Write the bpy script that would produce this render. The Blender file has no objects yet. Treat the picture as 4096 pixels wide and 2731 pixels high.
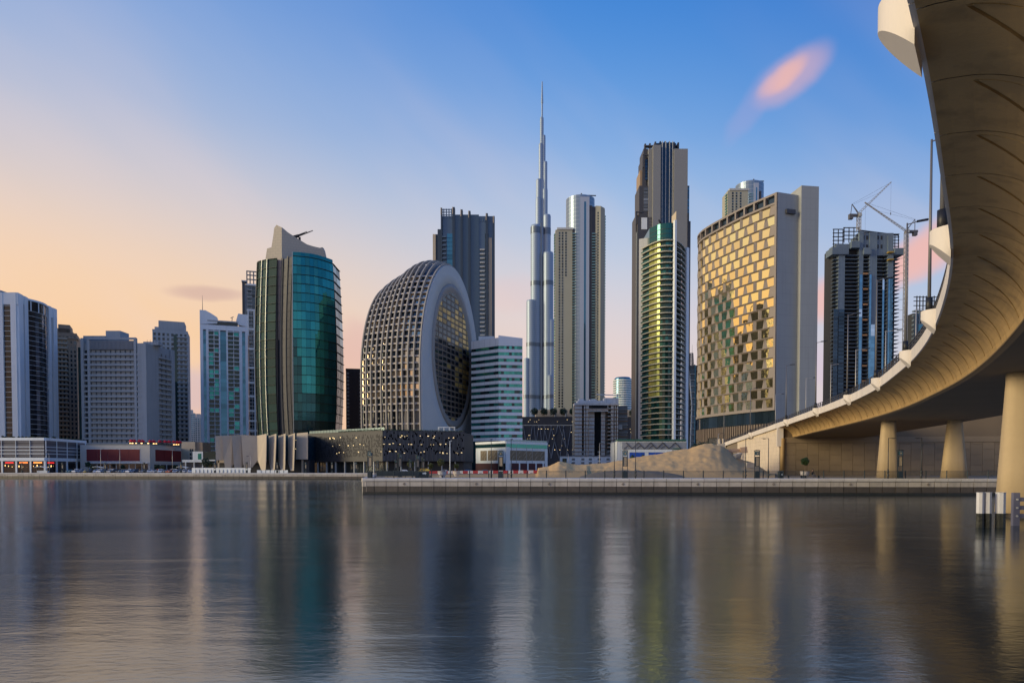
import bpy, math, random
from mathutils import Vector, Matrix
random.seed(7)
R = math.radians
scene = bpy.context.scene
COL = scene.collection

# ------------------------------------------------------------------ camera
F = 2731.0            # focal length in photo pixels (24 mm on 36 mm over 4096 px)
CX, HY = 2048.0, 1878.0   # principal column, horizon row
PITCH = R(1.5)        # camera tilted slightly down, lens shifted up
EYE = 3.9             # above the water
AY = HY + F * math.tan(PITCH)     # row of the optical axis
cam_d = bpy.data.cameras.new('camera')
cam = bpy.data.objects.new('camera', cam_d); COL.objects.link(cam)
cam.location = (0, 0, EYE)
cam.rotation_euler = (R(90) - PITCH, 0, 0)
cam_d.lens = 24; cam_d.sensor_width = 36
cam_d.shift_y = (AY - 1365.5) / 4096.0
cam_d.clip_start = 0.3; cam_d.clip_end = 30000
scene.camera = cam
scene.render.resolution_x = 1024; scene.render.resolution_y = 682

# ------------------------------------------------------------------ sky and sun
SUN_AZ, SUN_EL = R(-106), R(13)       # left of the view, low
GLOW = R(-80)                         # middle of the sunset glow along the horizon
def s2l(c):
    return tuple(((v/255)/12.92 if v/255 <= .04045 else ((v/255+.055)/1.055)**2.4) for v in c)
w = bpy.data.worlds.new('World'); scene.world = w; w.use_nodes = True
nt = w.node_tree; nt.nodes.clear()
def N(t, **k):
    n = nt.nodes.new(t)
    for a, b in k.items():
        setattr(n, a, b)
    return n
def math_n(op, a, b=None, c=None, clamp=False):
    n = N('ShaderNodeMath', operation=op, use_clamp=clamp)
    for i, v in enumerate((a, b, c)):
        if v is None: continue
        if isinstance(v, (int, float)): n.inputs[i].default_value = v
        else: nt.links.new(v, n.inputs[i])
    return n.outputs[0]
def mixc(f, a, b):
    n = N('ShaderNodeMix', data_type='RGBA')
    for s, v in ((n.inputs[0], f), (n.inputs[6], a), (n.inputs[7], b)):
        if isinstance(v, (int, float)): s.default_value = v
        elif isinstance(v, tuple): s.default_value = (*v, 1)
        else: nt.links.new(v, s)
    return n.outputs[2]
def sky_ramp(fac, stops):
    n = N('ShaderNodeValToRGB'); cr = n.color_ramp; cr.interpolation = 'EASE'
    cr.interpolation = 'B_SPLINE'
    while len(cr.elements) > 1: cr.elements.remove(cr.elements[-1])
    cr.elements[0].position = stops[0][0]; cr.elements[0].color = (*s2l(stops[0][1]), 1)
    for p, c in stops[1:]:
        e = cr.elements.new(p); e.color = (*s2l(c), 1)
    nt.links.new(fac, n.inputs[0]); return n.outputs[0]
tc = N('ShaderNodeTexCoord'); sep = N('ShaderNodeSeparateXYZ'); nt.links.new(tc.outputs['Generated'], sep.inputs[0])
dx, dy, dz = sep.outputs
el = math_n('MULTIPLY', math_n('ARCSINE', dz), 2/math.pi)           # 0 horizon .. 1 zenith
hl = math_n('SQRT', math_n('ADD', math_n('MULTIPLY', dx, dx), math_n('MULTIPLY', dy, dy)))
hl = math_n('MAXIMUM', hl, 1e-4)
g = math_n('DIVIDE', math_n('ADD', math_n('MULTIPLY', dx, math.sin(GLOW)), math_n('MULTIPLY', dy, math.cos(GLOW))), hl)
sunset = sky_ramp(el, [(0, (244, 186, 130)), (.05, (252, 194, 128)), (.11, (255, 208, 150)), (.165, (248, 212, 178)), (.22, (218, 206, 204)), (.28, (172, 188, 218)), (.36, (126, 164, 220)), (.5, (80, 132, 208)), (.7, (56, 108, 190)), (1, (48, 94, 172))])
middle = sky_ramp(el, [(0, (230, 200, 190)), (.06, (238, 208, 196)), (.13, (226, 212, 212)), (.20, (190, 206, 228)), (.28, (118, 170, 228)), (.38, (54, 130, 214)), (.55, (44, 114, 202)), (1, (44, 100, 182))])
away = sky_ramp(el, [(0, (198, 198, 212)), (.06, (202, 204, 218)), (.12, (174, 198, 226)), (.20, (108, 166, 226)), (.28, (44, 126, 210)), (.38, (20, 98, 194)), (.55, (32, 102, 192)), (1, (42, 98, 182))])
g1 = N('ShaderNodeMapRange', interpolation_type='SMOOTHSTEP'); nt.links.new(g, g1.inputs[0]); g1.inputs[1].default_value = .0; g1.inputs[2].default_value = .78
g0 = N('ShaderNodeMapRange', interpolation_type='SMOOTHSTEP'); nt.links.new(g, g0.inputs[0]); g0.inputs[1].default_value = -.65; g0.inputs[2].default_value = .12
skyc = mixc(g1.outputs[0], mixc(g0.outputs[0], away, middle), sunset)
# clouds: soft long-exposure streaks, warm where the sunset catches them
rt = N('ShaderNodeVectorRotate', rotation_type='Y_AXIS'); nt.links.new(tc.outputs['Generated'], rt.inputs['Vector']); rt.inputs['Angle'].default_value = R(-38)
mp = N('ShaderNodeMapping'); nt.links.new(rt.outputs[0], mp.inputs[0]); mp.inputs['Scale'].default_value = (1.3, 1.6, 5.2); mp.inputs['Location'].default_value = (3.1, 0.4, 1.7)
nz = N('ShaderNodeTexNoise'); nz.inputs['Scale'].default_value = 1.5; nz.inputs['Detail'].default_value = 3; nz.inputs['Roughness'].default_value = .45
nt.links.new(mp.outputs[0], nz.inputs[0])
cl = N('ShaderNodeMapRange', interpolation_type='SMOOTHSTEP'); nt.links.new(nz.outputs[0], cl.inputs[0]); cl.inputs[1].default_value = .44; cl.inputs[2].default_value = .78; cl.inputs[4].default_value = .42
band = N('ShaderNodeMapRange', interpolation_type='SMOOTHSTEP'); nt.links.new(el, band.inputs[0]); band.inputs[1].default_value = .46; band.inputs[2].default_value = .06
def cloud_at(px, py, ax, ay, ang, amt, col_prev, col, nscale=4.0, wobble=1.1):
    # one soft cloud about the direction of a photo point: an ellipse on the sky dome with ragged edges
    v = (AY - py) / F; u = (px - CX) / F
    d = Vector((u, math.cos(PITCH) + v*math.sin(PITCH), -math.sin(PITCH) + v*math.cos(PITCH))).normalized()
    rgt = d.cross(Vector((0, 0, 1))).normalized(); up = rgt.cross(d)
    a = (rgt*math.cos(ang) + up*math.sin(ang)); b = (-rgt*math.sin(ang) + up*math.cos(ang))
    def dot(vec):
        n = N('ShaderNodeVectorMath', operation='DOT_PRODUCT'); nt.links.new(tc.outputs['Generated'], n.inputs[0]); n.inputs[1].default_value = vec; return n.outputs['Value']
    nn = N('ShaderNodeTexNoise'); nn.inputs['Scale'].default_value = nscale; nn.inputs['Detail'].default_value = 4
    nt.links.new(mp.outputs[0], nn.inputs[0])
    wob = math_n('MULTIPLY', math_n('SUBTRACT', nn.outputs[0], .5), wobble)
    p = math_n('DIVIDE', dot(a), ax); q = math_n('ADD', math_n('DIVIDE', dot(b), ay), wob)
    r2 = math_n('ADD', math_n('MULTIPLY', p, p), math_n('MULTIPLY', q, q))
    front = math_n('GREATER_THAN', dot(d), 0)
    m = N('ShaderNodeMapRange', interpolation_type='SMOOTHERSTEP'); nt.links.new(r2, m.inputs[0]); m.inputs[1].default_value = 1.3; m.inputs[2].default_value = -.1; m.inputs[4].default_value = amt
    return mixc(math_n('MULTIPLY', m.outputs[0], front), col_prev, col)
warm = s2l((246, 186, 172)); grey = s2l((176, 158, 178))
skyc = mixc(math_n('MULTIPLY', cl.outputs[0], band.outputs[0]), skyc, s2l((238, 214, 208)))
skyc = cloud_at(3165, 300, .052, .026, R(29), .55, skyc, s2l((226, 180, 190)), 5, .8)
skyc = cloud_at(3130, 310, .034, .014, R(31), .70, skyc, s2l((246, 188, 172)), 7, .8)
skyc = cloud_at(3010, 420, .055, .018, R(50), .22, skyc, s2l((190, 170, 210)))
skyc = cloud_at(3700, 1010, .10, .030, R(28), .85, skyc, warm)
skyc = cloud_at(3330, 1190, .050, .034, R(10), .75, skyc, warm)
skyc = cloud_at(3330, 1450, .07, .03, R(5), .45, skyc, s2l((214, 190, 214)))
skyc = cloud_at(830, 1172, .055, .011, R(2), .50, skyc, s2l((196, 160, 158)))
skyc = cloud_at(760, 1560, .075, .040, R(10), .55, skyc, s2l((200, 184, 206)))
skyc = cloud_at(1420, 1390, .04, .045, R(10), .50, skyc, s2l((222, 176, 176)))
skyc = cloud_at(2040, 1180, .06, .03, R(5), .15, skyc, warm)
# the atmosphere model adds its own low-sun gradient
ns = N('ShaderNodeTexSky', sky_type='NISHITA', sun_disc=False, sun_elevation=SUN_EL, sun_rotation=SUN_AZ, air_density=1.2, dust_density=2.0)
bg1 = N('ShaderNodeBackground'); nt.links.new(skyc, bg1.inputs[0]); bg1.inputs[1].default_value = 0.98
bg2 = N('ShaderNodeBackground'); nt.links.new(ns.outputs[0], bg2.inputs[0]); bg2.inputs[1].default_value = 0.004
ad = N('ShaderNodeAddShader'); nt.links.new(bg1.outputs[0], ad.inputs[0]); nt.links.new(bg2.outputs[0], ad.inputs[1])
wo = N('ShaderNodeOutputWorld'); nt.links.new(ad.outputs[0], wo.inputs[0])
sun_d = bpy.data.lights.new('sun', 'SUN'); sun_d.energy = 3.0; sun_d.angle = R(24); sun_d.color = (1, .84, .54)
sun = bpy.data.objects.new('sun', sun_d); COL.objects.link(sun)
sun.rotation_euler = Vector((-math.sin(SUN_AZ)*math.cos(SUN_EL), -math.cos(SUN_AZ)*math.cos(SUN_EL), -math.sin(SUN_EL))).to_track_quat('-Z', 'Y').to_euler()
sun.location = (-200, 0, 200)
vs = scene.view_settings
vs.view_transform = 'Standard'; vs.look = 'None'; vs.gamma = 1; vs.use_curve_mapping = False; vs.exposure = 0.0

# ------------------------------------------------------------------ photo pixel -> place
def ray(px, py):
    v = (AY - py) / F
    return Vector(((px - CX) / F, math.cos(PITCH) + v*math.sin(PITCH), -math.sin(PITCH) + v*math.cos(PITCH)))
def at(px, py, Y):
    r = ray(px, py); t = Y / r.y
    return Vector((r.x*t, Y, EYE + r.z*t))
def X(px, Y, py=HY): return at(px, py, Y).x
def Z(py, Y): return at(CX, py, Y).z
def fit_depth(py, z):
    r = ray(CX, py); return (z - EYE) / r.z * r.y

# ------------------------------------------------------------------ materials
MATS = {}
def mat(name, col, rough=.6, metal=0.0, var=.12, nscale=.35, bump=0.0, bscale=6, rnd=0.0, spec=.5, emit=0.0, lines=None, coat=0, streak=0.0, rrough=0.0):
    """procedural: noise variation in world space, per-object variation, optional joint/floor lines in object space, rain streaks"""
    if name in MATS: return MATS[name]
    m = bpy.data.materials.new(name); m.use_nodes = True; MATS[name] = m
    t = m.node_tree; b = t.nodes['Principled BSDF']; L = t.links.new
    b.inputs['Roughness'].default_value = rough; b.inputs['Metallic'].default_value = metal
    b.inputs['Specular IOR Level'].default_value = spec; b.inputs['Coat Weight'].default_value = coat
    geo = t.nodes.new('ShaderNodeNewGeometry')
    n = t.nodes.new('ShaderNodeTexNoise'); n.inputs['Scale'].default_value = nscale; n.inputs['Detail'].default_value = 6; n.inputs['Roughness'].default_value = .62
    L(geo.outputs['Position'], n.inputs[0])
    val = n.outputs[0]
    def mth(op, a, c, clamp=False):
        q = t.nodes.new('ShaderNodeMath'); q.operation = op; q.use_clamp = clamp
        for i, v in enumerate((a, c)):
            if isinstance(v, (int, float)): q.inputs[i].default_value = v
            else: L(v, q.inputs[i])
        return q.outputs[0]
    f = mth('ADD', mth('MULTIPLY', mth('SUBTRACT', val, .5), 2.4*var), 1.0)
    if rnd:
        oi = t.nodes.new('ShaderNodeObjectInfo')
        f = mth('MULTIPLY', f, mth('ADD', mth('MULTIPLY', mth('SUBTRACT', oi.outputs['Random'], .5), 2*rnd), 1.0))
    if streak:
        mpn = t.nodes.new('ShaderNodeMapping'); mpn.inputs['Scale'].default_value = (1.1, 1.1, .05); L(geo.outputs['Position'], mpn.inputs[0])
        sn = t.nodes.new('ShaderNodeTexNoise'); sn.inputs['Scale'].default_value = 1.0; sn.inputs['Detail'].default_value = 5; L(mpn.outputs[0], sn.inputs[0])
        f = mth('MULTIPLY', f, mth('SUBTRACT', 1.0, mth('MULTIPLY', mth('MAXIMUM', mth('SUBTRACT', sn.outputs[0], .5), 0.0), 4*streak)))
    mx = t.nodes.new('ShaderNodeVectorMath'); mx.operation = 'SCALE'; mx.inputs[0].default_value = col[:3]; L(f, mx.inputs['Scale'])
    out = mx.outputs[0]
    if lines:   # (width, height, mortar, colour, offset): fine joints too small to build, in object metres
        tcn = t.nodes.new('ShaderNodeTexCoord'); sp = t.nodes.new('ShaderNodeSeparateXYZ'); L(tcn.outputs['Object'], sp.inputs[0])
        cb = t.nodes.new('ShaderNodeCombineXYZ'); L(mth('ADD', sp.outputs[0], sp.outputs[1]), cb.inputs[0]); L(sp.outputs[2], cb.inputs[1])
        br = t.nodes.new('ShaderNodeTexBrick'); br.offset = lines[4]; br.inputs['Scale'].default_value = 1
        br.inputs['Brick Width'].default_value = lines[0]; br.inputs['Row Height'].default_value = lines[1]; br.inputs['Mortar Size'].default_value = lines[2]
        br.inputs['Mortar Smooth'].default_value = 0.1
        br.inputs['Color1'].default_value = (0, 0, 0, 1); br.inputs['Color2'].default_value = (0, 0, 0, 1); br.inputs['Mortar'].default_value = (1, 1, 1, 1)
        L(cb.outputs[0], br.inputs[0])
        mm = t.nodes.new('ShaderNodeMix'); mm.data_type = 'RGBA'; L(br.outputs[0], mm.inputs[0]); L(out, mm.inputs[6]); mm.inputs[7].default_value = (*lines[3], 1)
        out = mm.outputs[2]
    L(out, b.inputs['Base Color'])
    if emit:
        L(out, b.inputs['Emission Color']); b.inputs['Emission Strength'].default_value = emit
    if rrough:
        oi = t.nodes.new('ShaderNodeObjectInfo'); L(mth('ADD', mth('MULTIPLY', oi.outputs['Random'], rrough), rough), b.inputs['Roughness'])
    if bump:
        bn = t.nodes.new('ShaderNodeTexNoise'); bn.inputs['Scale'].default_value = bscale; bn.inputs['Detail'].default_value = 5; L(geo.outputs['Position'], bn.inputs[0])
        bp = t.nodes.new('ShaderNodeBump'); bp.inputs['Strength'].default_value = bump; bp.inputs['Distance'].default_value = .1; L(bn.outputs[0], bp.inputs['Height']); L(bp.outputs[0], b.inputs['Normal'])
    return m
def glass(name, col, rough=.06, metal=.75, rnd=.35, var=.15, wave=.03):
    """coated facade glass: a tinted mirror whose panes differ a little and are never quite flat"""
    m = mat(name, col, rough, metal, var=var, nscale=.08, rnd=rnd)
    t = m.node_tree; b = t.nodes['Principled BSDF']; L = t.links.new
    geo = t.nodes.new('ShaderNodeNewGeometry'); oi = t.nodes.new('ShaderNodeObjectInfo')
    bn = t.nodes.new('ShaderNodeTexNoise'); bn.inputs['Scale'].default_value = .45; bn.inputs['Detail'].default_value = 1
    bn.noise_dimensions = '4D'; L(geo.outputs['Position'], bn.inputs['Vector']); L(oi.outputs['Random'], bn.inputs['W'])
    bp = t.nodes.new('ShaderNodeBump'); bp.inputs['Strength'].default_value = 1; bp.inputs['Distance'].default_value = wave; L(bn.outputs[0], bp.inputs['Height']); L(bp.outputs[0], b.inputs['Normal'])
    return m

# ------------------------------------------------------------------ object helpers
BOXV = [(x, y, z) for z in (-.5, .5) for y in (-.5, .5) for x in (-.5, .5)]
BOXF = [(0, 2, 3, 1), (4, 5, 7, 6), (0, 1, 5, 4), (2, 6, 7, 3), (0, 4, 6, 2), (1, 3, 7, 5)]
_cubes = {}
def new_mesh(verts, faces, m, smooth=False, name='mesh'):
    me = bpy.data.meshes.new(name); me.from_pydata([tuple(v) for v in verts], [], faces)
    if m is not None: me.materials.append(m)
    if smooth: me.polygons.foreach_set('use_smooth', [True]*len(me.polygons))
    me.update(); return me
def cube(m):
    if m.name not in _cubes: _cubes[m.name] = new_mesh(BOXV, BOXF, m)
    return _cubes[m.name]
def link(name, me, parent=None, loc=(0, 0, 0), rz=0, scale=None, rot=None):
    o = bpy.data.objects.new(name, me); COL.objects.link(o)
    o.location = loc
    o.rotation_euler = rot if rot else (0, 0, rz)
    if scale: o.scale = scale
    if parent is not None: o.parent = parent
    return o
def tag(o, label=None, cat=None, group=None, kind=None):
    if label: o['label'] = label
    if cat: o['category'] = cat
    if group: o['group'] = group
    if kind: o['kind'] = kind
    elif cat: o['kind'] = 'thing'
    return o
class MB:
    """collects solids into one mesh"""
    def __init__(s): s.v = []; s.f = []
    def add(s, vs, fs):
        k = len(s.v); s.v += [tuple(v) for v in vs]; s.f += [tuple(i+k for i in f) for f in fs]
    def box(s, x0, x1, y0, y1, z0, z1):
        s.add([(x, y, z) for z in (z0, z1) for y in (y0, y1) for x in (x0, x1)], BOXF); return s
    def bar(s, a, b, r, r2=None, n=4, up=None):
        a = Vector(a); b = Vector(b); d = (b-a)
        if d.length < 1e-6: return s
        d.normalize(); u = Vector((0, 0, 1)) if abs(d.z) < .95 else Vector((1, 0, 0))
        p = d.cross(u).normalized(); q = p.cross(d); r2 = r if r2 is None else r2
        vs = []
        for c, rr in ((a, r), (b, r2)):
            for i in range(n):
                an = 2*math.pi*(i+.5)/n; vs.append(c + p*math.cos(an)*rr + q*math.sin(an)*rr)
        fs = [(i, (i+1) % n, n+(i+1) % n, n+i) for i in range(n)] + [tuple(range(n-1, -1, -1)), tuple(range(n, 2*n))]
        s.add(vs, fs); return s
    def prism(s, pts, z0, z1):
        n = len(pts); area = sum(pts[i][0]*pts[(i+1) % n][1]-pts[(i+1) % n][0]*pts[i][1] for i in range(n))
        if area < 0:
            pts = pts[::-1]
            z0 = z0[::-1] if isinstance(z0, (list, tuple)) else z0; z1 = z1[::-1] if isinstance(z1, (list, tuple)) else z1
        zf = (lambda z, i: z[i] if isinstance(z, (list, tuple)) else z)
        s.add([(p[0], p[1], zf(z0, i)) for i, p in enumerate(pts)] + [(p[0], p[1], zf(z1, i)) for i, p in enumerate(pts)],
              [(i, (i+1) % n, n+(i+1) % n, n+i) for i in range(n)] + [tuple(range(n-1, -1, -1)), tuple(range(n, 2*n))]); return s
    def lathe(s, prof, n=16, c=(0, 0), a0=0, a1=2*math.pi):
        full = abs(a1-a0-2*math.pi) < 1e-6; m = n if full else n+1
        vs = [(c[0]+r*math.cos(a0+(a1-a0)*i/n), c[1]+r*math.sin(a0+(a1-a0)*i/n), z) for r, z in prof for i in range(m)]
        fs = []
        for k in range(len(prof)-1):
            for i in range(n):
                j = (i+1) % m; fs.append((k*m+i, k*m+j, (k+1)*m+j, (k+1)*m+i))
        fs.append(tuple(range(m-1, -1, -1))); fs.append(tuple(range((len(prof)-1)*m, len(prof)*m)))
        s.add(vs, fs); return s
    def quad(s, a, b, c, d): s.add([a, b, c, d], [(0, 1, 2, 3)]); return s
    def build(s, name, m, parent=None, smooth=False, loc=(0, 0, 0), rz=0):
        return link(name, new_mesh(s.v, s.f, m, smooth), parent, loc, rz)
G = 2.55     # level of the quays and streets
class Thing:
    """an Empty at the base of a thing; x runs along its front, y away from the viewer, z up"""
    def __init__(s, name, label, cat, x, y, z=G, rz=0, group=None):
        s.o = tag(link(name, None, None, (x, y, z), rz), label, cat, group)
        s.x, s.y, s.z, s.r = x, y, z, rz; s.ex = (math.cos(rz), math.sin(rz)); s.ey = (-math.sin(rz), math.cos(rz))
    def lx(s, px, yl=0):
        u = (px-CX)/F; a, b = s.x+yl*s.ey[0], s.y+yl*s.ey[1]
        return (u*b-a)/(s.ex[0]-u*s.ex[1])
    def dep(s, px, yl=0): return s.y+yl*s.ey[1]+s.lx(px, yl)*s.ex[1]
    def lz(s, py, px=None, yl=0):
        Y = s.y+yl*s.ey[1] if px is None else s.dep(px, yl)
        return Z(py, Y)-s.z
    def box(s, name, m, x0, x1, y0, y1, z0, z1, rz=0, label=None):
        o = link(name, cube(m), s.o, ((x0+x1)/2, (y0+y1)/2, (z0+z1)/2), rz, (abs(x1-x0), abs(y1-y0), abs(z1-z0)))
        if label: o['label'] = label
        return o
    def wall_box(s, name, m, p, q, d0, d1, z0, z1):
        """box along plan line p->q, from d0 to d1 outwards (towards the right-hand side of p->q is out)"""
        p = Vector(p); q = Vector(q); t = (q-p); L = t.length; t /= L; n = Vector((t.y, -t.x)); c = (p+q)/2 + n*(d0+d1)/2
        return link(name, cube(m), s.o, (c.x, c.y, (z0+z1)/2), math.atan2(t.y, t.x), (L, abs(d1-d0), abs(z1-z0)))
    def prism(s, name, m, pts, z0, z1): return MB().prism(pts, z0, z1).build(name, m, s.o)
    def grid(s, name, m, p, q, z0, z1, nx, nz, gx=.2, gz=.3, d0=-.1, d1=.05, skip=None, pick=None):
        """nx by nz panes on the wall p->q"""
        p = Vector(p); q = Vector(q); t = q-p; L = t.length; t /= L; n = Vector((t.y, -t.x)); a = math.atan2(t.y, t.x)
        wx = L/nx; hz = (z1-z0)/nz
        for k in range(nz):
            for i in range(nx):
                if skip and skip(i, k): continue
                mm = pick(i, k) if pick else m
                c = p+t*(i+.5)*wx+n*(d0+d1)/2
                link(name, cube(mm), s.o, (c.x, c.y, z0+(k+.5)*hz), a, (wx-gx, abs(d1-d0), hz-gz))
    def mb(s, name, m, fn, smooth=False):
        b = MB(); fn(b); return b.build(name, m, s.o, smooth)

ORD = ['first', 'second', 'third', 'fourth', 'fifth', 'sixth', 'seventh', 'eighth', 'ninth', 'tenth', 'eleventh', 'twelfth', 'thirteenth', 'fourteenth', 'fifteenth', 'sixteenth', 'seventeenth', 'eighteenth', 'nineteenth', 'twentieth', 'twenty-first', 'twenty-second', 'twenty-third', 'twenty-fourth', 'twenty-fifth', 'twenty-sixth', 'twenty-seventh', 'twenty-eighth', 'twenty-ninth', 'thirtieth']
# ================================================================== setting: water, ground, quays
def water_material():
    m = bpy.data.materials.new('water'); m.use_nodes = True; t = m.node_tree; b = t.nodes['Principled BSDF']; L = t.links.new
    b.inputs['Base Color'].default_value = (.006, .018, .026, 1); b.inputs['Roughness'].default_value = .13; b.inputs['IOR'].default_value = 3.6; b.inputs['Specular Tint'].default_value = (.88, .97, 1, 1)
    geo = t.nodes.new('ShaderNodeNewGeometry')
    def noise(sc, vec, det, dist=0):
        mp = t.nodes.new('ShaderNodeMapping'); mp.inputs['Scale'].default_value = vec; L(geo.outputs['Position'], mp.inputs[0])
        mp.inputs['Rotation'].default_value = (0, 0, R(7))
        n = t.nodes.new('ShaderNodeTexNoise'); n.inputs['Scale'].default_value = sc; n.inputs['Detail'].default_value = det; n.inputs['Distortion'].default_value = dist
        L(mp.outputs[0], n.inputs[0]); return n.outputs[0]
    def mth(op, a, c):
        q = t.nodes.new('ShaderNodeMath'); q.operation = op
        for i, v in enumerate((a, c)):
            if isinstance(v, (int, float)): q.inputs[i].default_value = v
            else: L(v, q.inputs[i])
        return q.outputs[0]
    ripple = noise(1.0, (2.6, 5.6, 1), 5, .7)
    swell = noise(1.0, (.10, .30, 1), 3, .4)
    patch = noise(1.0, (.012, .05, 1), 3, .8)
    amp = mth('ADD', mth('MULTIPLY', patch, 1.1), .12)
    h = mth('ADD', mth('MULTIPLY', mth('MULTIPLY', ripple, amp), .010), mth('MULTIPLY', swell, .045))
    bp = t.nodes.new('ShaderNodeBump'); bp.inputs['Strength'].default_value = 1; bp.inputs['Distance'].default_value = 1.0
    L(h, bp.inputs['Height']); L(bp.outputs[0], b.inputs['Normal'])
    L(mth('ADD', mth('MULTIPLY', patch, .18), .055), b.inputs['Roughness'])
    return m
wm = water_material()
tag(MB().quad((-6000, -900, 0), (6000, -900, 0), (6000, 1100, 0), (-6000, 1100, 0)).build('water', wm), 'calm dark canal water smoothed by a long exposure', 'water', kind='structure')

M_sandg = mat('sandy_ground', (.30, .22, .14), .95, var=.25, nscale=.12, bump=.5, bscale=3)
M_pave = mat('paving', (.46, .42, .38), .8, var=.10, nscale=.8, lines=(.6, .6, .02, (.25, .23, .21), .5))
M_asph = mat('asphalt', (.05, .05, .055), .85, var=.2, nscale=.5)
NA, NB = Vector((-24.2, 110.5)), Vector((300, 91.2))        # near quay front, left corner to right
FA, FB = Vector((-640, 344.5)), Vector((-52, 272.4))        # far quay front
land = [(-9000, 1000), tuple(FA+Vector((0, .6))), tuple(FB+Vector((0, .6))), (NA.x+.3, NA.y+.3), tuple(NB + Vector((0, .3))), (9000, 91), (9000, 12000), (-9000, 12000)]
tag(MB().prism(land, -1.5, 2.50).build('ground', M_sandg), 'flat sandy building land behind the quays', 'ground', kind='structure')
def strip(p, q, d0, d1, z0, z1, name, m, **k):
    t = (q-p).normalized(); n = Vector((-t.y, t.x))
    b = MB().prism([tuple(p+n*d0), tuple(q+n*d0), tuple(q+n*d1), tuple(p+n*d1)], z0, z1)
    return b.build(name, m, **k)
tag(strip(NA+Vector((.9, .2)), NB, .9, 9.5, 2.4, 2.53, 'promenade', M_pave), 'pale paved promenade along the near quay', 'pavement', kind='structure')
tag(strip(FA, FB-Vector((2, 0)), .9, 11, 2.4, 2.53, 'promenade', M_pave), 'pale paved promenade along the far quay', 'pavement', kind='structure')
tag(strip(FA, FB+Vector((55, -9)), 11.2, 42, 2.4, 2.508, 'road', M_asph), 'asphalt road and parking strip before the podiums', 'road', kind='structure')

M_cope = mat('coping_stone', (.55, .52, .48), .75, var=.14, nscale=.9, rnd=.08, bump=.15, streak=.1)
M_block = mat('quay_block', (.42, .38, .33), .8, var=.22, nscale=.8, rnd=.14, bump=.3, streak=.25)
M_wet = mat('wet_block', (.075, .062, .05), .55, var=.35, nscale=1.2, rnd=.2, bump=.5)
M_weed = mat('weed', (.018, .020, .016), .5, var=.4, nscale=2, bump=.6)
M_relief = mat('relief_stone', (.22, .19, .16), .8)
def quay(name, label, p, q, n, orn, ornoff):
    root = tag(link(name, None, None, (p.x, p.y, 0), math.atan2((q-p).y, (q-p).x)), label, 'quay', kind='structure')
    Ln = (q-p).length; w = Ln/n
    cm = new_mesh(*(lambda b: (b.v, b.f))(MB().prism([(0, 0), (w-.02, 0), (w-.02, 1), (0, 1)], 0, 1)), M_cope)
    # coping with a rounded nose: profile in (y, z)
    prof = [(.95, 2.0), (.10, 2.0), (-.02, 2.06), (-.07, 2.18), (-.07, 2.42), (-.01, 2.52), (.10, 2.555), (.95, 2.555)]
    vs = [(x, y, z) for x in (0, w-.05) for y, z in prof]; k = len(prof)
    cm = new_mesh(vs, [(i, i+1, k+i+1, k+i) for i in range(k-1)] + [tuple(range(k-1, -1, -1)), tuple(range(k, 2*k))], M_cope)
    b1 = new_mesh(*(lambda b: (b.v, b.f))(MB().box(0, w-.08, .06, .5, 1.24, 1.96)), M_block)
    b2 = new_mesh(*(lambda b: (b.v, b.f))(MB().box(0, w-.10, .10, .5, .34, 1.21)), M_wet)
    dm = new_mesh(*(lambda b: (b.v, b.f))(MB().bar((0, 0, 0), (0, -.05, 0), .17, n=4)), M_relief)
    for i in range(n):
        jx = random.uniform(-.006, .006)
        link('coping_stone', cm, root, (i*w, jx, random.uniform(-.004, .004)))
        link('wall_block', b1, root, (i*w, random.uniform(-.012, .012), 0))
        link('wet_wall_block', b2, root, (i*w, random.uniform(-.02, .02), 0))
        if i % orn == ornoff:
            for ax, az in ((0, .13), (0, -.13), (.13, 0), (-.13, 0)):
                link('diamond_relief', dm, root, (i*w+w/2+ax, .055, 1.62+az), rot=(0, R(0), 0), scale=(.7, 1, .7))
    MB().box(0, Ln, .22, .9, -1, 2.3).build('backing_wall', M_wet, root)
    MB().box(0, Ln, .02, .6, -1, .33).build('footing', M_weed, root)
    return root
quay('quay_wall', 'stone block quay wall of the near promenade', NA, NA+(NB-NA)*(150/325.0), 77, 6, 3)
strip(NA+(NB-NA)*(150/325.0), NB, -.05, .9, -1, 2.55, 'quay_wall', M_cope)
tag(bpy.data.objects['quay_wall.001'], 'quay wall going on under the bridge to the right', 'quay', kind='structure')
quay('quay_wall', 'low stone quay wall across the basin at left', FA+(FB-FA)*.56, FB, 104, 5, 2)
# rounded quay head at the near corner and the return along the basin
def quay_head(b):
    pts = [(NA.x+.5, NA.y-.05), (NA.x+.1, NA.y+.05), (NA.x-.25, NA.y+.35), (NA.x-.35, NA.y+.9), (NA.x-.35-28.5*.98, NA.y+.9+161*.98), (NA.x+1.2-28.5, NA.y+162), (NA.x+1, NA.y+1.5)]
    b.prism(pts, 1.95, 2.552); 
    pts2 = [(x+.06, y+.05) for x, y in pts]; b.prism(pts2, 1.2, 1.92)
    pts3 = [(x+.12, y+.09) for x, y in pts]; b.prism(pts3, -1, 1.18)
b = MB(); quay_head(b); tag(b.build('quay_wall', M_block), 'rounded quay head at the near left corner', 'quay', kind='structure')

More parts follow.
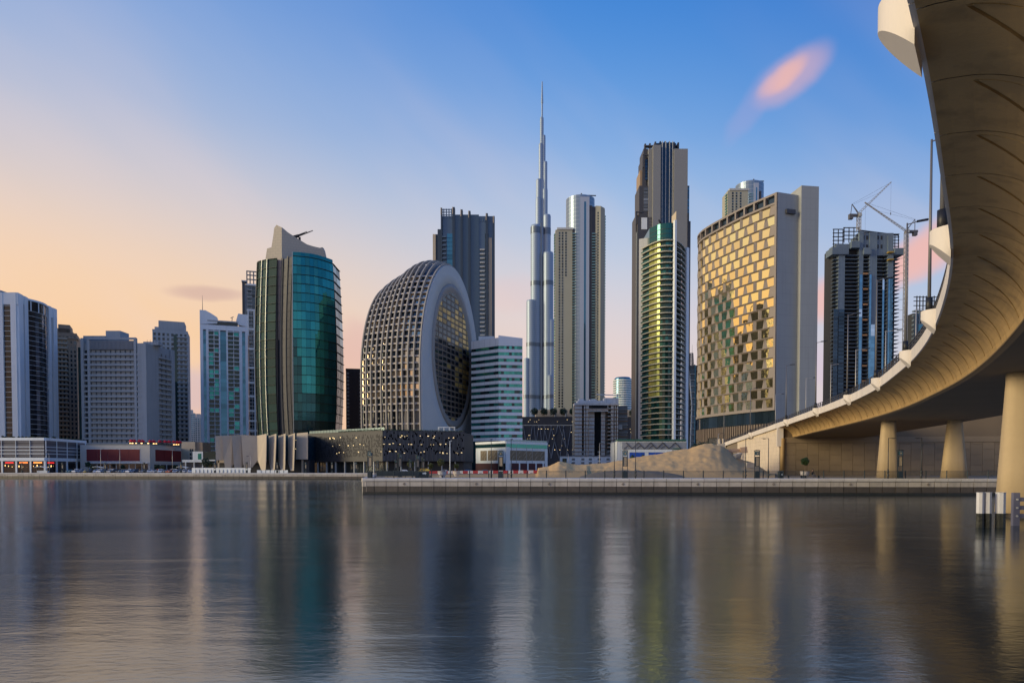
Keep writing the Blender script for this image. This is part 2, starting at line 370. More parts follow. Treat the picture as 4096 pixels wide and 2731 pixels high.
# ================================================================== bridge
M_pier = mat('pier_concrete', (.46, .35, .21), .75, var=.12, nscale=.3, bump=.12, bscale=4, streak=.2)  # brighter copy of the bridge concrete, for piers standing in the sun
M_conc = mat('bridge_concrete', (.42, .275, .115), .75, var=.24, nscale=.3, bump=.2, bscale=5, streak=.35)  # golden, deepened colour carries the warm dusk light on the wing
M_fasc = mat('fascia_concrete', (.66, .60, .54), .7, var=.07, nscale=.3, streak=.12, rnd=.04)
M_soff = mat('shaded_soffit', (.17, .125, .078), .85, var=.15, nscale=.2, bump=.15)  # darker copy of the concrete: shade under the deck is in the colour
M_rail = mat('rail_metal', (.10, .10, .11), .45, .6, var=.08)
M_pole = mat('lamp_pole_paint', (.16, .155, .155), .5, .3, var=.08)
M_dark = mat('dark_fitting', (.02, .02, .022), .5, .2)
M_lampg = mat('lamp_glass', (.5, .5, .48), .3)
EP = [(-62, -62), (-40, -36), (-20, -16.5), (-3.6, 0), (2.8, 7.6), (8.65, 15.3), (12.0, 19.9), (15.8, 25.4), (21.3, 33.4), (26.6, 42.3), (32.7, 53.6), (37.9, 64.6), (42.3, 75.5), (48.1, 91), (54.0, 111.6), (59.0, 134.6), (62.6, 152), (65.2, 168), (68.0, 190), (71.6, 225), (75, 262)]
def ze_at(D):
    pts = [(-100, 14.4), (150, 14.4), (168, 14.2), (190, 13.6), (225, 12.3), (262, 10.6)]
    for (a, b), (c, d) in zip(pts, pts[1:]):
        if D <= c: return b+(d-b)*(D-a)/(c-a)
    return pts[-1][1]
def catmull(P, k=14):
    out = []
    for i in range(len(P)-1):
        p0 = Vector(P[max(i-1, 0)]); p1 = Vector(P[i]); p2 = Vector(P[i+1]); p3 = Vector(P[min(i+2, len(P)-1)])
        for j in range(k):
            t = j/k
            out.append(.5*((2*p1)+(-p0+p2)*t+(2*p0-5*p1+4*p2-p3)*t*t+(-p0+3*p1-3*p2+p3)*t**3))
    out.append(Vector(P[-1])); return out
raw = catmull(EP)
for _ in range(30):      # ease out the kinks
    raw = [raw[0]] + [(raw[i-1]+2*raw[i]+raw[i+1])/4 for i in range(1, len(raw)-1)] + [raw[-1]]
cum = [0]
for a, b in zip(raw, raw[1:]): cum.append(cum[-1]+(b-a).length)
def path(s):
    s = max(0, min(s, cum[-1]-1e-4)); lo, hi = 0, len(cum)-1
    while hi-lo > 1:
        m = (lo+hi)//2
        if cum[m] <= s: lo = m
        else: hi = m
    f = (s-cum[lo])/max(cum[hi]-cum[lo], 1e-9); p = raw[lo].lerp(raw[hi], f)
    a = raw[max(lo-6, 0)]; c = raw[min(hi+6, len(raw)-1)]; t = (c-a).normalized()
    return p, t, Vector((t.y, -t.x))
def s_of_y(y):
    lo, hi = 0.0, cum[-1]
    for _ in range(40):
        m = (lo+hi)/2
        if path(m)[0].y < y: lo = m
        else: hi = m
    return lo
def bp_(s, o, z): p, t, n = path(s); q = p+n*o; return (q.x, q.y, ze_at(p.y)+z)
bridge = tag(link('curved_bridge', None, None, (42, 60, 0)), 'curved pale concrete road bridge sweeping overhead at right', 'bridge')
bo = Vector((42, 60, 0))
def bl(s, o, z): v = bp_(s, o, z); return (v[0]-bo.x, v[1]-bo.y, v[2])
S0, SA, SE = 4.0, s_of_y(167.5), cum[-1]-1
WO, WZ, AMAX = 3.45, 2.4, R(82)
def wing(a):     # a 0..1 across: from the fascia's foot down to the box girder
    return .08 + WO*math.sin(a*AMAX)/math.sin(AMAX), -WZ*(1-math.cos(a*AMAX))/(1-math.cos(AMAX))
def wing_n(a):
    x0, z0 = wing(max(a-.02, 0)); x1, z1 = wing(min(a+.02, 1)); l = math.hypot(x1-x0, z1-z0); return ((z1-z0)/l, -(x1-x0)/l)  # pointing out/down
BAY = 3.62
nb = int((SA-S0)/BAY); BAY = (SA-S0)/nb
TIP, END, DEP = .20, .90, .12
for k in range(nb):
    v, f = [], []
    rows = [0, .08, TIP] + [TIP+(END-TIP)*(i/11)**1.4 for i in range(1, 12)] + [END+.012, 1.0]
    for r in rows:
        w = 0 if r <= TIP else (min(r, END)-TIP)/(END-TIP)
        ua, ub = .08+.06*w+.30*w**2.5, .08+1.4*w-.48*w*w; gw = .017 if w > 0 else .002
        if w == 0: ua, ub = .075, .085
        us = [0, ua-gw, ua, ua+gw, ub-gw, ub, ub+gw, 1]
        if ub-gw <= ua+gw: us[3] = us[4] = (ua+ub)/2
        rec = 1 if TIP < r <= END else 0
        dd = [0, 0, .24*rec, .03*rec, .03*rec, .24*rec, 0, 0]
        for j, u in enumerate(us):
            o, z = wing(r); nx, nz_ = wing_n(r); d = dd[j]
            v.append(bl(S0+(k+.005+.99*u)*BAY, o-nx*d, z-nz_*d))
    for i in range(len(rows)-1):
        for j in range(7):
            a = i*8+j; f.append((a, a+1, a+9, a+8))
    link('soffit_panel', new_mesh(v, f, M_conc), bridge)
def sweep(name, m, s0, s1, step, prof, smooth=False, closed=True):
    n = max(2, int((s1-s0)/step)+1); k = len(prof); v, f = [], []
    for i in range(n):
        s = s0+(s1-s0)*i/(n-1)
        for o, z in prof: v.append(bl(s, o, z))
    for i in range(n-1):
        for j in range(k if closed else k-1):
            a = i*k+j; b2 = i*k+(j+1) % k; f.append((a, b2, b2+k, a+k))
    if closed: f.append(tuple(range(k-1, -1, -1))); f.append(tuple(range((n-1)*k, n*k)))
    return link(name, new_mesh(v, f, m, smooth), bridge)
OB = .08+WO; BW = 17.0
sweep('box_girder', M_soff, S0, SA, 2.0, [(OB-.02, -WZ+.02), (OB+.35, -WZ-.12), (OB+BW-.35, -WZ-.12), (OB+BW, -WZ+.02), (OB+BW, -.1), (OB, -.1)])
sweep('far_wing', M_conc, S0, SA, 3.0, [(OB+BW-.02, -WZ+.1)] + [(2*OB+BW-wing(a)[0], wing(a)[1]) for a in (.8, .6, .4, .2, 0)] + [(2*OB+BW-.4, .1), (OB+BW-.02, .1)])
sweep('road_deck', M_asph, S0, SE, 3.0, [(.32, .02), (2*OB+BW-.4, .02), (2*OB+BW-.4, .22), (.32, .22)])
sweep('far_parapet', M_fasc, S0, SE, 3.0, [(2*OB+BW-.35, -.05), (2*OB+BW, -.05), (2*OB+BW, 1.15), (2*OB+BW-.35, 1.15)])
s = S0; seg = 7.24
while s < SE-1:
    e = min(s+seg, SE); sweep('fascia_panel', M_fasc, s+.015, e-.015, 1.2, [(0, 0), (.075, -.01), (.34, .03), (.32, .12), (.28, 1.18), (.04, 1.2), (0, 1.14)]); s += seg
for z in (1.50, 1.78, 2.06):
    sweep('hand_rail', M_rail, S0, SE, 1.2, [(.10, z-.035), (.19, z-.035), (.19, z+.035), (.10, z+.035)])
pm = MB(); pm.add([(-.04, -.06, 0), (.04, -.06, 0), (.04, .16, 0), (-.04, .16, 0), (-.04, -.10, .98), (.04, -.10, .98), (.04, .02, .98), (-.04, .02, .98)], [(3, 2, 1, 0), (4, 5, 6, 7), (0, 1, 5, 4), (1, 2, 6, 5), (2, 3, 7, 6), (3, 0, 4, 7)])
post_me = new_mesh(pm.v, pm.f, M_rail)
s = S0+1
while s < SE-1:
    p, t, n = path(s); x, y, z = bl(s, .15, 1.18); link('rail_post', post_me, bridge, (x, y, z), math.atan2(-n.x, n.y)+math.pi); s += 1.81 if p.y > 20 else 3.62
# brackets and lamp posts
bk = MB(); nn = 28
top = [(.85*math.cos(math.pi*i/nn), -.9*math.sin(math.pi*i/nn)) for i in range(nn+1)]
vs = [(x, y, 1.16) for x, y in top] + [(x, y, .55-.95*(1+y/.9)) for x, y in top]
k = nn+1
bk.add(vs, [(i, i+1, k+i+1, k+i) for i in range(nn)] + [tuple(range(nn, -1, -1)), tuple(range(k, 2*k)), (0, k, 2*k-1, nn)])
brk_me = new_mesh(bk.v, bk.f, M_fasc)
lamp_s = [s_of_y(v) for v in (17.2, 33.5, 50.5, 67.5, 87.5, 107, 130, 158, 196, 232)]
LN = ['nearest', 'second nearest', 'third nearest', 'fourth nearest', 'fifth nearest', 'sixth nearest', 'seventh nearest', 'eighth nearest', 'ninth nearest', 'farthest']
def street_lamp(x, y, z, rz, h, arm, label, group, sc=1.0, sleeve=True, paint=M_pole, name='street_lamp'):
    o = tag(link(name, None, None, (x, y, z), rz), label, 'street lamp', group)
    b = MB(); b.bar((0, 0, 0), (0, 0, h), .13*sc, .075*sc, 10); b.build('pole', paint, o, True)
    if sleeve: MB().bar((0, 0, 0), (0, 0, 1.0), .24*sc, .24*sc, 10).build('base_sleeve', M_dark, o, True)
    MB().bar((0, 0, h-.15), (0, arm, h+.05), .05*sc, .045*sc, 6).build('arm', paint, o)
    hd = MB(); hd.add([(-.16*sc, arm-.1, h-.02), (.16*sc, arm-.1, h-.02), (.2*sc, arm+.9*sc, h+.06), (-.2*sc, arm+.9*sc, h+.06), (-.1*sc, arm-.1, h+.14), (.1*sc, arm-.1, h+.14), (.13*sc, arm+.85*sc, h+.2), (-.13*sc, arm+.85*sc, h+.2)], BOXF and [(0, 3, 2, 1), (4, 5, 6, 7), (0, 1, 5, 4), (1, 2, 6, 5), (2, 3, 7, 6), (3, 0, 4, 7)])
    hd.build('lamp_head', M_dark, o); return o
for i, s in enumerate(lamp_s):
    p, t, n = path(s); x, y, z = bl(s, .02, 0); a = math.atan2(-n.x, n.y)
    link('lamp_bracket', brk_me, bridge, (x, y, z), a+math.pi if False else math.atan2(t.y, t.x)+math.pi)
    v = bp_(s, -.35, 1.16); street_lamp(v[0], v[1], v[2], math.atan2(n.y, n.x)-math.pi/2, 12.5, .9, f'tall dark lamp post on the bridge edge, {LN[i]} to the viewer', 'lamp posts on the bridge parapet')
for i, y in enumerate((84, 98, 113, 130, 148, 168, 196)):
    s = s_of_y(y); v = bp_(s, 6.6, .22); p, t, n = path(s)
    street_lamp(v[0], v[1], v[2], math.atan2(n.y, n.x)-math.pi/2, 11.8, 1.7, f'thin pale lamp post in the bridge median, {LN[i]} of that row', 'lamp posts in the bridge median', .8, False, mat('pale_pole', (.42, .40, .37), .5, .3))
# piers
def pier(x, y, z0, z1, w0, w1, d0, d1, rz):
    n = 20; b = MB(); prof = [(0, 1), (.35, .90), (.7, .78), (.93, .70), (1, .70)]
    vs = []
    for f_, _ in prof:
        ww = w0+(w1-w0)*min(f_/.93, 1); dd = d0+(d1-d0)*min(f_/.93, 1)
        for i in range(n):
            a = 2*math.pi*i/n; c, s_ = math.cos(a), math.sin(a); e = .62
            vs.append((ww/2*math.copysign(abs(c)**e, c), dd/2*math.copysign(abs(s_)**e, s_), z0+(z1-z0)*f_))
    fs = [(k*n+i, k*n+(i+1) % n, (k+1)*n+(i+1) % n, (k+1)*n+i) for k in range(len(prof)-1) for i in range(n)] + [tuple(range(n-1, -1, -1)), tuple(range((len(prof)-1)*n, len(prof)*n))]
    b.add(vs, fs); o = b.build('pier', M_pier, bridge, True, (x-bo.x, y-bo.y, 0), rz); return o
zb = 14.4-WZ-.1
c1 = X(3551, 112.5); c2 = X(3816, 111)
pier(c1, 112.5, 2.5, zb, 3.25, 2.05, 2.6, 1.8, R(-14)); pier(c2, 111, 2.5, zb, 3.7, 2.1, 2.6, 1.8, R(-14))
cn = X(4018, 56)+1.75
pier(cn, 56.5, .35, zb, 3.5, 2.3, 3.0, 2.0, R(-27)); pier(cn+9.6, 51.5, .35, zb, 3.5, 2.3, 3.0, 2.0, R(-27))
pier(6.5, -9, -1, zb, 3.5, 2.3, 3.0, 2.0, R(-48)); pier(13, -17, -1, zb, 3.5, 2.3, 3.0, 2.0, R(-48))
bo_cap = MB().prism([(cn-1.9, 54.9), (cn+12.5, 47.5), (cn+14, 51.5), (cn, 59)], -1, .34).build('pile_cap', M_wet, bridge, loc=(-bo.x, -bo.y, 0))
# abutment under the deck end
pA, tA, nA = path(SA)
aw = math.atan2(nA.y, nA.x); zA = ze_at(pA.y)
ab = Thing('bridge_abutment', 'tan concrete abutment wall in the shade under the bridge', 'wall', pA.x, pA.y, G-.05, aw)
M_abut = mat('abutment_panel', (.22, .165, .105), .85, var=.1, nscale=.6, rnd=.07, bump=.35, bscale=9)  # shade below the bridge is painted into this dark brown
hA = zA-WZ-(G-.05)
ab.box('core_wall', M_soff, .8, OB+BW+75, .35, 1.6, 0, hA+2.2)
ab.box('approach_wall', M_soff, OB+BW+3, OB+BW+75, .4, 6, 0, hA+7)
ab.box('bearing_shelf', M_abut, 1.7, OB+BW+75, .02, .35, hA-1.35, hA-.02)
pw = 2.62
for i in range(20):
    z = 0; k = 0; sh = 2.5 if i % 2 == 0 else 1.25
    while z < hA-1.4:
        top_ = min(z+(sh if k == 0 else 2.5), hA-1.4)
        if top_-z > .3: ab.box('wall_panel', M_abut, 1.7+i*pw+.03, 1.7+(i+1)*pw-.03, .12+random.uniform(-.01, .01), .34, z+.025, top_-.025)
        z = top_; k += 1
ab.mb('corner_post', M_fasc, lambda b: b.box(-.2, 1.25, -.25, .34, hA-2.2, hA+WZ-.05))
ab.mb('corner_column', M_conc, lambda b: b.lathe([(.55, 0), (.55, hA-.2)], 20, (1.15, .15)), True)
# retaining wall below the ramp
rw = tag(link('retaining_wall', None, None, (pA.x, pA.y, G)), 'cream panelled retaining wall under the bridge ramp', 'wall')
M_ret = mat('retaining_panel', (.62, .52, .40), .85, var=.08, nscale=.8, rnd=.05, bump=.3, bscale=8)
v, f = [], []
ns_ = 40
for i in range(ns_+1):
    s = SA+(SE-SA)*i/ns_; p, t, n = path(s); q = p+n*.55
    v += [(q.x-pA.x, q.y-pA.y, -.3), (q.x-pA.x, q.y-pA.y, ze_at(p.y)-G), (q.x+n.x-pA.x, q.y+n.y-pA.y, -.3), (q.x+n.x-pA.x, q.y+n.y-pA.y, ze_at(p.y)-G)]
for i in range(ns_):
    a = i*4; f += [(a, a+1, a+5, a+4), (a+2, a+6, a+7, a+3), (a+1, a+3, a+7, a+5)]
link('backing_wall', new_mesh(v, f, mat('joint_backing', (.2, .16, .12), .9)), rw)  # brown backing wall that shows in the panel joints
pwid = .98; ni = int((s_of_y(226)-SA)/pwid); cnt = 0
for i in range(ni):
    s = SA+.4+(i+.5)*pwid; p, t, n = path(s); zt = ze_at(p.y)-G-.03; q = p+n*.52; z = 0 if i % 2 else -1.0
    while z < zt and cnt < 300:
        a, b2 = max(z, 0), min(z+2.0, zt)
        if b2-a > .25:
            link('wall_panel', cube(M_ret), rw, (q.x-pA.x, q.y-pA.y, (a+b2)/2), math.atan2(t.y, t.x), (pwid-.012, .16, b2-a-.05)); cnt += 1
        z += 2.0
# fender piles and frame at the near pier
M_pile = mat('pile_white', (.55, .55, .58), .55, var=.12, nscale=1.5)
def fender(px0, px1, top_py, wl_py, label):
    D = fit_depth(wl_py, 0); c = X((px0+px1)/2, D); wd = X(px1, D)-X(px0, D); zt = Z(top_py, D)
    o = tag(link('fender_pile', None, None, (c, D, 0), R(18)), label, 'pile', 'white fender piles by the bridge pier')
    MB().bar((0, 0, .95), (0, 0, zt), wd*.56, wd*.56, 8).build('shaft', M_pile, o)
    MB().bar((0, 0, -1.5), (0, 0, .95), wd*.6, wd*.57, 8).build('weedy_foot', M_weed, o)
    MB().bar((0, 0, zt), (0, 0, zt+.03), wd*.62, wd*.62, 8).build('cap', M_pile, o)
fender(3911, 3936, 1970, 2108, 'leftmost white fender pile standing in the water')
fender(3940, 3966, 1970, 2108, 'middle white fender pile of the three in the water')
fender(3989, 4021, 1970, 2108, 'white fender pile touching the bridge pier, right of three')
D = 47.5
fr = Thing('mooring_fender', 'steel fender frame with three rails at the picture edge', 'fender', X(4065, D), D, .2, R(-12))
M_fr = mat('fender_paint', (.16, .16, .22), .5, .2)
fr.box('post', M_fr, -.12, .28, 0, .35, -.2, 2.1); fr.box('post', M_fr, 2.2, 2.6, 0, .35, -.2, 2.1)
for z in (.35, .92, 1.5): fr.box('rail', M_fr, .285, 2.195, .03, .28, z, z+.28)
for z in (.48, 1.05, 1.63): fr.mb('bolt', M_lampg, lambda b: b.bar((.1, -.06, z), (.1, .02, z), .07, n=8))
# ================================================================== shared facade stock
W_white = mat('white_cladding', (.77, .82, .83), .5, var=.06, nscale=.1, rnd=.03, streak=.10)
W_white2 = mat('white_render', (.70, .74, .74), .7, var=.08, nscale=.15, streak=.15)
W_grey = mat('grey_render', (.45, .465, .455), .8, var=.10, nscale=.12, rnd=.04, streak=.15)
W_grey_d = mat('dark_grey_render', (.21, .225, .225), .8, var=.10, nscale=.12, streak=.15)
W_beige = mat('beige_render', (.50, .42, .31), .8, var=.08, nscale=.1, streak=.12)
W_brown = mat('brown_render', (.34, .25, .17), .8, var=.1, nscale=.1, streak=.12)
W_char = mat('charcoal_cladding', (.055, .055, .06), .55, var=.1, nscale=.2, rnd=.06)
G_black = glass('black_glass', (.030, .032, .036), .07, .25, .4)
G_blue = glass('blue_glass', (.05, .16, .24), .07, .6, .3)
G_teal = glass('teal_glass', (.03, .23, .22), .05, .70, .22)
G_tealD = glass('dark_teal_glass', (.010, .040, .040), .06, .28, .3)
G_green = glass('green_glass', (.05, .26, .22), .06, .65, .35)
G_pane = glass('window_glass', (.05, .065, .075), .06, .45, .6)
G_gold = glass('sun_mirror_glass', (1.0, .82, .40), .03, .97, .12, .05, .015)  # gold tint stands for the yellow sky mirrored in the panes
E_warm = mat('warm_light', (1.0, .62, .22), .5, emit=3.0, rnd=.3)
E_orange = mat('orange_sign_light', (1.0, .25, .05), .5, emit=1.6, rnd=.4)
E_lamp = mat('ceiling_light', (1.0, .74, .36), .5, emit=1.3, rnd=.6)
G_shop = glass('shop_glass', (.05, .04, .035), .08, .2, .5)

def P2(t, px, Y): return (X(px, Y)-t.x, Y-t.y)
def Zt(t, py, Y): return Z(py, Y)-t.z
def thing_at(name, label, cat, px, Y, group=None, z=G): return Thing(name, label, cat, X(px, Y), Y, z, 0, group)
def lerp2(p, q, f): return (p[0]+(q[0]-p[0])*f, p[1]+(q[1]-p[1])*f)
def face(t, frac=.8):
    """turn a thing built square to the lens axis part of the way towards the viewer"""
    a = -math.atan2(t.x, t.y)*frac; t.o.rotation_euler.z = a; t.o.scale.x = math.cos(a); return t
def balcony(t, p, q, z0, n, fh, nb, m_bal, m_gl, m_div, d=1.3, rail=1.0, name='balcony', back=None, lit=0, slab=True):
    """open balcony fronts: parapet per floor, divider fins and a recessed window per bay"""
    pv, qv = Vector(p), Vector(q); tv = (qv-pv); Ln = tv.length; tv /= Ln; nv = Vector((tv.y, -tv.x)); a = math.atan2(tv.y, tv.x); w = Ln/nb
    t.wall_box('recess_wall', back or W_char, p, q, -d-.6, -d-.1, z0, z0+n*fh)
    for k in range(n):
        z = z0+k*fh
        t.wall_box(name, m_bal, p, q, -d-.1, 0, z, z+.25) if slab else None
        t.wall_box('parapet', m_bal, p, q, -.12, .06, z+.26, z+rail)
        for i in range(nb):
            c = pv+tv*(i+.5)*w-nv*(d+.04); mm = E_lamp if (lit and random.random() < lit) else m_gl
            link('window', cube(mm), t.o, (c.x, c.y, z+.25+(fh-.3)/2), a, (w*.62, .1, fh-.42))
            if m_div:
                c = pv+tv*i*w-nv*(d*.66); link('divider', cube(m_div), t.o, (c.x, c.y, z+fh/2+.12), a, (.3, d*.6, fh-.26))

# ================================================================== left: parking podium with shops
t = thing_at('parking_podium', 'white and slate parking podium over lit restaurants, far left', 'building', 181, 322)
c0 = (0, 0); c1 = P2(t, 343, 356); cl = P2(t, -330, 322); zt = Zt(t, 1750, 322)
t.prism('wall', W_char, [cl, c0, c1, P2(t, 340, 395), P2(t, -330, 395)], 0, zt-1.2)
M_slate = mat('slate_panel', (.115, .115, .135), .5, var=.1, nscale=.3, rnd=.12)
zz = lambda py: Zt(t, py, 322)
for p, q, n in ((cl, c0, 9), (c0, c1, 4)):
    t.wall_box('parapet_band', W_white, p, q, -.3, .55, zz(1761), zt)
    t.wall_box('first_floor_band', W_white, p, q, -.3, .6, zz(1843), zz(1829.5))
    for py in (1786.5, 1800.5, 1814): t.wall_box('sun_rail', W_white, p, q, .35, .55, zz(py+1.3), zz(py-1.3))
    for i in range(n):
        a, b = lerp2(p, q, i/n), lerp2(p, q, (i+1)/n)
        for j, (y0, y1) in enumerate(((1761.6, 1771), (1774, 1785), (1788, 1799), (1802, 1812.5), (1815.5, 1826))):
            t.wall_box('louvre_panel', M_slate, lerp2(a, b, .03), lerp2(a, b, .97), .0, .28+.04*random.random(), zz(y1), zz(y0))
        t.wall_box('mullion', W_white, lerp2(a, b, -.012), lerp2(a, b, .012), .3, .62, zz(1829), zz(1761.5))
        t.wall_box('column', W_white, lerp2(a, b, -.055), lerp2(a, b, .055), -.4, .45, 0, zz(1843.2))
        for s in range(4):
            t.wall_box('shop_window', G_shop, lerp2(a, b, .08+s*.22), lerp2(a, b, .08+(s+1)*.22-.01), .02, .08, .2, zz(1850.5))
        if p is cl and i >= 3 or p is c0 and i == 0:
            t.wall_box('shop_sign', E_orange if i % 3 else mat('red_sign_light', (.9, .03, .03), .5, emit=1.2), lerp2(a, b, .2), lerp2(a, b, .78), .08, .2, zz(1852), zz(1847.5))
            for s in range(3):
                f0 = .15+.25*s+.1*random.random(); t.wall_box('shop_lamp', E_warm, lerp2(a, b, f0), lerp2(a, b, f0+.03), .1, .18, 2.2+random.random(), 2.7+random.random())
t.wall_box('end_post', W_white, lerp2(c0, c1, .97), lerp2(c0, c1, 1.0), -.4, .62, 0, zt)

# white office tower with a rounded glass bay
t = thing_at('office_tower', 'white clad tower with rounded black glass bay at left edge', 'building', 80, 388)
H = Zt(t, 1171, 388)
pl = [P2(t, -420, 388), (0, 0), P2(t, 117, 399)]
c2 = P2(t, 117, 399); c3 = P2(t, 199, 418); c4 = P2(t, 231, 428)
arc = []
for i in range(9):
    f = i/8; p = lerp2(c2, c3, f); bl_ = 2.6*math.sin(math.pi*f); d = Vector((c3[0]-c2[0], c3[1]-c2[1])).normalized(); arc.append((p[0]+d.y*bl_, p[1]-d.x*bl_))
t.prism('wall', G_black, [pl[0], pl[1], pl[2]] + arc[1:-1] + [c3, c4, P2(t, 228, 470), (pl[0][0]-20, 60)], 0, H-1.2)
fl = 27; z0 = Zt(t, 1742, 388)-4; zg = lambda py: Zt(t, py, 388); fh = (zg(1222)-z0)/fl
def on_front(px): return P2(t, px, 388)
for a, b in ((-420, -330), (-300, -240), (-210, -160), (-130, -80), (-52, -27), (3, 27), (58, 80)):
    t.wall_box('pier', W_white, on_front(a), on_front(b), -.4, 1.0, 0, H)
t.wall_box('pier', W_white, (0, 0), lerp2((0, 0), pl[2], .45), -.4, .98, 0, H); t.wall_box('pier', W_white, lerp2((0, 0), pl[2], .62), pl[2], -.4, .97, 0, H)
t.wall_box('parapet', W_white, on_front(-420), (0.9, 0), -.4, .6, zg(1218), H+.02)
t.wall_box('parapet', W_white, (0, 0), c2, -.4, .6, zg(1205), H+.015)
for a, b in ((c3, lerp2(c3, c4, .28)), (lerp2(c3, c4, .55), c4)): t.wall_box('pier', W_white, a, b, -.5, 1.1, 0, H)
t.wall_box('parapet', W_white, c3, c4, -.4, .7, zg(1215), H+.01)
for a, b in ((-27, 3), (27, 58)):
    for k in range(fl): t.wall_box('window', G_black, lerp2(on_front(a), on_front(b), .02), lerp2(on_front(a), on_front(b), .98), .02, .12, z0+k*fh+.12, z0+(k+1)*fh-.14)
    for k in range(fl+1): t.wall_box('floor_line', W_white2, on_front(a), on_front(b), -.05, .3, z0+k*fh-.1, z0+k*fh+.1)
for k in range(fl):
    for j in range(8):
        a, b = arc[j], arc[j+1]
        if j in (2, 4, 6): t.wall_box('bay_window', glass('bay_mirror', (.20, .19, .20), .07, .6, .5), lerp2(a, b, .02), lerp2(a, b, .98), .02, .1, z0+k*fh+.14, z0+(k+1)*fh-.16)
        else: t.wall_box('bay_window', G_black, lerp2(a, b, .02), lerp2(a, b, .98), .02, .1, z0+k*fh+.14, z0+(k+1)*fh-.16)
def curved_band(t, name, m, pts, d0, d1, z0, z1):
    P = [Vector(p) for p in pts]; b = MB(); nrm = []
    for i in range(len(P)):
        d = (P[min(i+1, len(P)-1)]-P[max(i-1, 0)]).normalized(); nrm.append(Vector((d.y, -d.x)))
    v = []; f = []; n = len(P)
    for z in (z0, z1):
        for d in (d0, d1): v += [(*(P[i]+nrm[i]*d), z) for i in range(n)]
    for i in range(n-1):
        A = lambda k: k*n+i
        f += [(A(1), A(1)+1, A(3)+1, A(3)), (A(0)+1, A(0), A(2), A(2)+1), (A(2), A(3), A(3)+1, A(2)+1), (A(1), A(0), A(0)+1, A(1)+1)]
    f += [(0, n, 3*n, 2*n), (n-1, 3*n-1, 4*n-1, 2*n-1)]
    b.add(v, f); return b.build(name, m, t.o)
for k in range(fl+1): curved_band(t, 'floor_line', W_white2, arc, -.1, .16, z0+k*fh-.08, z0+k*fh+.08)
curved_band(t, 'cornice', W_white, arc, -1.2, .7, H-1.4, H-.3)
for j in (1, 3, 5, 7): t.wall_box('loggia_post', W_white, lerp2(arc[j], arc[j+1], -.1), lerp2(arc[j], arc[j+1], .12), -.4, .2, z0+fl*fh, H-1.4)
t.box('roof_plant', W_grey, -22, -12, 4, 10, H, H+2.5)

def simple_tower(name, label, px0, px1, Y, py_top, m_wall, m_win, cols, floors, py_bot=1790, crown=(), win_w=.55, win_h=.55, depth=24, extra=None, skipf=None, cat='building'):
    """a rendered block with a punched window grid; crown = extra roof boxes (px0, px1, py_top)"""
    t = thing_at(name, label, cat, (px0+px1)/2, Y); a, b = P2(t, px0, Y), P2(t, px1, Y); H = Zt(t, py_top, Y); zb = Zt(t, py_bot, Y)
    t.box('wall', m_wall, a[0], b[0], .35, depth, 0, H)
    fh = (H-1.6-zb)/floors; w = (b[0]-a[0])/cols
    t.box('parapet', m_wall, a[0]-.12, b[0]+.12, .1, 1.2, H-1.2, H+.35)
    # wall built as piers and spandrels so that the windows sit back in it
    for i in range(cols+1):
        x = a[0]+i*w; hw = w*(1-win_w)/2
        t.box('pier', m_wall, max(a[0], x-hw), min(b[0], x+hw), 0, .36, 0, H-1.21)
    for k in range(floors+1):
        z = zb+k*fh; t.box('spandrel', m_wall, a[0]+.02, b[0]-.02, .03, .355, max(z-fh*(1-win_h)/2, 0) if k else 0, z+fh*(1-win_h)/2)
    for k in range(floors):
        for i in range(cols):
            if skipf and skipf(i, k): continue
            x = a[0]+(i+.5)*w; t.box('window', m_win, x-w*win_w/2, x+w*win_w/2, .26, .34, zb+k*fh+fh*(1-win_h)/2, zb+(k+1)*fh-fh*(1-win_h)/2)
    for (c, d, py) in crown:
        t.box('roof_block', m_wall, P2(t, c, Y)[0], P2(t, d, Y)[0], 2.5, depth-4, H, Zt(t, py, Y))
    if extra: extra(t, a, b, H, zb, fh)
    return face(t)
def brown_left(t, a, b, H, zb, fh):
    x0 = a[0]; x1 = a[0]+9.5
    for k in range(24): t.box('balcony', W_beige, x0, x1, -1.4, 0, zb+k*fh, zb+k*fh+1.0)
    t.box('cornice', W_brown, a[0]-.6, b[0]+.8, -.6, 8, H-4.2, H-3.2)
simple_tower('apartment_tower', 'tan apartment tower behind the white office tower', 228, 313, 520, 1332, W_brown, G_pane, 6, 24, 1775, [(238, 290, 1312), (242, 286, 1296)], .5, .6, extra=brown_left)

# grey hotel with balcony bands
t = thing_at('hotel_block', 'long grey hotel with banded balconies above red podium', 'building', 590, 430)
zz = lambda py: Zt(t, py, 430); q2 = lambda zx: P2(t, zx*.5483, 430)
cl, cr = q2(600), (0, 0); ce = P2(t, 704, 456); Ht = zz(1372); fl = 18; z0 = zz(1778); fh = (zz(1399)-z0)/fl
t.prism('wall', W_grey, [lerp2(cl, cr, 0), (cl[0], 1.6), (q2(1010)[0], 1.6), (q2(1012)[0], .2), (0, .1), lerp2(cr, ce, .42), (lerp2(cr, ce, .43)[0]-1, lerp2(cr, ce, .43)[1]+1.7), (lerp2(cr, ce, .88)[0]-1, lerp2(cr, ce, .88)[1]+1.7), lerp2(cr, ce, .89), ce, P2(t, 700, 500), P2(t, 335, 500)][1:], 0, Ht)
balcony(t, q2(668), q2(990), z0, fl, fh, 9, W_grey, G_black, W_grey_d, 1.9, 1.35)
balcony(t, q2(624), q2(652), z0, fl, fh, 1, W_grey, G_pane, None, 1.2, 1.1)
balcony(t, q2(1007), q2(1042), z0, fl, fh, 1, W_grey, G_pane, None, 1.2, 1.1)
for a, b in ((652, 668), (990, 1006), (604, 623)): t.wall_box('pier', W_grey, q2(a), q2(b), -1.5, .35, 0, zz(1352))
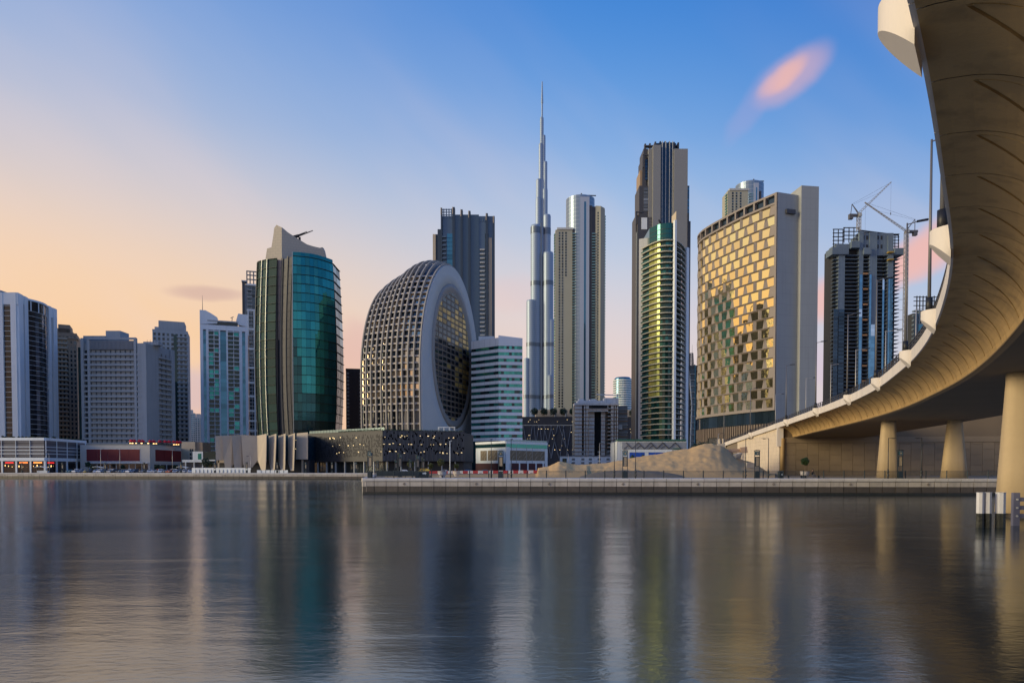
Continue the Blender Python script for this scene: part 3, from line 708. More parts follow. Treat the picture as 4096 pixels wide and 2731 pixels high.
balcony(t, lerp2(cr, ce, .43), lerp2(cr, ce, .88), z0, fl, fh, 3, W_grey, G_black, W_grey_d, 1.9, 1.25)
t.wall_box('corner_wall', W_grey, q2(1043), cr, -1.0, .12, 0, zz(1372)); t.wall_box('corner_wall', W_grey, cr, lerp2(cr, ce, .42), -1.0, .1, 0, zz(1378)); t.wall_box('corner_wall', W_grey, lerp2(cr, ce, .89), ce, -1.0, .1, 0, zz(1378))
M_grille = mat('roof_grille', (.30, .30, .30), .6, var=.08)
n = 34
for i in range(n): t.wall_box('grille_slat', M_grille, lerp2(q2(668), q2(990), i/n), lerp2(q2(668), q2(990), (i+.7)/n), -.4, .1, zz(1397), zz(1362))
t.wall_box('roof_beam', W_grey, q2(652), q2(1006), -.6, .5, zz(1358), zz(1350))
t.wall_box('grille_back', W_grey_d, q2(666), q2(992), -2.5, -.6, zz(1397), zz(1366))
t.box('roof_block', W_grey, q2(600)[0], q2(760)[0], 3, 14, Ht, zz(1339)); t.box('roof_block', W_grey, q2(752)[0], q2(858)[0], 5, 15, Ht, zz(1316)); t.box('roof_block', W_grey, q2(1020)[0], q2(1060)[0]+6, 6, 12, Ht, Ht+2)
for i in range(5): t.mb('roof_mast', M_pole, lambda b, i=i: b.bar((q2(1068)[0]+i*1.9, 3, Ht), (q2(1068)[0]+i*1.9, 3, Ht+2.6), .1, n=5))
t.box('side_glass_strip', G_tealD, q2(578)[0], q2(600)[0], .6, 10, 0, zz(1388))

def brown_right(t, a, b, H, zb, fh):
    x1 = b[0]
    for k in range(25): t.box('balcony', W_grey, x1-8.5, x1-.5, -1.4, 0, zb+k*fh, zb+k*fh+1.0)
    t.box('glass_strip', G_tealD, a[0]+16.5, a[0]+19.5, -.1, .3, 0, H-3)
simple_tower('apartment_tower', 'brown apartment tower rising behind right end of grey hotel', 620, 755, 560, 1322, W_grey, G_pane, 8, 25, 1785, [(627, 745, 1308), (642, 742, 1282)], .55, .6, extra=brown_right)

# red podium with roof terrace
t = thing_at('retail_podium', 'low pale podium with two big dark red panels', 'building', 600, 346)
zz = lambda py: Zt(t, py, 346); cl, cr, ce = P2(t, 345, 346), (0, 0), P2(t, 727, 378); H = zz(1779)
W_pale = mat('pale_tile', (.52, .50, .46), .7, var=.14, nscale=.6, lines=(.9, .45, .03, (.36, .35, .33), .5))
M_red = mat('red_panel', (.16, .012, .018), .6, var=.1, nscale=.2, rnd=.08)
t.prism('wall', W_pale, [(cl[0]-3, 0), cr, ce, P2(t, 724, 420), P2(t, 335, 420)], 0, H)
for i in range(5): t.wall_box('red_panel', M_red, lerp2(P2(t, 347, 346), P2(t, 560, 346), i/5+.002), lerp2(P2(t, 347, 346), P2(t, 560, 346), (i+1)/5-.002), .02, .14, zz(1844), zz(1796))
for i in range(3): t.wall_box('red_panel', M_red, lerp2(cr, ce, .16+i*.275), lerp2(cr, ce, .16+(i+1)*.275-.006), .02, .14, zz(1843.5), zz(1796.5))
for a, b in ((P2(t, 345, 346), P2(t, 562, 346)), (lerp2(cr, ce, .14), lerp2(cr, ce, .995))):
    t.wall_box('panel_frame', W_white2, a, b, .01, .2, zz(1846.5), zz(1844.3)); t.wall_box('panel_frame', W_white2, a, b, .01, .2, zz(1795.7), zz(1794))
for i in range(9): t.wall_box('shop_window', G_shop, lerp2(cl, cr, .08+i*.1), lerp2(cl, cr, .165+i*.1), .02, .1, .2, 4.2)
for i in range(4): t.wall_box('shop_window', G_shop, lerp2(cr, ce, .12+i*.2), lerp2(cr, ce, .28+i*.2), .02, .1, .2, 4.0)
t.wall_box('canopy', W_white2, lerp2(cl, cr, .05), lerp2(cl, cr, .98), .0, 1.2, 4.6, 4.9); t.wall_box('terrace_parapet', W_grey_d, cl, cr, -.5, .1, H, H+.6); t.wall_box('terrace_parapet', W_grey_d, cr, ce, -.5, .1, H, H+.6)
rz_ = t.z+H
M_par = mat('red_canvas', (.55, .01, .03), .7, var=.08)
for i, zx in enumerate((45, 130, 280, 360, 570, 660, 830, 985, 1095, 1225, 1330, 1392)):
    px = 520+zx/6.918; Y = 350+i*1.6; o = tag(link('parasol', None, None, (X(px, Y), Y, rz_)), f'{ORD[i]} red parasol from the left on the hotel terrace', 'parasol', 'red parasols on the hotel terrace')
    MB().lathe([(.05, 0), (.05, 2.7)], 6).build('pole', M_pole, o); MB().lathe([(.95, 1.75), (1.05, 2.1), (.8, 2.6), (.3, 2.95), (.04, 3.05)], 12).build('canopy', M_par, o, True)
for i, zx in enumerate((15, 78, 178, 330, 515, 665, 735, 1225, 1290, 1350)):
    px = 520+zx/6.918; Y = 347.2+(i > 4)*5+(i > 6)*13; o = tag(link('terrace_lamp', None, None, (X(px, Y), Y, rz_+.62)), f'{ORD[i]} glowing dome lamp from left on the terrace edge', 'lamp', 'glowing dome lamps on the terrace edge')
    MB().lathe([(.2, 0), (.2, .12)], 8).build('base', M_dark, o); MB().lathe([(.42, .12), (.38, .3), (.25, .46), (.05, .52)], 10).build('dome', E_warm, o, True)

# foliage stock
M_leaf = mat('leaf', (.045, .085, .022), .6, var=.5, nscale=1.8); M_leafD = mat('dark_leaf', (.022, .045, .016), .6, var=.5, nscale=1.5); M_leafO = mat('olive_leaf', (.09, .095, .02), .6, var=.4, nscale=1.5); M_bark = mat('bark', (.16, .11, .07), .9, var=.3, nscale=4)
def leaf_cloud(n, rx, ry, rz, size, seed, shell=.55, flat=False):
    rnd = random.Random(seed); v, f = [], []
    for i in range(n):
        while True:
            p = Vector((rnd.uniform(-1, 1), rnd.uniform(-1, 1), rnd.uniform(-1, 1)))
            if shell < p.length <= 1 or (p.length <= 1 and rnd.random() < .25): break
        bump = .82+.18*math.sin(5*p.x+seed)*math.cos(4*p.z+p.y*3)
        p = Vector((p.x*rx*bump, p.y*ry*bump, p.z*rz*bump)); a = Vector((rnd.gauss(0, 1), rnd.gauss(0, 1), rnd.gauss(0, 1))).normalized(); b = a.orthogonal().normalized(); s = size*rnd.uniform(.6, 1.4)
        k = len(v); v += [p-a*s, p+b*s*.45, p+a*s, p-b*s*.45]; f.append((k, k+1, k+2, k+3))
    return v, f
def ball_tree(x, y, z, h, r, label, group=None, m=M_leaf, n=1500, name='clipped_tree', cat='tree', seed=1, size=.12, rzf=1.0):
    o = tag(link(name, None, None, (x, y, z)), label, cat, group)
    tr = MB(); tr.bar((0, 0, 0), (.02*h, 0, h*.55), .035*h*.6, .022*h*.6, 7); tr.bar((.02*h, 0, h*.5), (-.15*r, .1*r, h-r*.8), .02*h*.6, .008*h, 5); tr.bar((.02*h, 0, h*.5), (.4*r, -.1*r, h-r*.7), .018*h*.6, .006*h, 5)
    tr.build('trunk', M_bark, o)
    v, f = leaf_cloud(n, r, r, r*rzf, size, seed); v = [p+Vector((0, 0, h-r*rzf)) for p in v]
    link('crown', new_mesh(v, f, m), o); return o
# terrace hedge
hv, hf = [], []
for i in range(26):
    px = 520+i*7.9; v, f = leaf_cloud(120, .75, .5, .5+.35*((i*7) % 3)/2, .16, i); k = len(hv); Y = 349+max(0, i-10)*1.8; c = Vector((X(px, Y), Y, rz_+.9)); hv += [p+c for p in v]; hf += [tuple(j+k for j in q) for q in f]
tag(link('terrace_hedge', new_mesh(hv, hf, M_leafD)), 'dark green hedge plants along the hotel terrace edge', 'hedge', kind='stuff')
hv, hf = [], []
for i in range(22):
    px = 10+i*15.5+random.uniform(-6, 6); Y = 325 if px < 181 else 325+(px-181)*.2; v, f = leaf_cloud(110, .9, .5, .35+.8*random.random()**2, .18, i+50); k = len(hv); c = Vector((X(px, Y), Y, Z(1750, 322)+.4)); hv += [p+c for p in v]; hf += [tuple(j+k for j in q) for q in f]
tag(link('roof_planting', new_mesh(hv, hf, M_leafD)), 'dark planting along the roof edge of the parking podium', 'plants', kind='stuff')

# infill between red podium and fins
t = thing_at('annex_block', 'plain beige block beside the red podium', 'building', 750, 400)
t.box('wall', W_beige, P2(t, 727, 400)[0], P2(t, 781, 400)[0], 0, 12, 0, Zt(t, 1766, 400)); t.box('roof_block', W_brown, P2(t, 781, 400)[0], P2(t, 808, 400)[0], 1, 12, 0, Zt(t, 1768, 400))
for k in range(3):
    for j in range(2): t.box('window', G_pane, P2(t, 760+j*8, 400)[0], P2(t, 766+j*8, 400)[0], -.05, .1, Zt(t, 1805+k*16, 400), Zt(t, 1795+k*16, 400))
t = thing_at('link_building', 'white and dark glass link building left of the fins', 'building', 800, 345)
zz = lambda py: Zt(t, py, 345); x_ = lambda px: P2(t, px, 345)[0]
t.box('white_block', W_white2, x_(728), x_(771), .3, 8, zz(1848), zz(1838)); t.box('white_block', W_white2, x_(771), x_(812), 0, 8, zz(1848), zz(1805)); t.box('window', G_teal, x_(792), x_(806), -.06, .05, zz(1837), zz(1813)); t.box('glass_wall', G_tealD, x_(812), x_(864), .2, 8, zz(1838), zz(1806))
t.box('undercroft', W_char, x_(728), x_(864), 1.2, 9, 0, zz(1848)-.01); t.box('canopy', W_white2, x_(815), x_(864), -1, .19, zz(1843), zz(1838))
for i in range(3): t.box('column', W_white2, x_(740+i*34), x_(743+i*34), .1, .9, 0, zz(1848)-.01)

# white and blue tower with a hollow crown
t = thing_at('residential_tower', 'white tower with blue glass strips and hollow crown', 'building', 905, 520)
zz = lambda py: Zt(t, py, 520); q2 = lambda zx: P2(t, 780+zx*.689, 520); fl = 28; zb = zz(820+1425*.689); fh = (zz(820+735*.689)-zb)/fl; H = zz(820+728*.689)
t.box('wall', G_black, q2(45)[0], q2(310)[0], .5, 26, 0, H)
for a, b in ((43, 60), (76, 90), (147, 155), (189, 198), (262, 279), (297, 312), (119, 122), (229, 232)): t.box('pier', W_white, q2(a)[0], q2(b)[0], 0, .9, 0, H)
for a, b in ((60, 76), (155, 189), (279, 297)):
    for k in range(fl): t.box('strip_window', G_blue, q2(a)[0], q2(b)[0], .2, .5, zb+k*fh+.03, zb+(k+1)*fh-.03)
for a, b in ((90, 147), (198, 262)):
    for k in range(fl+1): t.box('slab', W_white, q2(a)[0], q2(b)[0], -.7, .5, zb+k*fh-.22, zb+k*fh+.22)
    for k in range(fl):
        for j in range(2):
            x0 = q2(a)[0]+(q2(b)[0]-q2(a)[0])*j/2; x1 = x0+(q2(b)[0]-q2(a)[0])/2
            t.box('window', G_tealD if random.random() < .7 else G_teal, x0+.35, x1-.35, .2, .48, zb+k*fh+.25, zb+(k+1)*fh-.25)
t.box('band', W_white, q2(43)[0], q2(312)[0], -.1, 2, H, zz(820+700*.689))
t.box('crown_glass', G_pane, q2(90)[0], q2(255)[0], .6, 3, zz(820+700*.689), zz(820+680*.689)); t.box('crown_beam', W_grey, q2(85)[0], q2(258)[0], -.4, 4, zz(820+680*.689), zz(820+672*.689))
for pts in ([(43, 618), (75, 618), (110, 636), (140, 655), (140, 690), (43, 700)], [(258, 625), (312, 628), (312, 700), (258, 690), (246, 668)]):
    n = len(pts); v = [(q2(x)[0], -.2, zz(820+y*.689)) for x, y in pts]+[(q2(x)[0], 6, zz(820+y*.689)) for x, y in pts]
    link('crown_wall', new_mesh(v, [(i, (i+1) % n, n+(i+1) % n, n+i) for i in range(n)]+[tuple(range(n-1, -1, -1)), tuple(range(n, 2*n))], W_white), t.o)
t.mb('antenna', M_pole, lambda b: b.bar((q2(57)[0], 2, zz(820+618*.689)), (q2(57)[0], 2, zz(820+530*.689)), .25, .08, 6))
t.mb('roof_crane', M_pole, lambda b: (b.bar((q2(222)[0], 1, zz(820+672*.689)), (q2(224)[0], 1, zz(820+650*.689)), .3, n=5), b.bar((q2(214)[0], 1, zz(820+652*.689)), (q2(232)[0], 1, zz(820+643*.689)), .25, n=5)))

face(t)

# framed tower behind it
t = thing_at('framed_tower', 'slim tower with pale frames between white and teal towers', 'building', 1010, 630)
zz = lambda py: Zt(t, 820+py*.689, 630); q2 = lambda zx: P2(t, 780+zx*.689, 630)
t.box('wall', W_grey_d, q2(298)[0], q2(395)[0], .6, 24, 0, zz(462)); t.box('dark_pier', W_char, q2(285)[0], q2(298)[0], .2, 20, 0, zz(450)); t.box('roof_plate', W_grey, q2(282)[0], q2(312)[0], -.5, 8, zz(448), zz(440))
for k, zy in enumerate((462, 610, 720, 834, 944, 1030, 1110, 1195, 1252, 1308)): t.box('frame_beam', W_white2, q2(310)[0], q2(390)[0], -.3, .6, zz(zy+5), zz(zy-5))
for zx in (314, 348): t.box('frame_post', W_white2, q2(zx)[0], q2(zx+7)[0], -.2, .55, 0, zz(610))
zb = zz(1340); nfl = 40; fh = (zz(470)-zb)/nfl
for k in range(nfl):
    for j in range(3): t.box('window', G_pane, q2(316+j*22)[0]+.3, q2(334+j*22)[0], .45, .62, zb+k*fh+.4, zb+(k+1)*fh-.5)
    t.box('balcony', W_grey, q2(312)[0], q2(342)[0], -.15, .6, zb+k*fh-.2, zb+k*fh+.35)
for zx in (312, 330, 350, 368, 386): t.box('crown_post', W_grey_d, q2(zx)[0]-.5, q2(zx)[0]+.5, 1, 2, zz(462), zz(380))
for zy in (383, 405, 430): t.box('crown_beam', W_grey_d, q2(310)[0], q2(390)[0], 1.1, 1.9, zz(zy+3), zz(zy-3))

face(t)

# pale far skyline at left
for (p0, p1, py, Y, lab) in ((758, 782, 1652, 1150, 'hazy far block seen left of the white and blue tower'), (782, 812, 1668, 1050, 'hazy far stepped block beside the white and blue tower')):
    simple_tower('far_block', lab, p0, p1, Y, py, W_grey, G_blue, 3, 18, 1800, [(p0+5, p1-10, py-14)], .6, .6, 20)

# unseen towers beyond the left edge, added and darkened to be mirrored in honeycomb windows
for (xx, yy, ww, hh, lab) in ((-405, 345, 60, 172, 'tall plain tower beyond the left picture edge'), (-490, 320, 44, 115, 'broad plain tower farther beyond the left picture edge'), (-418, 452, 52, 165, 'plain tower behind the first beyond the left picture edge'), (-500, 540, 60, 172, 'tallest plain tower beyond the left picture edge')):
    t = Thing('outlying_tower', lab, 'building', xx, yy); t.box('wall', mat('outlying_wall', (.035, .04, .042), .9), -ww/2, ww/2, 0, 66 if yy < 400 else 36, 0, hh)
    for k in range(int(hh/4)): t.box('window_band', W_char, -ww/2+1, ww/2-1, -.1, .1, k*4+1, k*4+3); t.box('side_window_band', W_char, ww/2-.1, ww/2+.1, 2, 34, k*4+1, k*4+3)
# ================================================================== centre
def plate(t, name, m, pts, thick):
    """a panel cut to an outline: pts = (px, py, Y)"""
    V = [at(*p)-Vector((t.x, t.y, t.z)) for p in pts]; n = len(V); b = MB()
    b.add(V+[v+Vector((0, thick, 0)) for v in V], [tuple(range(n)), tuple(range(2*n-1, n-1, -1))]+[((i+1) % n, i, n+i, n+(i+1) % n) for i in range(n)])
    return b.build(name, m, t.o)
# beige leaf-walled pavilion
t = thing_at('leaf_pavilion', 'beige pavilion of leaning leaf shaped wall panels', 'building', 1046, 304)
zx = lambda x: 800+x/3.36
zy = lambda y: 1660+y/3.36
M_leafwall = mat('leaf_wall_plaster', (.50, .425, .33), .85, var=.07, nscale=.5, bump=.2, bscale=8, rnd=.04)
zz = lambda y: Zt(t, zy(y), 304)
t.box('glass_wall', glass('navy_glass', (.02, .07, .11), .08, .4, .2), P2(t, zx(770), 304)[0], P2(t, zx(1440), 304)[0], 1.2, 14, zz(598), zz(268))
t.box('wall', M_leafwall, P2(t, zx(212), 304)[0], P2(t, zx(770), 304)[0], 1.0, 14, zz(640), zz(284)); t.box('undercroft', W_char, P2(t, zx(230), 304)[0], P2(t, zx(1440), 304)[0], 3.0, 12, 0, zz(600))
for pts in (
    [(205, 278, 303), (302, 275, 304), (322, 605, 304), (212, 605, 303)],
    [(298, 275, 302.5), (432, 268, 304), (458, 650, 304), (420, 702, 303), (335, 702, 302.5), (318, 600, 302.5)],
    [(426, 268, 302), (560, 262, 304), (588, 650, 304), (555, 705, 303), (462, 705, 302), (452, 640, 302)],
    [(555, 262, 301.5), (768, 276, 303), (772, 608, 303), (700, 702, 302.5), (592, 702, 301.8), (578, 640, 301.5)],
    [(766, 276, 303), (893, 248, 299), (890, 600, 299), (880, 738, 299), (822, 738, 300.5), (800, 670, 301.5), (774, 606, 303)],
    [(922, 280, 303), (1025, 248, 299), (1014, 610, 299), (1002, 740, 299), (956, 740, 300), (925, 620, 303)],
    [(1052, 280, 303), (1148, 245, 299), (1146, 610, 299), (1140, 742, 299), (1090, 742, 300), (1052, 620, 303)],
    [(1184, 272, 303), (1275, 240, 299), (1266, 610, 299), (1260, 745, 299), (1216, 745, 300), (1180, 620, 303)],
    [(1300, 242, 303), (1447, 230, 301), (1447, 592, 301), (1284, 594, 303)]):
    plate(t, 'leaf_panel', M_leafwall, [(zx(a), zy(b), c) for a, b, c in pts], .5)
for a in (232, 1362): t.box('column', W_beige, P2(t, zx(a), 304)[0]-.3, P2(t, zx(a), 304)[0]+.5, 1, 2, 0, zz(600))
t.box('wall_light', E_lamp, P2(t, zx(1278), 304)[0], P2(t, zx(1288), 304)[0], .9, 1.15, zz(336), zz(330)); t.box('wall_light', E_lamp, P2(t, zx(1274), 304)[0], P2(t, zx(1283), 304)[0], .9, 1.15, zz(454), zz(448))

# perforated parking podium of the ring tower
t = thing_at('perforated_podium', 'dark perforated parking podium below the ring shaped tower', 'building', 1530, 291)
cl, cr, ce, cd = P2(t, 1230, 321), (0, 0), P2(t, 1857, 302), P2(t, 1893, 330); zz = lambda py: Zt(t, py, 291); H = zz(1722); zu = zz(1844)
M_perf = mat('perforated_metal', (.050, .050, .053), .6, .2, var=.06, nscale=.3); M_slot = mat('slot_dark', (.008, .008, .009), .9); M_louv = mat('louvre_grey', (.12, .125, .135), .5, .3, var=.05, rnd=.12)
t.prism('wall', M_perf, [cl, cr, lerp2(cr, ce, .002), (ce[0], ce[1]+.4), ce, cd, P2(t, 1880, 352), P2(t, 1235, 352)], zu, H)
t.prism('undercroft', W_char, [P2(t, 1236, 326), P2(t, 1532, 297), P2(t, 1855, 308), P2(t, 1888, 332), P2(t, 1240, 340)], 0, zu)
pv, qv = Vector(cl), Vector(cr); tv = (qv-pv); Ln = tv.length; tv /= Ln; nv = Vector((tv.y, -tv.x)); sb = MB(); rs = random.Random(3)
n = 74
for i in range(n):
    for j in range(9):
        if rs.random() < .52:
            hh = rs.choice((.5, .9, 1.3, 1.7)); z = zu+2.0+j*1.28+rs.choice((0, .3)); c = pv+tv*(i+.5)*Ln/n+nv*.02; a = c-tv*.13; b2 = c+tv*.13
            if z+hh < H-1.2: sb.prism([tuple(a), tuple(b2), tuple(b2+nv*.015), tuple(a+nv*.015)], z, z+hh)
tag(sb.build('facade_slots', M_slot, t.o), kind='stuff')
pv, qv = Vector(cr), Vector(ce); tv = (qv-pv); Ln = tv.length; tv /= Ln; nv = Vector((tv.y, -tv.x)); n = 62
t.wall_box('louvre_back', M_slot, cr, ce, .01, .05, zu+.2, H-.3)
for i in range(n):
    a = lerp2(cr, ce, (i+.22)/n); b2 = lerp2(cr, ce, (i+.78)/n); z = zu+.1; segs = []
    while z < H-.1:
        h = rs.uniform(2.2, 6.5); e = min(z+h, H-.02); segs.append((z, e)); z = e+(rs.uniform(.5, 1.5) if rs.random() < .8 else .05)
    for (z0_, z1_) in segs: t.wall_box('louvre', M_louv, a, b2, .06, .42, z0_, z1_)
t.wall_box('parapet', M_perf, cl, cr, -.3, .12, H, H+.25); t.wall_box('parapet', M_perf, cr, ce, -.3, .45, H, H+.25)
for zl in (zz(1745), zz(1776.5), zz(1808.5)):
    for i in range(12):
        f0 = rs.random(); a = lerp2(cr, ce, f0*.97); b2 = lerp2(cr, ce, f0*.97+rs.uniform(.008, .022)); zq = zl+rs.choice((-.35, 0, .35)); t.wall_box('parking_light', E_lamp, a, b2, .43, .46, zq, zq+.2)
    for i in range(6):
        f0 = rs.uniform(.3, .98); a = lerp2(cl, cr, f0); b2 = lerp2(cl, cr, f0+.01); zq = zl+rs.choice((-.2, .2)); t.wall_box('parking_light', E_lamp, a, b2, .03, .06, zq, zq+.25)
for i in range(8): p = lerp2(cl, cr, (i+.05)/8); t.wall_box('column', W_grey, p, lerp2(cl, cr, (i+.11)/8), -1, -.3, 0, zu)
for i in range(6): p = lerp2(cr, ce, (i+.3)/6); t.wall_box('column', W_grey, p, lerp2(cr, ce, (i+.36)/6), -1, -.3, 0, zu)
for i in range(16): p = lerp2(cl, cr, (i+.1)/16); t.wall_box('shop_window', G_pane, p, lerp2(cl, cr, (i+.95)/16), -3.8, -3.6, .1, zu-.3)
M_clear = mat('pale_glass', (.25, .36, .36), .1, .3)
for i in range(24): t.wall_box('terrace_glass', M_clear, lerp2(cl, cr, i/24+.002), lerp2(cl, cr, (i+1)/24-.002), -1.2, -1.15, H+.25, H+1.5)
hv, hf = [], []
for i in range(60):
    f0 = i/60; p = lerp2(cl, cr, .45+f0*.9) if f0 < .6 else lerp2(cr, ce, (f0-.6)*2.5); v, f = leaf_cloud(60, 1.1, .7, .35+.4*rs.random(), .2, i+90); k = len(hv)
    c = Vector((p[0]+t.x, p[1]+t.y+1.6, t.z+H+.4)); hv += [q+c for q in v]; hf += [tuple(j+k for j in q) for q in f]
tag(link('roof_planting', new_mesh(hv, hf, M_leaf)), 'green planting along the roof of the perforated podium', 'plants', kind='stuff')
t = thing_at('roof_pergola', 'small white pergola on the podium in front of ring', 'pergola', 1786, 318, z=G+H-.2)
for a in (-3.8, -1.3, 1.3, 3.6): t.box('post', W_white, a-.12, a+.12, 0, .25, 0, 3.2); t.box('post', W_white, a-.12, a+.12, 3, 3.25, 0, 3.2)
for k in range(9): t.box('rafter', W_white, -4, 4, k*.38-.05, k*.38+.12, 3.2, 3.45)
t.box('bench', W_white, -3, 3, .5, 1.2, 0, 1.0)

# ring shaped tower: a thick upright disc with ribs round its rim and an oval window in its flat side
IX, IY = X(1689, 366), 366.0
dirv = Vector((X(1917, 452)-IX, 452-IY)); W = dirv.length; dirv /= W; nrm = Vector((dirv.y, -dirv.x))      # along the flat side / out of it
IR = Thing('ring_tower', 'round ribbed tower with an oval mirror window in its flat side', 'building', IX, IY, G)
HT = Z(1070, (366+452)/2)-G; ZW = Z(1478, 366)-G; TH = 38.0
def half_w(z, s=1.0):
    zt_ = ZW+(HT-ZW)*s
    if z <= ZW: return (W/2)*(1-.035*((ZW-z)/ZW)**2)*(.55+.45*s)
    q = 1-((z-ZW)/(zt_-ZW))**2
    return (W/2)*math.sqrt(max(q, 0))*(.55+.45*s)
def ring_scale(tt): return 1.0+.055*math.sin(math.pi*min(tt*1.5, 1))-.15*tt**3.2
def rp(tt, z, out=0.0):     # point on the near rim at depth fraction tt behind the flat side
    s = ring_scale(tt); hw = half_w(z, s)+out; c = dirv*(W/2)-nrm*TH*tt; p = c-dirv*hw; return Vector((p.x, p.y, z))
def top_z(tt): return ZW+(HT-ZW)*ring_scale(tt)
W_ring = mat('ring_stone', (.62, .63, .60), .75, var=.05, nscale=.2, lines=(1.5, .75, .03, (.47, .48, .46), .5))
W_rib = mat('rib_metal', (.33, .31, .28), .6, .1, var=.06, nscale=.2)
W_slab = mat('ring_slab', (.50, .45, .39), .7, var=.08, nscale=.3, rnd=.05)
# flat side plate
prof = []
zs = [0, ZW*.25, ZW*.5, ZW*.75, ZW]+[ZW+(HT-ZW)*math.sin(R(90)*i/22) for i in range(1, 23)]
for z in zs: prof.append((W/2-half_w(z), z))
prof = prof+[(W/2+half_w(z), z) for z in zs[::-1][1:]]
n = len(prof); v = []
for off in (0, -1.6):
    for x_, z in prof: p = dirv*x_+nrm*off; v.append((p.x, p.y, z))
link('flat_side', new_mesh(v, [tuple(range(n))[::-1], tuple(range(n, 2*n))]+[(i, (i+1) % n, n+(i+1) % n, n+i) for i in range(n)], W_ring), IR.o)
# oval window: sloped collar, ring and panes
def ell_c(py): return Z(py, (366+452)/2)-G
ez0, ez1 = ell_c(1168), ell_c(1690); ezc, ehz = (ez0+ez1)/2, (ez0-ez1)/2
ex0 = IR.lx(0) if False else None
def side_x(px):   # distance along the flat side at a photo column
    u = (px-CX)/F; return (u*IY-IX)/(dirv.x-u*dirv.y)
exl, exr = side_x(1736), side_x(1879); exc, ehx = (exl+exr)/2, (exr-exl)/2
def ell(k, a, off): p = dirv*(exc+ehx*k*math.cos(a))+nrm*off; return (p.x, p.y, ezc+ehz*k*math.sin(a)) if k <= 1.001 else (p.x, p.y, ezc+(ehz+ehx*(k-1))*math.sin(a))
def annulus(name, m, prof, nseg=72):
    v, f = [], []; k = len(prof)
    for i in range(nseg):
        for (kk, off) in prof: v.append(ell(kk, 2*math.pi*i/nseg, off))
    for i in range(nseg):
        for j in range(k-1): a = i*k+j; b2 = ((i+1) % nseg)*k+j; f.append((a, b2, b2+1, a+1))
    return link(name, new_mesh(v, f, m, True), IR.o)
annulus('window_rim', W_rib, [(1.13, .02), (1.13, .9), (1.06, 1.0), (1.0, .75), (.97, .10), (.95, .05)])
annulus('window_collar', W_ring, [(1.36, .03), (1.14, .55), (1.13, .05)])
annulus('outer_rim', W_rib, [(1.0, .02), (.985, .2), (.96, .05)])
npx, npz = 9, 25
annulus('oval_backing', mat('bronze_lattice', (.20, .155, .11), .6, var=.1), [(.99, .04), (.01, .05)])
for j in range(npz):
    for i in range(npx):
        xx = exc+ehx*(-1+2*(i+.5)/npx); z = ezc+ehz*(-1+2*(j+.5)/npz)
        if ((abs(xx-exc)-ehx/npx*.3)/ehx)**2+((abs(z-ezc)-ehz/npz*.3)/ehz)**2 > 1.0: continue
        p = dirv*xx+nrm*.10; link('oval_pane', cube(glass('gold_reflection_pane', (.70, .46, .13), .30, .45, .4) if (i > 4 and j > 5 and rs.random() < .7) or (j in (18, 19, 20) and rs.random() < .6) or rs.random() < .06 else G_black), IR.o, (p.x, p.y, z), math.atan2(dirv.y, dirv.x), (2*ehx/npx-1.3, .12, 2*ehz/npz-1.0))  # gold panes paint in the reflection of the honeycomb facade
# ribs, floors, panes on the rim
NR = 11
zl = [0, 6, 12, 20, 30, 40, 50]+[ZW+(HT-ZW)*math.sin(R(90)*i/20)*.9995 for i in range(0, 21)]
def rim_path(tt, far=True):
    s = ring_scale(tt); out = []
    for z in zl:
        zz_ = z if z <= ZW else ZW+(z-ZW)*s; out.append((zz_, half_w(zz_, s)))
    return out
for r_ in range(NR+1):
    tt = .03+.97*r_/NR; pth = rim_path(tt); c = dirv*(W/2)-nrm*TH*tt; w_ = .33; v, f = [], []
    pts = [(-h, z) for z, h in pth]+[(h, z) for z, h in pth[::-1][1:18]]
    for i, (x_, z) in enumerate(pts):
        a = pts[max(i-1, 0)]; b2 = pts[min(i+1, len(pts)-1)]; d = Vector((b2[0]-a[0], b2[1]-a[1])).normalized(); o_ = Vector((-d.y, d.x))
        for (k1, k2) in ((-1, .75), (1, .75), (1, -.9), (-1, -.9)):
            p = c+dirv*(x_+o_.x*k2)+nrm*k1*w_; v.append((p.x, p.y, z+o_.y*k2))
    for i in range(len(pts)-1):
        for j in range(4): a = i*4+j; b2 = i*4+(j+1) % 4; f.append((a, b2, b2+4, a+4))
    link('rib', new_mesh(v, f, W_rib), IR.o)
# inner shell
v, f = [], []; nt_ = 10
for k in range(nt_+1):
    tt = k/nt_; c = dirv*(W/2)-nrm*TH*tt
    pts = [(-max(h-1.7, 0), z-(1.2 if z > ZW+1 else 0)) for z, h in rim_path(tt)]; pts += [(-x_, z) for x_, z in pts[::-1][1:]]
    for x_, z in pts: p = c+dirv*x_; v.append((p.x, p.y, z))
m_ = len(pts)
for k in range(nt_):
    for i in range(m_-1): a = k*m_+i; f.append((a, a+1, a+m_+1, a+m_))
f.append(tuple(range(nt_*m_, (nt_+1)*m_)))
link('shell', new_mesh(v, f, mat('shell_metal', (.17, .165, .16), .5, .35, var=.06)), IR.o)
FH = 3.62; NF = int((HT*.92)/FH)
G_ring = [G_pane, glass('sunset_peach_glass', (.62, .52, .38), .05, .85, .3), glass('sunset_peach_glass', (0, 0, 0)), G_pane]  # peach tint paints sunset reflections into half the rim windows
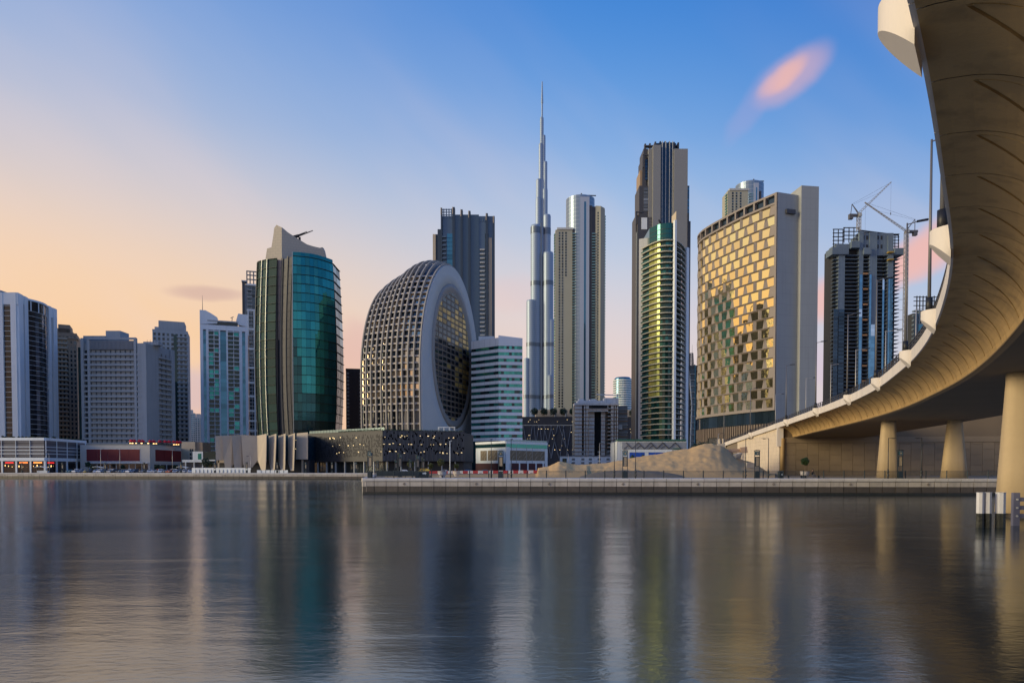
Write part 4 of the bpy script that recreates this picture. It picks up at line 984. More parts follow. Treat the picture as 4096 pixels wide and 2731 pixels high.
for k in range(NF):
    z = 4+k*FH; v, f = [], []
    tts = [.0+i/12 for i in range(13)]; ok = [tt for tt in tts if z < top_z(tt)-5]
    if len(ok) < 2: continue
    for tt in ok:
        for (o_, dz_) in ((-.15, 0), (-1.75, 0), (-.15, .85), (-1.75, .3)): p = rp(tt, z+dz_, o_); v.append(tuple(p))
    for i in range(len(ok)-1):
        a = i*4; f += [(a, a+2, a+6, a+4), (a+2, a+3, a+7, a+6), (a, a+4, a+5, a+1)]
    if z > 34 or k % 2 == 0: link('floor_edge', new_mesh(v, f, W_slab), IR.o)
    for r_ in range(NR):
        tt0, tt1 = .03+.97*r_/NR, .03+.97*(r_+1)/NR; tm = (tt0+tt1)/2
        if z+FH > top_z(tm)-7: continue
        a, b2, c_, d_ = rp(tt0, z+.6, -1.35), rp(tt1, z+.6, -1.35), rp(tt1, z+FH-.1, -1.35), rp(tt0, z+FH-.1, -1.35)
        if z > 36: link('window', new_mesh([a, b2, c_, d_], [(3, 2, 1, 0)], rs.choice(G_ring)), IR.o)
        elif r_ % 3 == 1 or r_ % 5 == 2: link('window', new_mesh([a, b2, c_, d_], [(3, 2, 1, 0)], G_pane), IR.o)
for k, tt in enumerate((.25, .55, .85)):     # tall glazed wedges at the foot
    a, b2, c_ = rp(tt-.10, 2, .1), rp(tt+.10, 2, .1), rp(tt, 34+4*(k == 0), -.3); link('glass_wedge', new_mesh([a, b2, c_], [(2, 1, 0)], glass('wedge_glass', (.18, .22, .24), .06, .6, .3)), IR.o)

# tall slate tower behind the ring
t = thing_at('slate_tower', 'tall slate blue tower with vertical blades behind the ring', 'building', 1850, 560)
zx = lambda x: 1400+x*.689
zz = lambda y: Zt(t, 820+y*.689, 560)
x_ = lambda a: P2(t, zx(a), 560)[0]
M_sl = mat('slate_blue', (.10, .15, .21), .45, .45, var=.06, nscale=.1); M_slD = mat('slate_dark', (.045, .065, .09), .45, .45, var=.06)
t.box('wall', M_sl, x_(540), x_(835), 1, 22, 0, zz(62)); t.box('left_wing', M_slD, x_(486), x_(540), 2, 20, 0, zz(165)); t.box('left_wing_fin', W_beige, x_(484), x_(500), .5, 2, 0, zz(168)); t.box('left_wing_fin', M_slD, x_(512), x_(532), .2, 3, 0, zz(140))
for a, b, y in ((531, 539, 18), (598, 612, 14), (645, 657, 28), (690, 702, 36), (790, 802, 50), (832, 841, 66)): t.box('blade', M_slD, x_(a), x_(b), -.8, 4, 0, zz(y)); t.box('blade_edge', W_beige, x_(a)-.15, x_(a)+.5, -1.0, -.81, zz(y+40), zz(y))
for a, b in ((657, 690), (612, 645), (702, 750)): t.box('dark_panel', mat('slate_panel_tall', (.07, .11, .155), .4, .5, var=.06), x_(a), x_(b), .3, 1.2, 0, zz(55))
fh = 3.45; nfl = int(zz(150)/fh)
for k in range(12, nfl):
    t.box('balcony', M_sl, x_(540), x_(562), -.9, .99, k*fh, k*fh+.9); 
    if k < nfl-3: t.box('balcony', W_grey, x_(755), x_(783), -.9, .99, k*fh, k*fh+1.0)
    t.box('strip_window', G_blue, x_(566), x_(606), .5, .98, k*fh+.1, (k+1)*fh-.12)
    t.box('strip_window', G_pane, x_(785), x_(805), .5, .98, k*fh+.1, (k+1)*fh-.12)
t.box('corner_strip', W_beige, x_(806), x_(824), .3, 1.2, 0, zz(190))
for a in (545, 560, 575, 590): t.box('crown_grid', M_sl, x_(a), x_(a)+.8, .6, 1.1, zz(75), zz(20))
for y in (24, 40, 56): t.box('crown_grid', M_sl, x_(540), x_(600), .5, 1.2, zz(y+2), zz(y-2))
for a in (755, 768, 781, 812, 826): t.box('crown_grid', M_sl, x_(a), x_(a)+.7, .6, 1.1, zz(95), zz(70))
# banded white and green glass office
t = thing_at('banded_office', 'white and green banded office block right of the ring', 'building', 2000, 402)
zz = lambda y: Zt(t, 820+y*.689, 402); x_ = lambda a: P2(t, 1400+a*.689, 402)[0]
cL = (x_(700), 12); cC = (x_(862), 0); cR = (x_(1001), 1.5)
t.prism('wall', G_tealD, [cL, cC, cR, P2(t, 2088, 430), P2(t, 1900, 440)], 0, zz(775))
nr = 15; z1 = zz(808); fh = (z1-zz(1358))/nr
W_band = mat('white_band', (.80, .83, .83), .5, var=.05, nscale=.3, lines=(.9, 1.3, .03, (.6, .62, .62), 0))
for k in range(nr+1):
    z = zz(1358)+k*fh
    for p, q in ((cL, cC), (cC, cR)):
        Pv, Qv = Vector(p), Vector(q); b_ = MB(); tv = (Qv-Pv).normalized(); nv = Vector((tv.y, -tv.x))
        b_.prism([tuple(Pv-nv*.2), tuple(Qv-nv*.2), tuple(Qv+nv*.35), tuple(Pv+nv*.35)], z-fh*.25, z+fh*.25 if k < nr else zz(770)); b_.build('band', W_band, t.o)
    if k < nr:
        for p, q, n in ((cL, cC, 6), (cC, cR, 9)):
            t.grid('window', G_green, p, q, z+fh*.26, z+fh*.74, n, 1, .06, .02, .0, .12, pick=lambda i, k_: G_green if (i*7+k*3) % 5 in (1, 4) or rs.random() < .5 else G_tealD)
t.prism('roof_screen', W_band, [cC, (cR[0], cR[1]), (cR[0], 8), (cC[0], 8)], zz(771), [zz(756), zz(770), zz(770), zz(756)])
t.prism('roof_block', W_white2, [(x_(742), 10), (x_(835), 10), (x_(835), 20), (x_(742), 20)], zz(800), zz(742))
# its podium with carved leaf panels
t = thing_at('carved_podium', 'white two storey podium with carved brown leaf panels', 'building', 2023, 352)
zx = lambda x: 1820+x/5.88
zz = lambda y: Zt(t, 1740+y/5.88, 352)
cl, cr, ce = P2(t, zx(490), 372), (0, 0), P2(t, zx(2168), 374); H = zz(140)
t.prism('wall', W_white, [cl, cr, ce, P2(t, 2186, 400), P2(t, 1905, 400)], zz(655), H); t.prism('undercroft', W_char, [P2(t, 1905, 376), P2(t, 2023, 356), P2(t, 2184, 378), P2(t, 1905, 398)], 0, zz(655))
M_carv = mat('carved_panel', (.24, .19, .12), .8, var=.3, nscale=1.5, bump=1.0, bscale=3); M_carvL = mat('carved_rib', (.42, .36, .27), .7, var=.2); M_mar = mat('maroon', (.07, .012, .018), .6)
def at_f(f): return lerp2(cr, ce, f)
def at_b(f): return lerp2(cl, cr, f)
t.wall_box('glass_band', G_tealD, at_b(0), at_b(1), .02, .15, zz(278), zz(195)); t.wall_box('glass_band', G_green, at_f(0), at_f(.99), .02, .15, zz(290), zz(192))
def carved(p, q, z0_, z1_, n):
    t.wall_box('carved_panel', M_carv, p, q, .02, .12, z0_, z1_); P_, Q_ = Vector(p), Vector(q); tv = (Q_-P_); Ln = tv.length; tv /= Ln; nv = Vector((tv.y, -tv.x)); b_ = MB(); h = z1_-z0_
    for i in range(n):
        x0 = Ln*(i+.1)/n; wv = Ln/n
        for (zb_, sc) in ((0, .55), (.48, .5)):
            for k in range(7):
                f_ = k/6; base = P_+tv*(x0+wv*(.15+.25*f_))+nv*.16; tip = P_+tv*(x0+wv*(.35+.55*f_))+nv*.16
                b_.bar((base.x, base.y, z0_+h*(zb_+sc*(.15+.55*f_*.8))), (tip.x, tip.y, z0_+h*(zb_+sc*(.35+.62*f_**.7))), .09, .04, 4)
            b_.bar((*(P_+tv*(x0+wv*.12)+nv*.16), z0_+h*zb_), (*(P_+tv*(x0+wv*.5)+nv*.16), z0_+h*(zb_+sc*.85)), .12, .08, 4)
    b_.build('carved_leaves', M_carvL, t.o)
carved(at_b(.17), at_b(.38), zz(588), zz(348), 2); carved(at_b(.42), at_b(.74), zz(588), zz(345), 2); carved(at_f(.10), at_f(.93), zz(588), zz(352), 6)
for p, q in ((at_b(0), at_b(.74)), (at_f(.02), at_f(.93))): t.wall_box('dark_band', M_mar, p, q, .0, .1, .1, zz(660)); 
for f0 in (.1, .3, .5, .7, .88): t.wall_box('column', W_white, at_f(f0), at_f(f0+.03), -.3, .2, 0, zz(655))
for f0 in (0, .24, .48, .62): t.wall_box('panel_joint', W_grey, at_f(f0), at_f(f0+.006), .0, .16, zz(655), H-.1)
t.wall_box('corner_pier', W_white, at_f(0), at_f(.085), -.2, .3, 0, zz(275)); t.wall_box('end_pier', W_white, at_f(.935), at_f(1), -.2, .3, 0, zz(300)); t.wall_box('cornice', W_white, at_b(0), at_b(1), -.2, .35, zz(185), H+.1); t.wall_box('cornice', W_white, at_f(0), at_f(1), -.2, .34, zz(185)-.3, H+.05)
for i in range(10): t.wall_box('roof_glass', M_clear, at_f(i/10+.003), at_f((i+1)/10-.003), -.1, -.05, H+.1, zz(95))
# brown block between the teal tower and the ring
simple_tower('brown_block', 'dark brown block between teal tower and ring tower', 1386, 1452, 470, 1476, mat('dark_brown', (.10, .07, .055), .8, var=.1), mat('pale_window', (.42, .42, .38), .3), 4, 17, 1740, (), .55, .55, 10, skipf=lambda i, k: i in (1, 2))

# ================================================================== teal tower
t = thing_at('teal_tower', 'curved teal glass tower with stone sail crown', 'building', 1176, 396)
zz = lambda y: Zt(t, 820+y*.689, 396)
q3 = lambda zx_, Y: Vector(P2(t, 780+zx_*.689, Y))
Hr = zz(272)
def bulge(z): f = max(0, min(z/Hr, 1)); return 2.6*math.sin(math.pi*f**.9)-1.1*(1-f)**2
corner = q3(577, 396); pR = [corner+(q3(806, 412)-corner)*f+Vector((.35, -1))*4.2*math.sin(math.pi*f*.92) for f in [i/10 for i in range(11)]]; pR2 = [pR[-1], q3(826, 419), q3(845, 427)]
pL = [q3(378, 407), q3(405, 404.5), q3(434, 402.5), q3(488, 400.5)]
pM = [q3(490, 403), q3(520, 402), q3(552, 400), corner+Vector((-.4, .8))]
def normals(P):
    out = []
    for i in range(len(P)): d = (P[min(i+1, len(P)-1)]-P[max(i-1, 0)]).normalized(); out.append(Vector((d.y, -d.x)))
    return out
def pt(P, Nn, i, z, off=0): p = P[i]+Nn[i]*(bulge(z)+off); return (p.x, p.y, z)
nb_ = 21; ztop = zz(295); zbot = 14.0; bh = (ztop-zbot)/nb_
def top_of(P, i, k): return 0
M_fin = mat('pale_fin', (.45, .47, .42), .4, .4, var=.05); M_ledge = mat('dark_ledge', (.04, .05, .05), .5, .3); M_rec = mat('sunlit_rose_stone', (.50, .36, .27), .7, var=.06)
allP = pL+pM+pR+pR2[1:]; allN = normals(allP)
# core
v, f = [], []; lv = [0]+[zbot+k*bh for k in range(nb_+1)]
back = [q3(850, 470), q3(380, 470)]
for z in lv:
    v += [pt(allP, allN, i, z, -.5) for i in range(len(allP))]+[(p.x, p.y, z) for p in back]
m_ = len(allP)+2
for k in range(len(lv)-1):
    for i in range(m_): a = k*m_+i; b2 = k*m_+(i+1) % m_; f.append((a, b2, b2+m_, a+m_))
f.append(tuple(range((len(lv)-1)*m_, len(lv)*m_))); link('core', new_mesh(v, f, W_char), t.o)
def skin(P, m, sub, pick=None):
    Nn = normals(P)
    for k in range(nb_):
        z0_, z1_ = zbot+k*bh, zbot+(k+1)*bh
        for i in range(len(P)-1):
            mm = pick(i, k) if pick else m
            for (a0, a1) in ((z0_+.12, (z0_+z1_)/2-.05), ((z0_+z1_)/2+.05, z1_-.25))[:sub]:
                if sub == 1: a0, a1 = z0_+.1, z1_-.2
                a, b2, c_, d_ = Vector(pt(P, Nn, i, a0)), Vector(pt(P, Nn, i+1, a0)), Vector(pt(P, Nn, i+1, a1)), Vector(pt(P, Nn, i, a1))
                e = (b2-a)*.015; link('glass_pane', new_mesh([a+e, b2-e, c_-e, d_+e], [(0, 1, 2, 3)], mm), t.o)
        curve = [pt(P, Nn, i, z1_-.12, .0) for i in range(len(P))]; vv, ff = [], []
        for i in range(len(P)):
            for (o_, dz_) in ((-.2, -.08), (.55, -.08), (.55, .1), (-.2, .1)): vv.append(pt(P, Nn, i, z1_-.12+dz_, o_))
        for i in range(len(P)-1):
            for j in range(4): a = i*4+j; b2 = i*4+(j+1) % 4; ff.append((a, a+4, b2+4, b2))
        ff += [(0, 1, 2, 3), tuple(len(vv)-4+j for j in (3, 2, 1, 0))]
        link('ledge', new_mesh(vv, ff, M_ledge), t.o)
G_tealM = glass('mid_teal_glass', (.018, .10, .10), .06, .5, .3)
skin(pR, G_teal, 1, lambda i, k: G_teal if k > 11 or (2 <= i <= 6 and k > 5) or (1 <= i <= 7 and k > 9) else G_tealM if k > 2 else G_tealD)  # darker panes low and at the sides paint in dark reflections
skin(pR2, G_teal, 1, lambda i, k: glass('pale_side_glass', (.30, .36, .36), .08, .6, .6) if rs.random() < .5 and k > 11 else G_tealD)
skin(pL, mat('smoked_panel', (.016, .055, .048), .5, 0, var=.2, rnd=.35, spec=.15, lines=(1.6, 1.8, .05, (.03, .06, .055), 0)), 1)
Nl = normals(pL); Nr = normals(pR)
def vfin(P, Nn, i, m, w_, d_, z0_, z1_, name='fin'):
    vv, ff = [], []; n = 14; tv = Vector((-Nn[i].y, Nn[i].x))
    for k in range(n+1):
        z = z0_+(z1_-z0_)*k/n; b0 = P[i]+Nn[i]*(bulge(z)+d_); b1 = P[i]+Nn[i]*(bulge(z)-.4)
        for q in (b0-tv*w_, b0+tv*w_, b1+tv*w_, b1-tv*w_): vv.append((q.x, q.y, z))
    for k in range(n):
        for j in range(4): a = k*4+j; b2 = k*4+(j+1) % 4; ff.append((a, b2, b2+4, a+4))
    ff += [(3, 2, 1, 0), tuple(n*4+j for j in range(4))]
    link(name, new_mesh(vv, ff, m), t.o)
for i in (1, 2): vfin(pL, Nl, i, M_fin, .16, .7, 0, ztop)
vfin(pR, Nr, 0, M_fin, .18, .8, 0, zz(272)); vfin(pL, Nl, 0, M_ledge, .3, .6, 0, zz(300))
Nm = normals(pM)
for k in range(nb_):
    for i in range(3):
        z0_, z1_ = zbot+k*bh, zbot+(k+1)*bh
        a, b2, c_, d_ = pt(pM, Nm, i, z0_+.05, -.2), pt(pM, Nm, i+1, z0_+.05, -.2), pt(pM, Nm, i+1, z1_-.1, -.2), pt(pM, Nm, i, z1_-.1, -.2)
        link('recess_panel', new_mesh([a, b2, c_, d_], [(0, 1, 2, 3)], M_rec if i == 0 and k > 11 else W_char), t.o)  # left strip: sunlight painted rose above, shade charcoal below
M_pierD = mat('dark_pier_stone', (.13, .125, .11), .7, var=.08)
vfin(pM, Nm, 1, M_pierD, .6, .4, 0, zz(290), 'stone_pier'); vfin(pM, Nm, 2, M_pierD, .6, .5, 0, zz(286), 'stone_pier')
# top rim following the slanted skyline, then the stone sail
v, f = [], []
for i in range(len(pR)): v += [pt(pR, Nr, i, ztop), pt(pR, Nr, i, Hr)]
for i in range(len(pR)-1): f.append((i*2, i*2+2, i*2+3, i*2+1))
link('top_glass', new_mesh(v, f, G_teal), t.o)
M_sail = mat('sail_stone', (.50, .44, .34), .7, var=.07, nscale=.15, lines=(2.4, 1.6, .05, (.34, .30, .24), .5))
def sail(name, prof, Yf, thick=2.2):
    V = [q3(a, Yf(a)) for a, _ in prof]; zt_ = [zz(b) for _, b in prof]; zb_ = ztop-4; v, f = [], []; n = len(prof)
    for i in range(n): v += [(V[i].x, V[i].y, zb_), (V[i].x, V[i].y, zt_[i]), (V[i].x+.3, V[i].y+thick, zt_[i]), (V[i].x+.3, V[i].y+thick, zb_)]
    for i in range(n-1):
        for j in range(3): a = i*4+j; f.append((a, a+4, a+5, a+1))
    f += [(0, 1, 2, 3), tuple(4*(n-1)+j for j in (3, 2, 1, 0))]
    link(name, new_mesh(v, f, M_sail), t.o)
sail('sail_wall', [(418, 300), (424, 255), (430, 218), (440, 216), (455, 213), (466, 150), (472, 100), (486, 82), (500, 92), (515, 100)], lambda a: 407-(a-418)*.03)
sail('sail_wall', [(515, 100), (545, 122), (580, 140), (620, 160), (660, 180), (700, 187), (735, 190), (748, 184), (756, 200), (766, 250), (776, 276), (796, 288), (806, 335)], lambda a: 404+(a-515)*.045)
t.mb('roof_crane', M_dark, lambda b: (b.bar((*q3(618, 412), zz(175)), (*q3(618, 412), zz(132)), .7, n=6), b.bar((*q3(575, 412), zz(135)), (*q3(612, 412), zz(122)), 1.2, .9, n=5), b.bar((*q3(600, 412), zz(128)), (*q3(695, 412), zz(92)), .55, .25, n=5), b.bar((*q3(605, 412), zz(120)), (*q3(660, 412), zz(98)), .25, .2, n=5)))
# ================================================================== far centre
# needle tower: stacked, stepped round lobes
t = thing_at('needle_skyscraper', 'very tall stepped silver blue needle skyscraper with spire', 'skyscraper', 2167, 1447)
zx = lambda a: P2(t, 2000+a*.905, 1447)[0]
zz = lambda b: Zt(t, 280+b*.9056, 1447)
M_needle = mat('needle_skin', (.23, .31, .41), .5, .3, var=.10, nscale=.02, lines=(3.2, 4.2, .55, (.33, .41, .51), 0)); M_needleD = mat('needle_band', (.13, .165, .21), .4, .5)  # haze painted in: lighter, bluer skin and softened bands
lobes = [(116, 12, 1282, -8), (137, 21, 1025, -2), (228, 20, 1357, -8), (226, 19, 1110, 0), (157, 22, 690, 4), (212, 23, 812, 2), (207, 17, 640, 10), (170, 13, 562, 12), (171, 12, 478, 14), (199, 11.5, 520, 14), (200, 9, 398, 15), (180, 9, 318, 15), (193, 8, 280, 16), (184.5, 8, 200, 16), (186, 24, 700, 18), (185, 15, 480, 18)]
def mech(c, r, dy, top):
    for b0, b1 in ((693, 722), (932, 952), (1205, 1222), (1436, 1452)):
        if b0 >= top-6: t.mb('plant_floor', M_needleD, lambda b: b.lathe([(r*1.012+.25, zz(b1)), (r*1.012+.25, zz(b0))], 24, (c, dy)))
for (c, hw, top, dy) in lobes:
    cx_ = zx(c); r = abs(zx(c+hw)-cx_); t.mb('lobe', M_needle, lambda b: b.lathe([(r, 0), (r, zz(top)), (r*.92, zz(top)+3)], 24, (cx_, dy)), False); mech(cx_, r, dy, top)
t.mb('spire', M_needle, lambda b: b.lathe([(abs(zx(189.5)-zx(186)), zz(210)), (abs(zx(189.5)-zx(186)), zz(132)), (2.4, zz(128)), (1.7, zz(80)), (1.0, zz(33))], 12, (zx(186), 16)))
t.mb('fin', M_needleD, lambda b: b.box(zx(177), zx(182), -34, -20, 0, zz(700)))

# twin residential towers with drum tops
def drum_tower(label, ox, oy, sx, sy, Y, wing_l, wing_r, drum, fin, bal, low, mid):
    px = lambda a: ox+a*sx
    py = lambda b: oy+b*sy
    t = thing_at('drum_top_tower', label, 'building', px(mid), Y); X_ = lambda a: P2(t, px(a), Y)[0]; Zq = lambda b: Zt(t, py(b), Y)
    M_b = mat('sand_cladding', (.36, .35, .27), .6, var=.06, nscale=.04); M_s = mat('steel_drum', (.20, .26, .33), .35, .6, var=.06, lines=(30, 5, .35, (.32, .38, .44), 0)); M_p = mat('pale_fin_cladding', (.40, .44, .50), .45, .3, var=.05)
    a, b, top = wing_l; t.box('left_wing', M_b, X_(a), X_(b), 3, 26, 0, Zq(top)); fh = 3.45
    n = int((Zq(top)-Zq(low))/fh)
    for k in range(n):
        z = Zq(low)+k*fh
        for c in (.24, .42, .62): 
            if not (c == .62 and (k < n-16)): w_ = (X_(b)-X_(a)); t.box('window', G_pane, X_(a)+w_*c-1.0, X_(a)+w_*c+1.0, 2.85, 3.02, z+.5, z+fh-.5)
        t.box('side_balcony', G_green, X_(a)-1.6, X_(a)+.01, 4, 10, z, z+1.1)
        for (c, d, tp) in bal:
            if z < Zq(tp): t.box('balcony', mat('balcony_glass', (.18, .30, .30), .2, .4, rnd=.2), X_(c), X_(d), 1.2, 3.6, z, z+1.2)
    for (c, d, tp) in bal: t.box('balcony_recess', W_char, X_(c), X_(d), 3.2, 4, 0, Zq(tp))
    a, b, top = wing_r
    t.mb('right_wing', M_b, lambda m: m.prism([(X_(a), 3), (X_(a)+(X_(b)-X_(a))*.5, 1.2), (X_(b)-1, 3.5), (X_(b), 8), (X_(b), 26), (X_(a), 26)], 0, [Zq(top)+1, Zq(top), Zq(top+8), Zq(top+14), Zq(top+14), Zq(top)]))
    for k in range(n+8):
        z = Zq(low)+k*fh
        if z < Zq(top+30): t.box('window', G_pane, X_(a)+(X_(b)-X_(a))*.25-.8, X_(a)+(X_(b)-X_(a))*.25+.8, 1.85, 2.3, z+.6, z+fh-.6); t.box('side_balcony', G_green, X_(b)-.05, X_(b)+1.2, 9, 15, z, z+1.0)
    a, b, top = drum; r = (X_(b)-X_(a))/2; t.mb('drum', M_s, lambda m: m.lathe([(r, 0), (r, Zq(top)), (r*.9, Zq(top)+1)], 32, (X_(a)+r, 3+r*.9)), False)
    a, b, top = fin; t.box('centre_fin', M_p, X_(a), X_(b), .6, 6, 0, Zq(top)); w_ = (X_(b)-X_(a)); t.box('fin_glass', G_blue, X_(a)+w_*.42, X_(a)+w_*.62, .45, .62, 0, Zq(top)-6); t.box('fin_dark_strip', W_char, X_(b), X_(b)+3.6, 1.6, 6, 0, Zq(top+45))  # charcoal strip runs down the right side of the fin
    t.mb('roof_crane', M_dark, lambda m: (m.bar((X_(a)-4, 8, Zq(drum[2])+2), (X_(b)+9, 8, Zq(drum[2])+1.2), .7, n=4), m.bar((X_(a)+2, 8, Zq(drum[2])), (X_(a)+2, 8, Zq(drum[2])+4), .9, n=5)))
    t.box('roof_pergola', W_grey, X_(wing_l[0])+2, X_(wing_l[1])+1, 2, 14, Zq(wing_l[2])+.01, Zq(wing_l[2])+2.5)
    return t
drum_tower('tall sand and steel tower with round drum top, right of the needle', 2060, 700, .7657, .7653, 850, (210, 298, 282), (418, 470, 160), (270, 421, 100), (338, 385, 112), [(298, 316, 282), (399, 418, 160)], 1215, 340)
drum_tower('drum topped tower peeking above the honeycomb building', 2760, 680, .7143, .7143, 880, (203, 318, 110), (395, 424, 165), (271, 424, 54), (345, 372, 70), [(318, 344, 108)], 560, 320)
# far round tower
t = thing_at('round_tower', 'far pale cylindrical tower with white balcony rings', 'building', 2495, 1200)
r = (X(2531, 1200)-X(2460, 1200))/2; hz_ = Zt(t, 1512, 1200)
t.mb('drum', G_blue, lambda b: b.lathe([(r, 0), (r, hz_), (r*.8, hz_+3)], 28, (0, r)))
for k in range(14): z = Zt(t, 1640, 1200)+k*(hz_-Zt(t, 1640, 1200))/14; t.mb('balcony_ring', W_white2, lambda b: b.lathe([(r+.2, z), (r+1.6, z), (r+1.6, z+2.0), (r+.2, z+2.0)], 28, (0, r)))

# charcoal car park with crossed struts
t = thing_at('strut_car_park', 'charcoal car park block crossed by thin diagonal struts', 'building', 2320, 690)
X_ = lambda a: P2(t, 2100+a/2.94, 690)[0]; Zq = lambda b: Zt(t, 1560+b/2.94, 690)
M_cp = mat('car_park_cladding', (.045, .05, .065), .5, .2, var=.06, nscale=.1)
t.box('wall', M_cp, X_(-160), X_(1330), 0, 40, 0, Zq(312)); t.box('upper_wall', W_beige, X_(130), X_(1330), 8, 30, Zq(312), Zq(222)); t.box('ledge', W_grey, X_(-160), X_(590), -.3, .2, Zq(416), Zq(408)); t.box('upper_pilaster', W_white2, X_(350), X_(358), 7.6, 8.01, Zq(312), Zq(222)); t.box('upper_pilaster', W_white2, X_(478), X_(486), 7.6, 8.01, Zq(312), Zq(222))
M_strut = mat('strut_paint', (.20, .24, .32), .5)
for a, b in ((-20, 40), (85, 30), (105, 145), (160, 105), (175, 215), (235, 195), (220, 310), (310, 240), (385, 300), (300, 400), (400, 520), (455, 410), (448, 500), (540, 480), (380, 310), (1255, 1210), (1262, 1300)):
    t.mb('strut', M_strut, lambda m: m.bar((X_(a), -.35, Zq(418)), (X_(b), -.35, Zq(800)), .32, n=4))
for i in range(46): xx = random.uniform(20, 580) if i < 40 else random.uniform(1220, 1300); yy = random.choice((347, 370, 411, 455, 493, 530, 570, 650, 700)); t.box('parking_light', E_lamp, X_(xx), X_(xx+random.uniform(5, 11)), -.12, -.02, Zq(yy+3), Zq(yy-2))
for i, a in enumerate((112, 225, 335, 447, 560, 1262)):
    ball_tree(X(2100+a/2.94, 688), 688, G+Zq(312), 9.5 if i < 5 else 8, 4.4, f'{ORD[i]} dark clipped roof tree from the left on the car park', 'clipped trees on the car park roof', M_leafD, 500, seed=i, size=.7)

# white block under construction
t = thing_at('unfinished_block', 'white concrete block with orange edged floors, being built', 'building', 2390, 600)
X_ = lambda a: P2(t, 2100+a/2.94, 600)[0]; Zq = lambda b: Zt(t, 1560+b/2.94, 600)
W_raw = mat('raw_white', (.76, .77, .76), .8, var=.12, nscale=.2, streak=.3, rnd=.05); M_or = mat('plywood', (.40, .21, .09), .8, var=.3, nscale=.8)
zs_ = [Zq(770-i*45.3) for i in range(14)]
t.box('core', W_grey_d, X_(585), X_(1090), 6, 24, 0, Zq(180))
for (a, b, yf) in ((585, 668, 0), (692, 708, 0), (716, 740, 0), (752, 820, 3.5), (900, 948, 3.5), (1010, 1040, 0), (1052, 1066, 0), (1078, 1092, 0)):
    for k in range(13): t.box('wall_panel', W_raw, X_(a), X_(b), yf, yf+2.5, zs_[k]+.35, zs_[k+1])
for k in range(14):
    for (a, b, yf) in ((578, 745, -.8), (750, 820, 3.0), (900, 960, 3.0), (962, 1095, -.8)): t.box('floor_edge', M_or, X_(a), X_(b), yf, yf+3, zs_[k], zs_[k]+.34)
for k in range(13): t.box('window_opening', G_black, X_(668), X_(692), .5, 2, zs_[k]+.36, zs_[k+1]-.02); t.box('window_opening', G_black, X_(1040), X_(1052), .5, 2, zs_[k]+.36, zs_[k+1]-.02); t.box('balcony', W_grey, X_(972), X_(1005), -1.6, 1, zs_[k]+.36, zs_[k]+1.2); t.box('window', G_pane, X_(970), X_(1008), 1.5, 2, zs_[k]+.36, zs_[k+1])
t.box('dark_slot', G_black, X_(822), X_(898), 4.5, 5.9, 0, Zq(250)); t.box('portal_lintel', W_raw, X_(740), X_(975), -.6, 5, Zq(250), Zq(168)); t.box('lintel_window', G_black, X_(748), X_(968), -.7, -.5, Zq(216), Zq(178)); t.box('lintel_edge', M_or, X_(738), X_(980), -.9, 1, Zq(232), Zq(224))
t.box('cornice', W_raw, X_(580), X_(1100), -.4, 14, Zq(180), Zq(150)); t.box('roof_block', W_raw, X_(618), X_(960), 3, 18, Zq(150), Zq(118)); t.box('roof_block', W_raw, X_(640), X_(700), 5, 14, Zq(118), Zq(96)); t.box('roof_block', W_raw, X_(940), X_(1110), 6, 16, Zq(150), Zq(82)); t.box('roof_block', W_raw, X_(770), X_(850), 6, 14, Zq(118), Zq(98))
for k in range(13): t.box('side_wall', W_grey_d, X_(1095), X_(1212), 4, 20, zs_[k]+.4, zs_[k+1]); t.box('side_floor_edge', M_or if k % 2 else W_grey, X_(1095), X_(1216), 3, 20, zs_[k], zs_[k]+.38)
t.box('hoist_cabin', W_grey, X_(1095), X_(1145), 1.0, 3.9, Zq(460), Zq(405))
t.mb('roof_crane', W_white2, lambda m: (m.bar((X_(845), 8, Zq(38)), (X_(1140), 8, Zq(52)), .6, .5, 4), m.bar((X_(1100), 8, Zq(82)), (X_(1100), 8, Zq(35)), .7, n=4)))
# site hoarding wall
t = thing_at('site_wall', 'long white site wall with patterned panels before the unfinished block', 'wall', 2350, 430)
X_ = lambda a: P2(t, 2100+a/2.94, 430)[0]; Zq = lambda b: Zt(t, 1560+b/2.94, 430)
t.box('wall', W_white, X_(410), X_(1080), 0, .5, 0, Zq(783)); t.box('coping', W_grey, X_(405), X_(1085), -.2, .7, Zq(783), Zq(776)); t.box('gate', G_tealD, X_(440), X_(490), -.1, .05, 0, Zq(802))
for a in (550, 662, 750, 855, 958):
    for k in range(4): t.box('lattice', W_grey_d, X_(a), X_(a+36), -.12, -.01, Zq(868)+k*2.3, Zq(868)+k*2.3+1.3)
for i, (a, s) in enumerate(((545, 4), (1062, 5.5))): ball_tree(X(2100+a/2.94, 424), 424, G, s+1.5, 2.2, ('small round tree at left of the white site wall', 'small round tree at right end of the white site wall')[i], 'round trees by the site wall', M_leafD, 400, seed=i+4, size=.4)

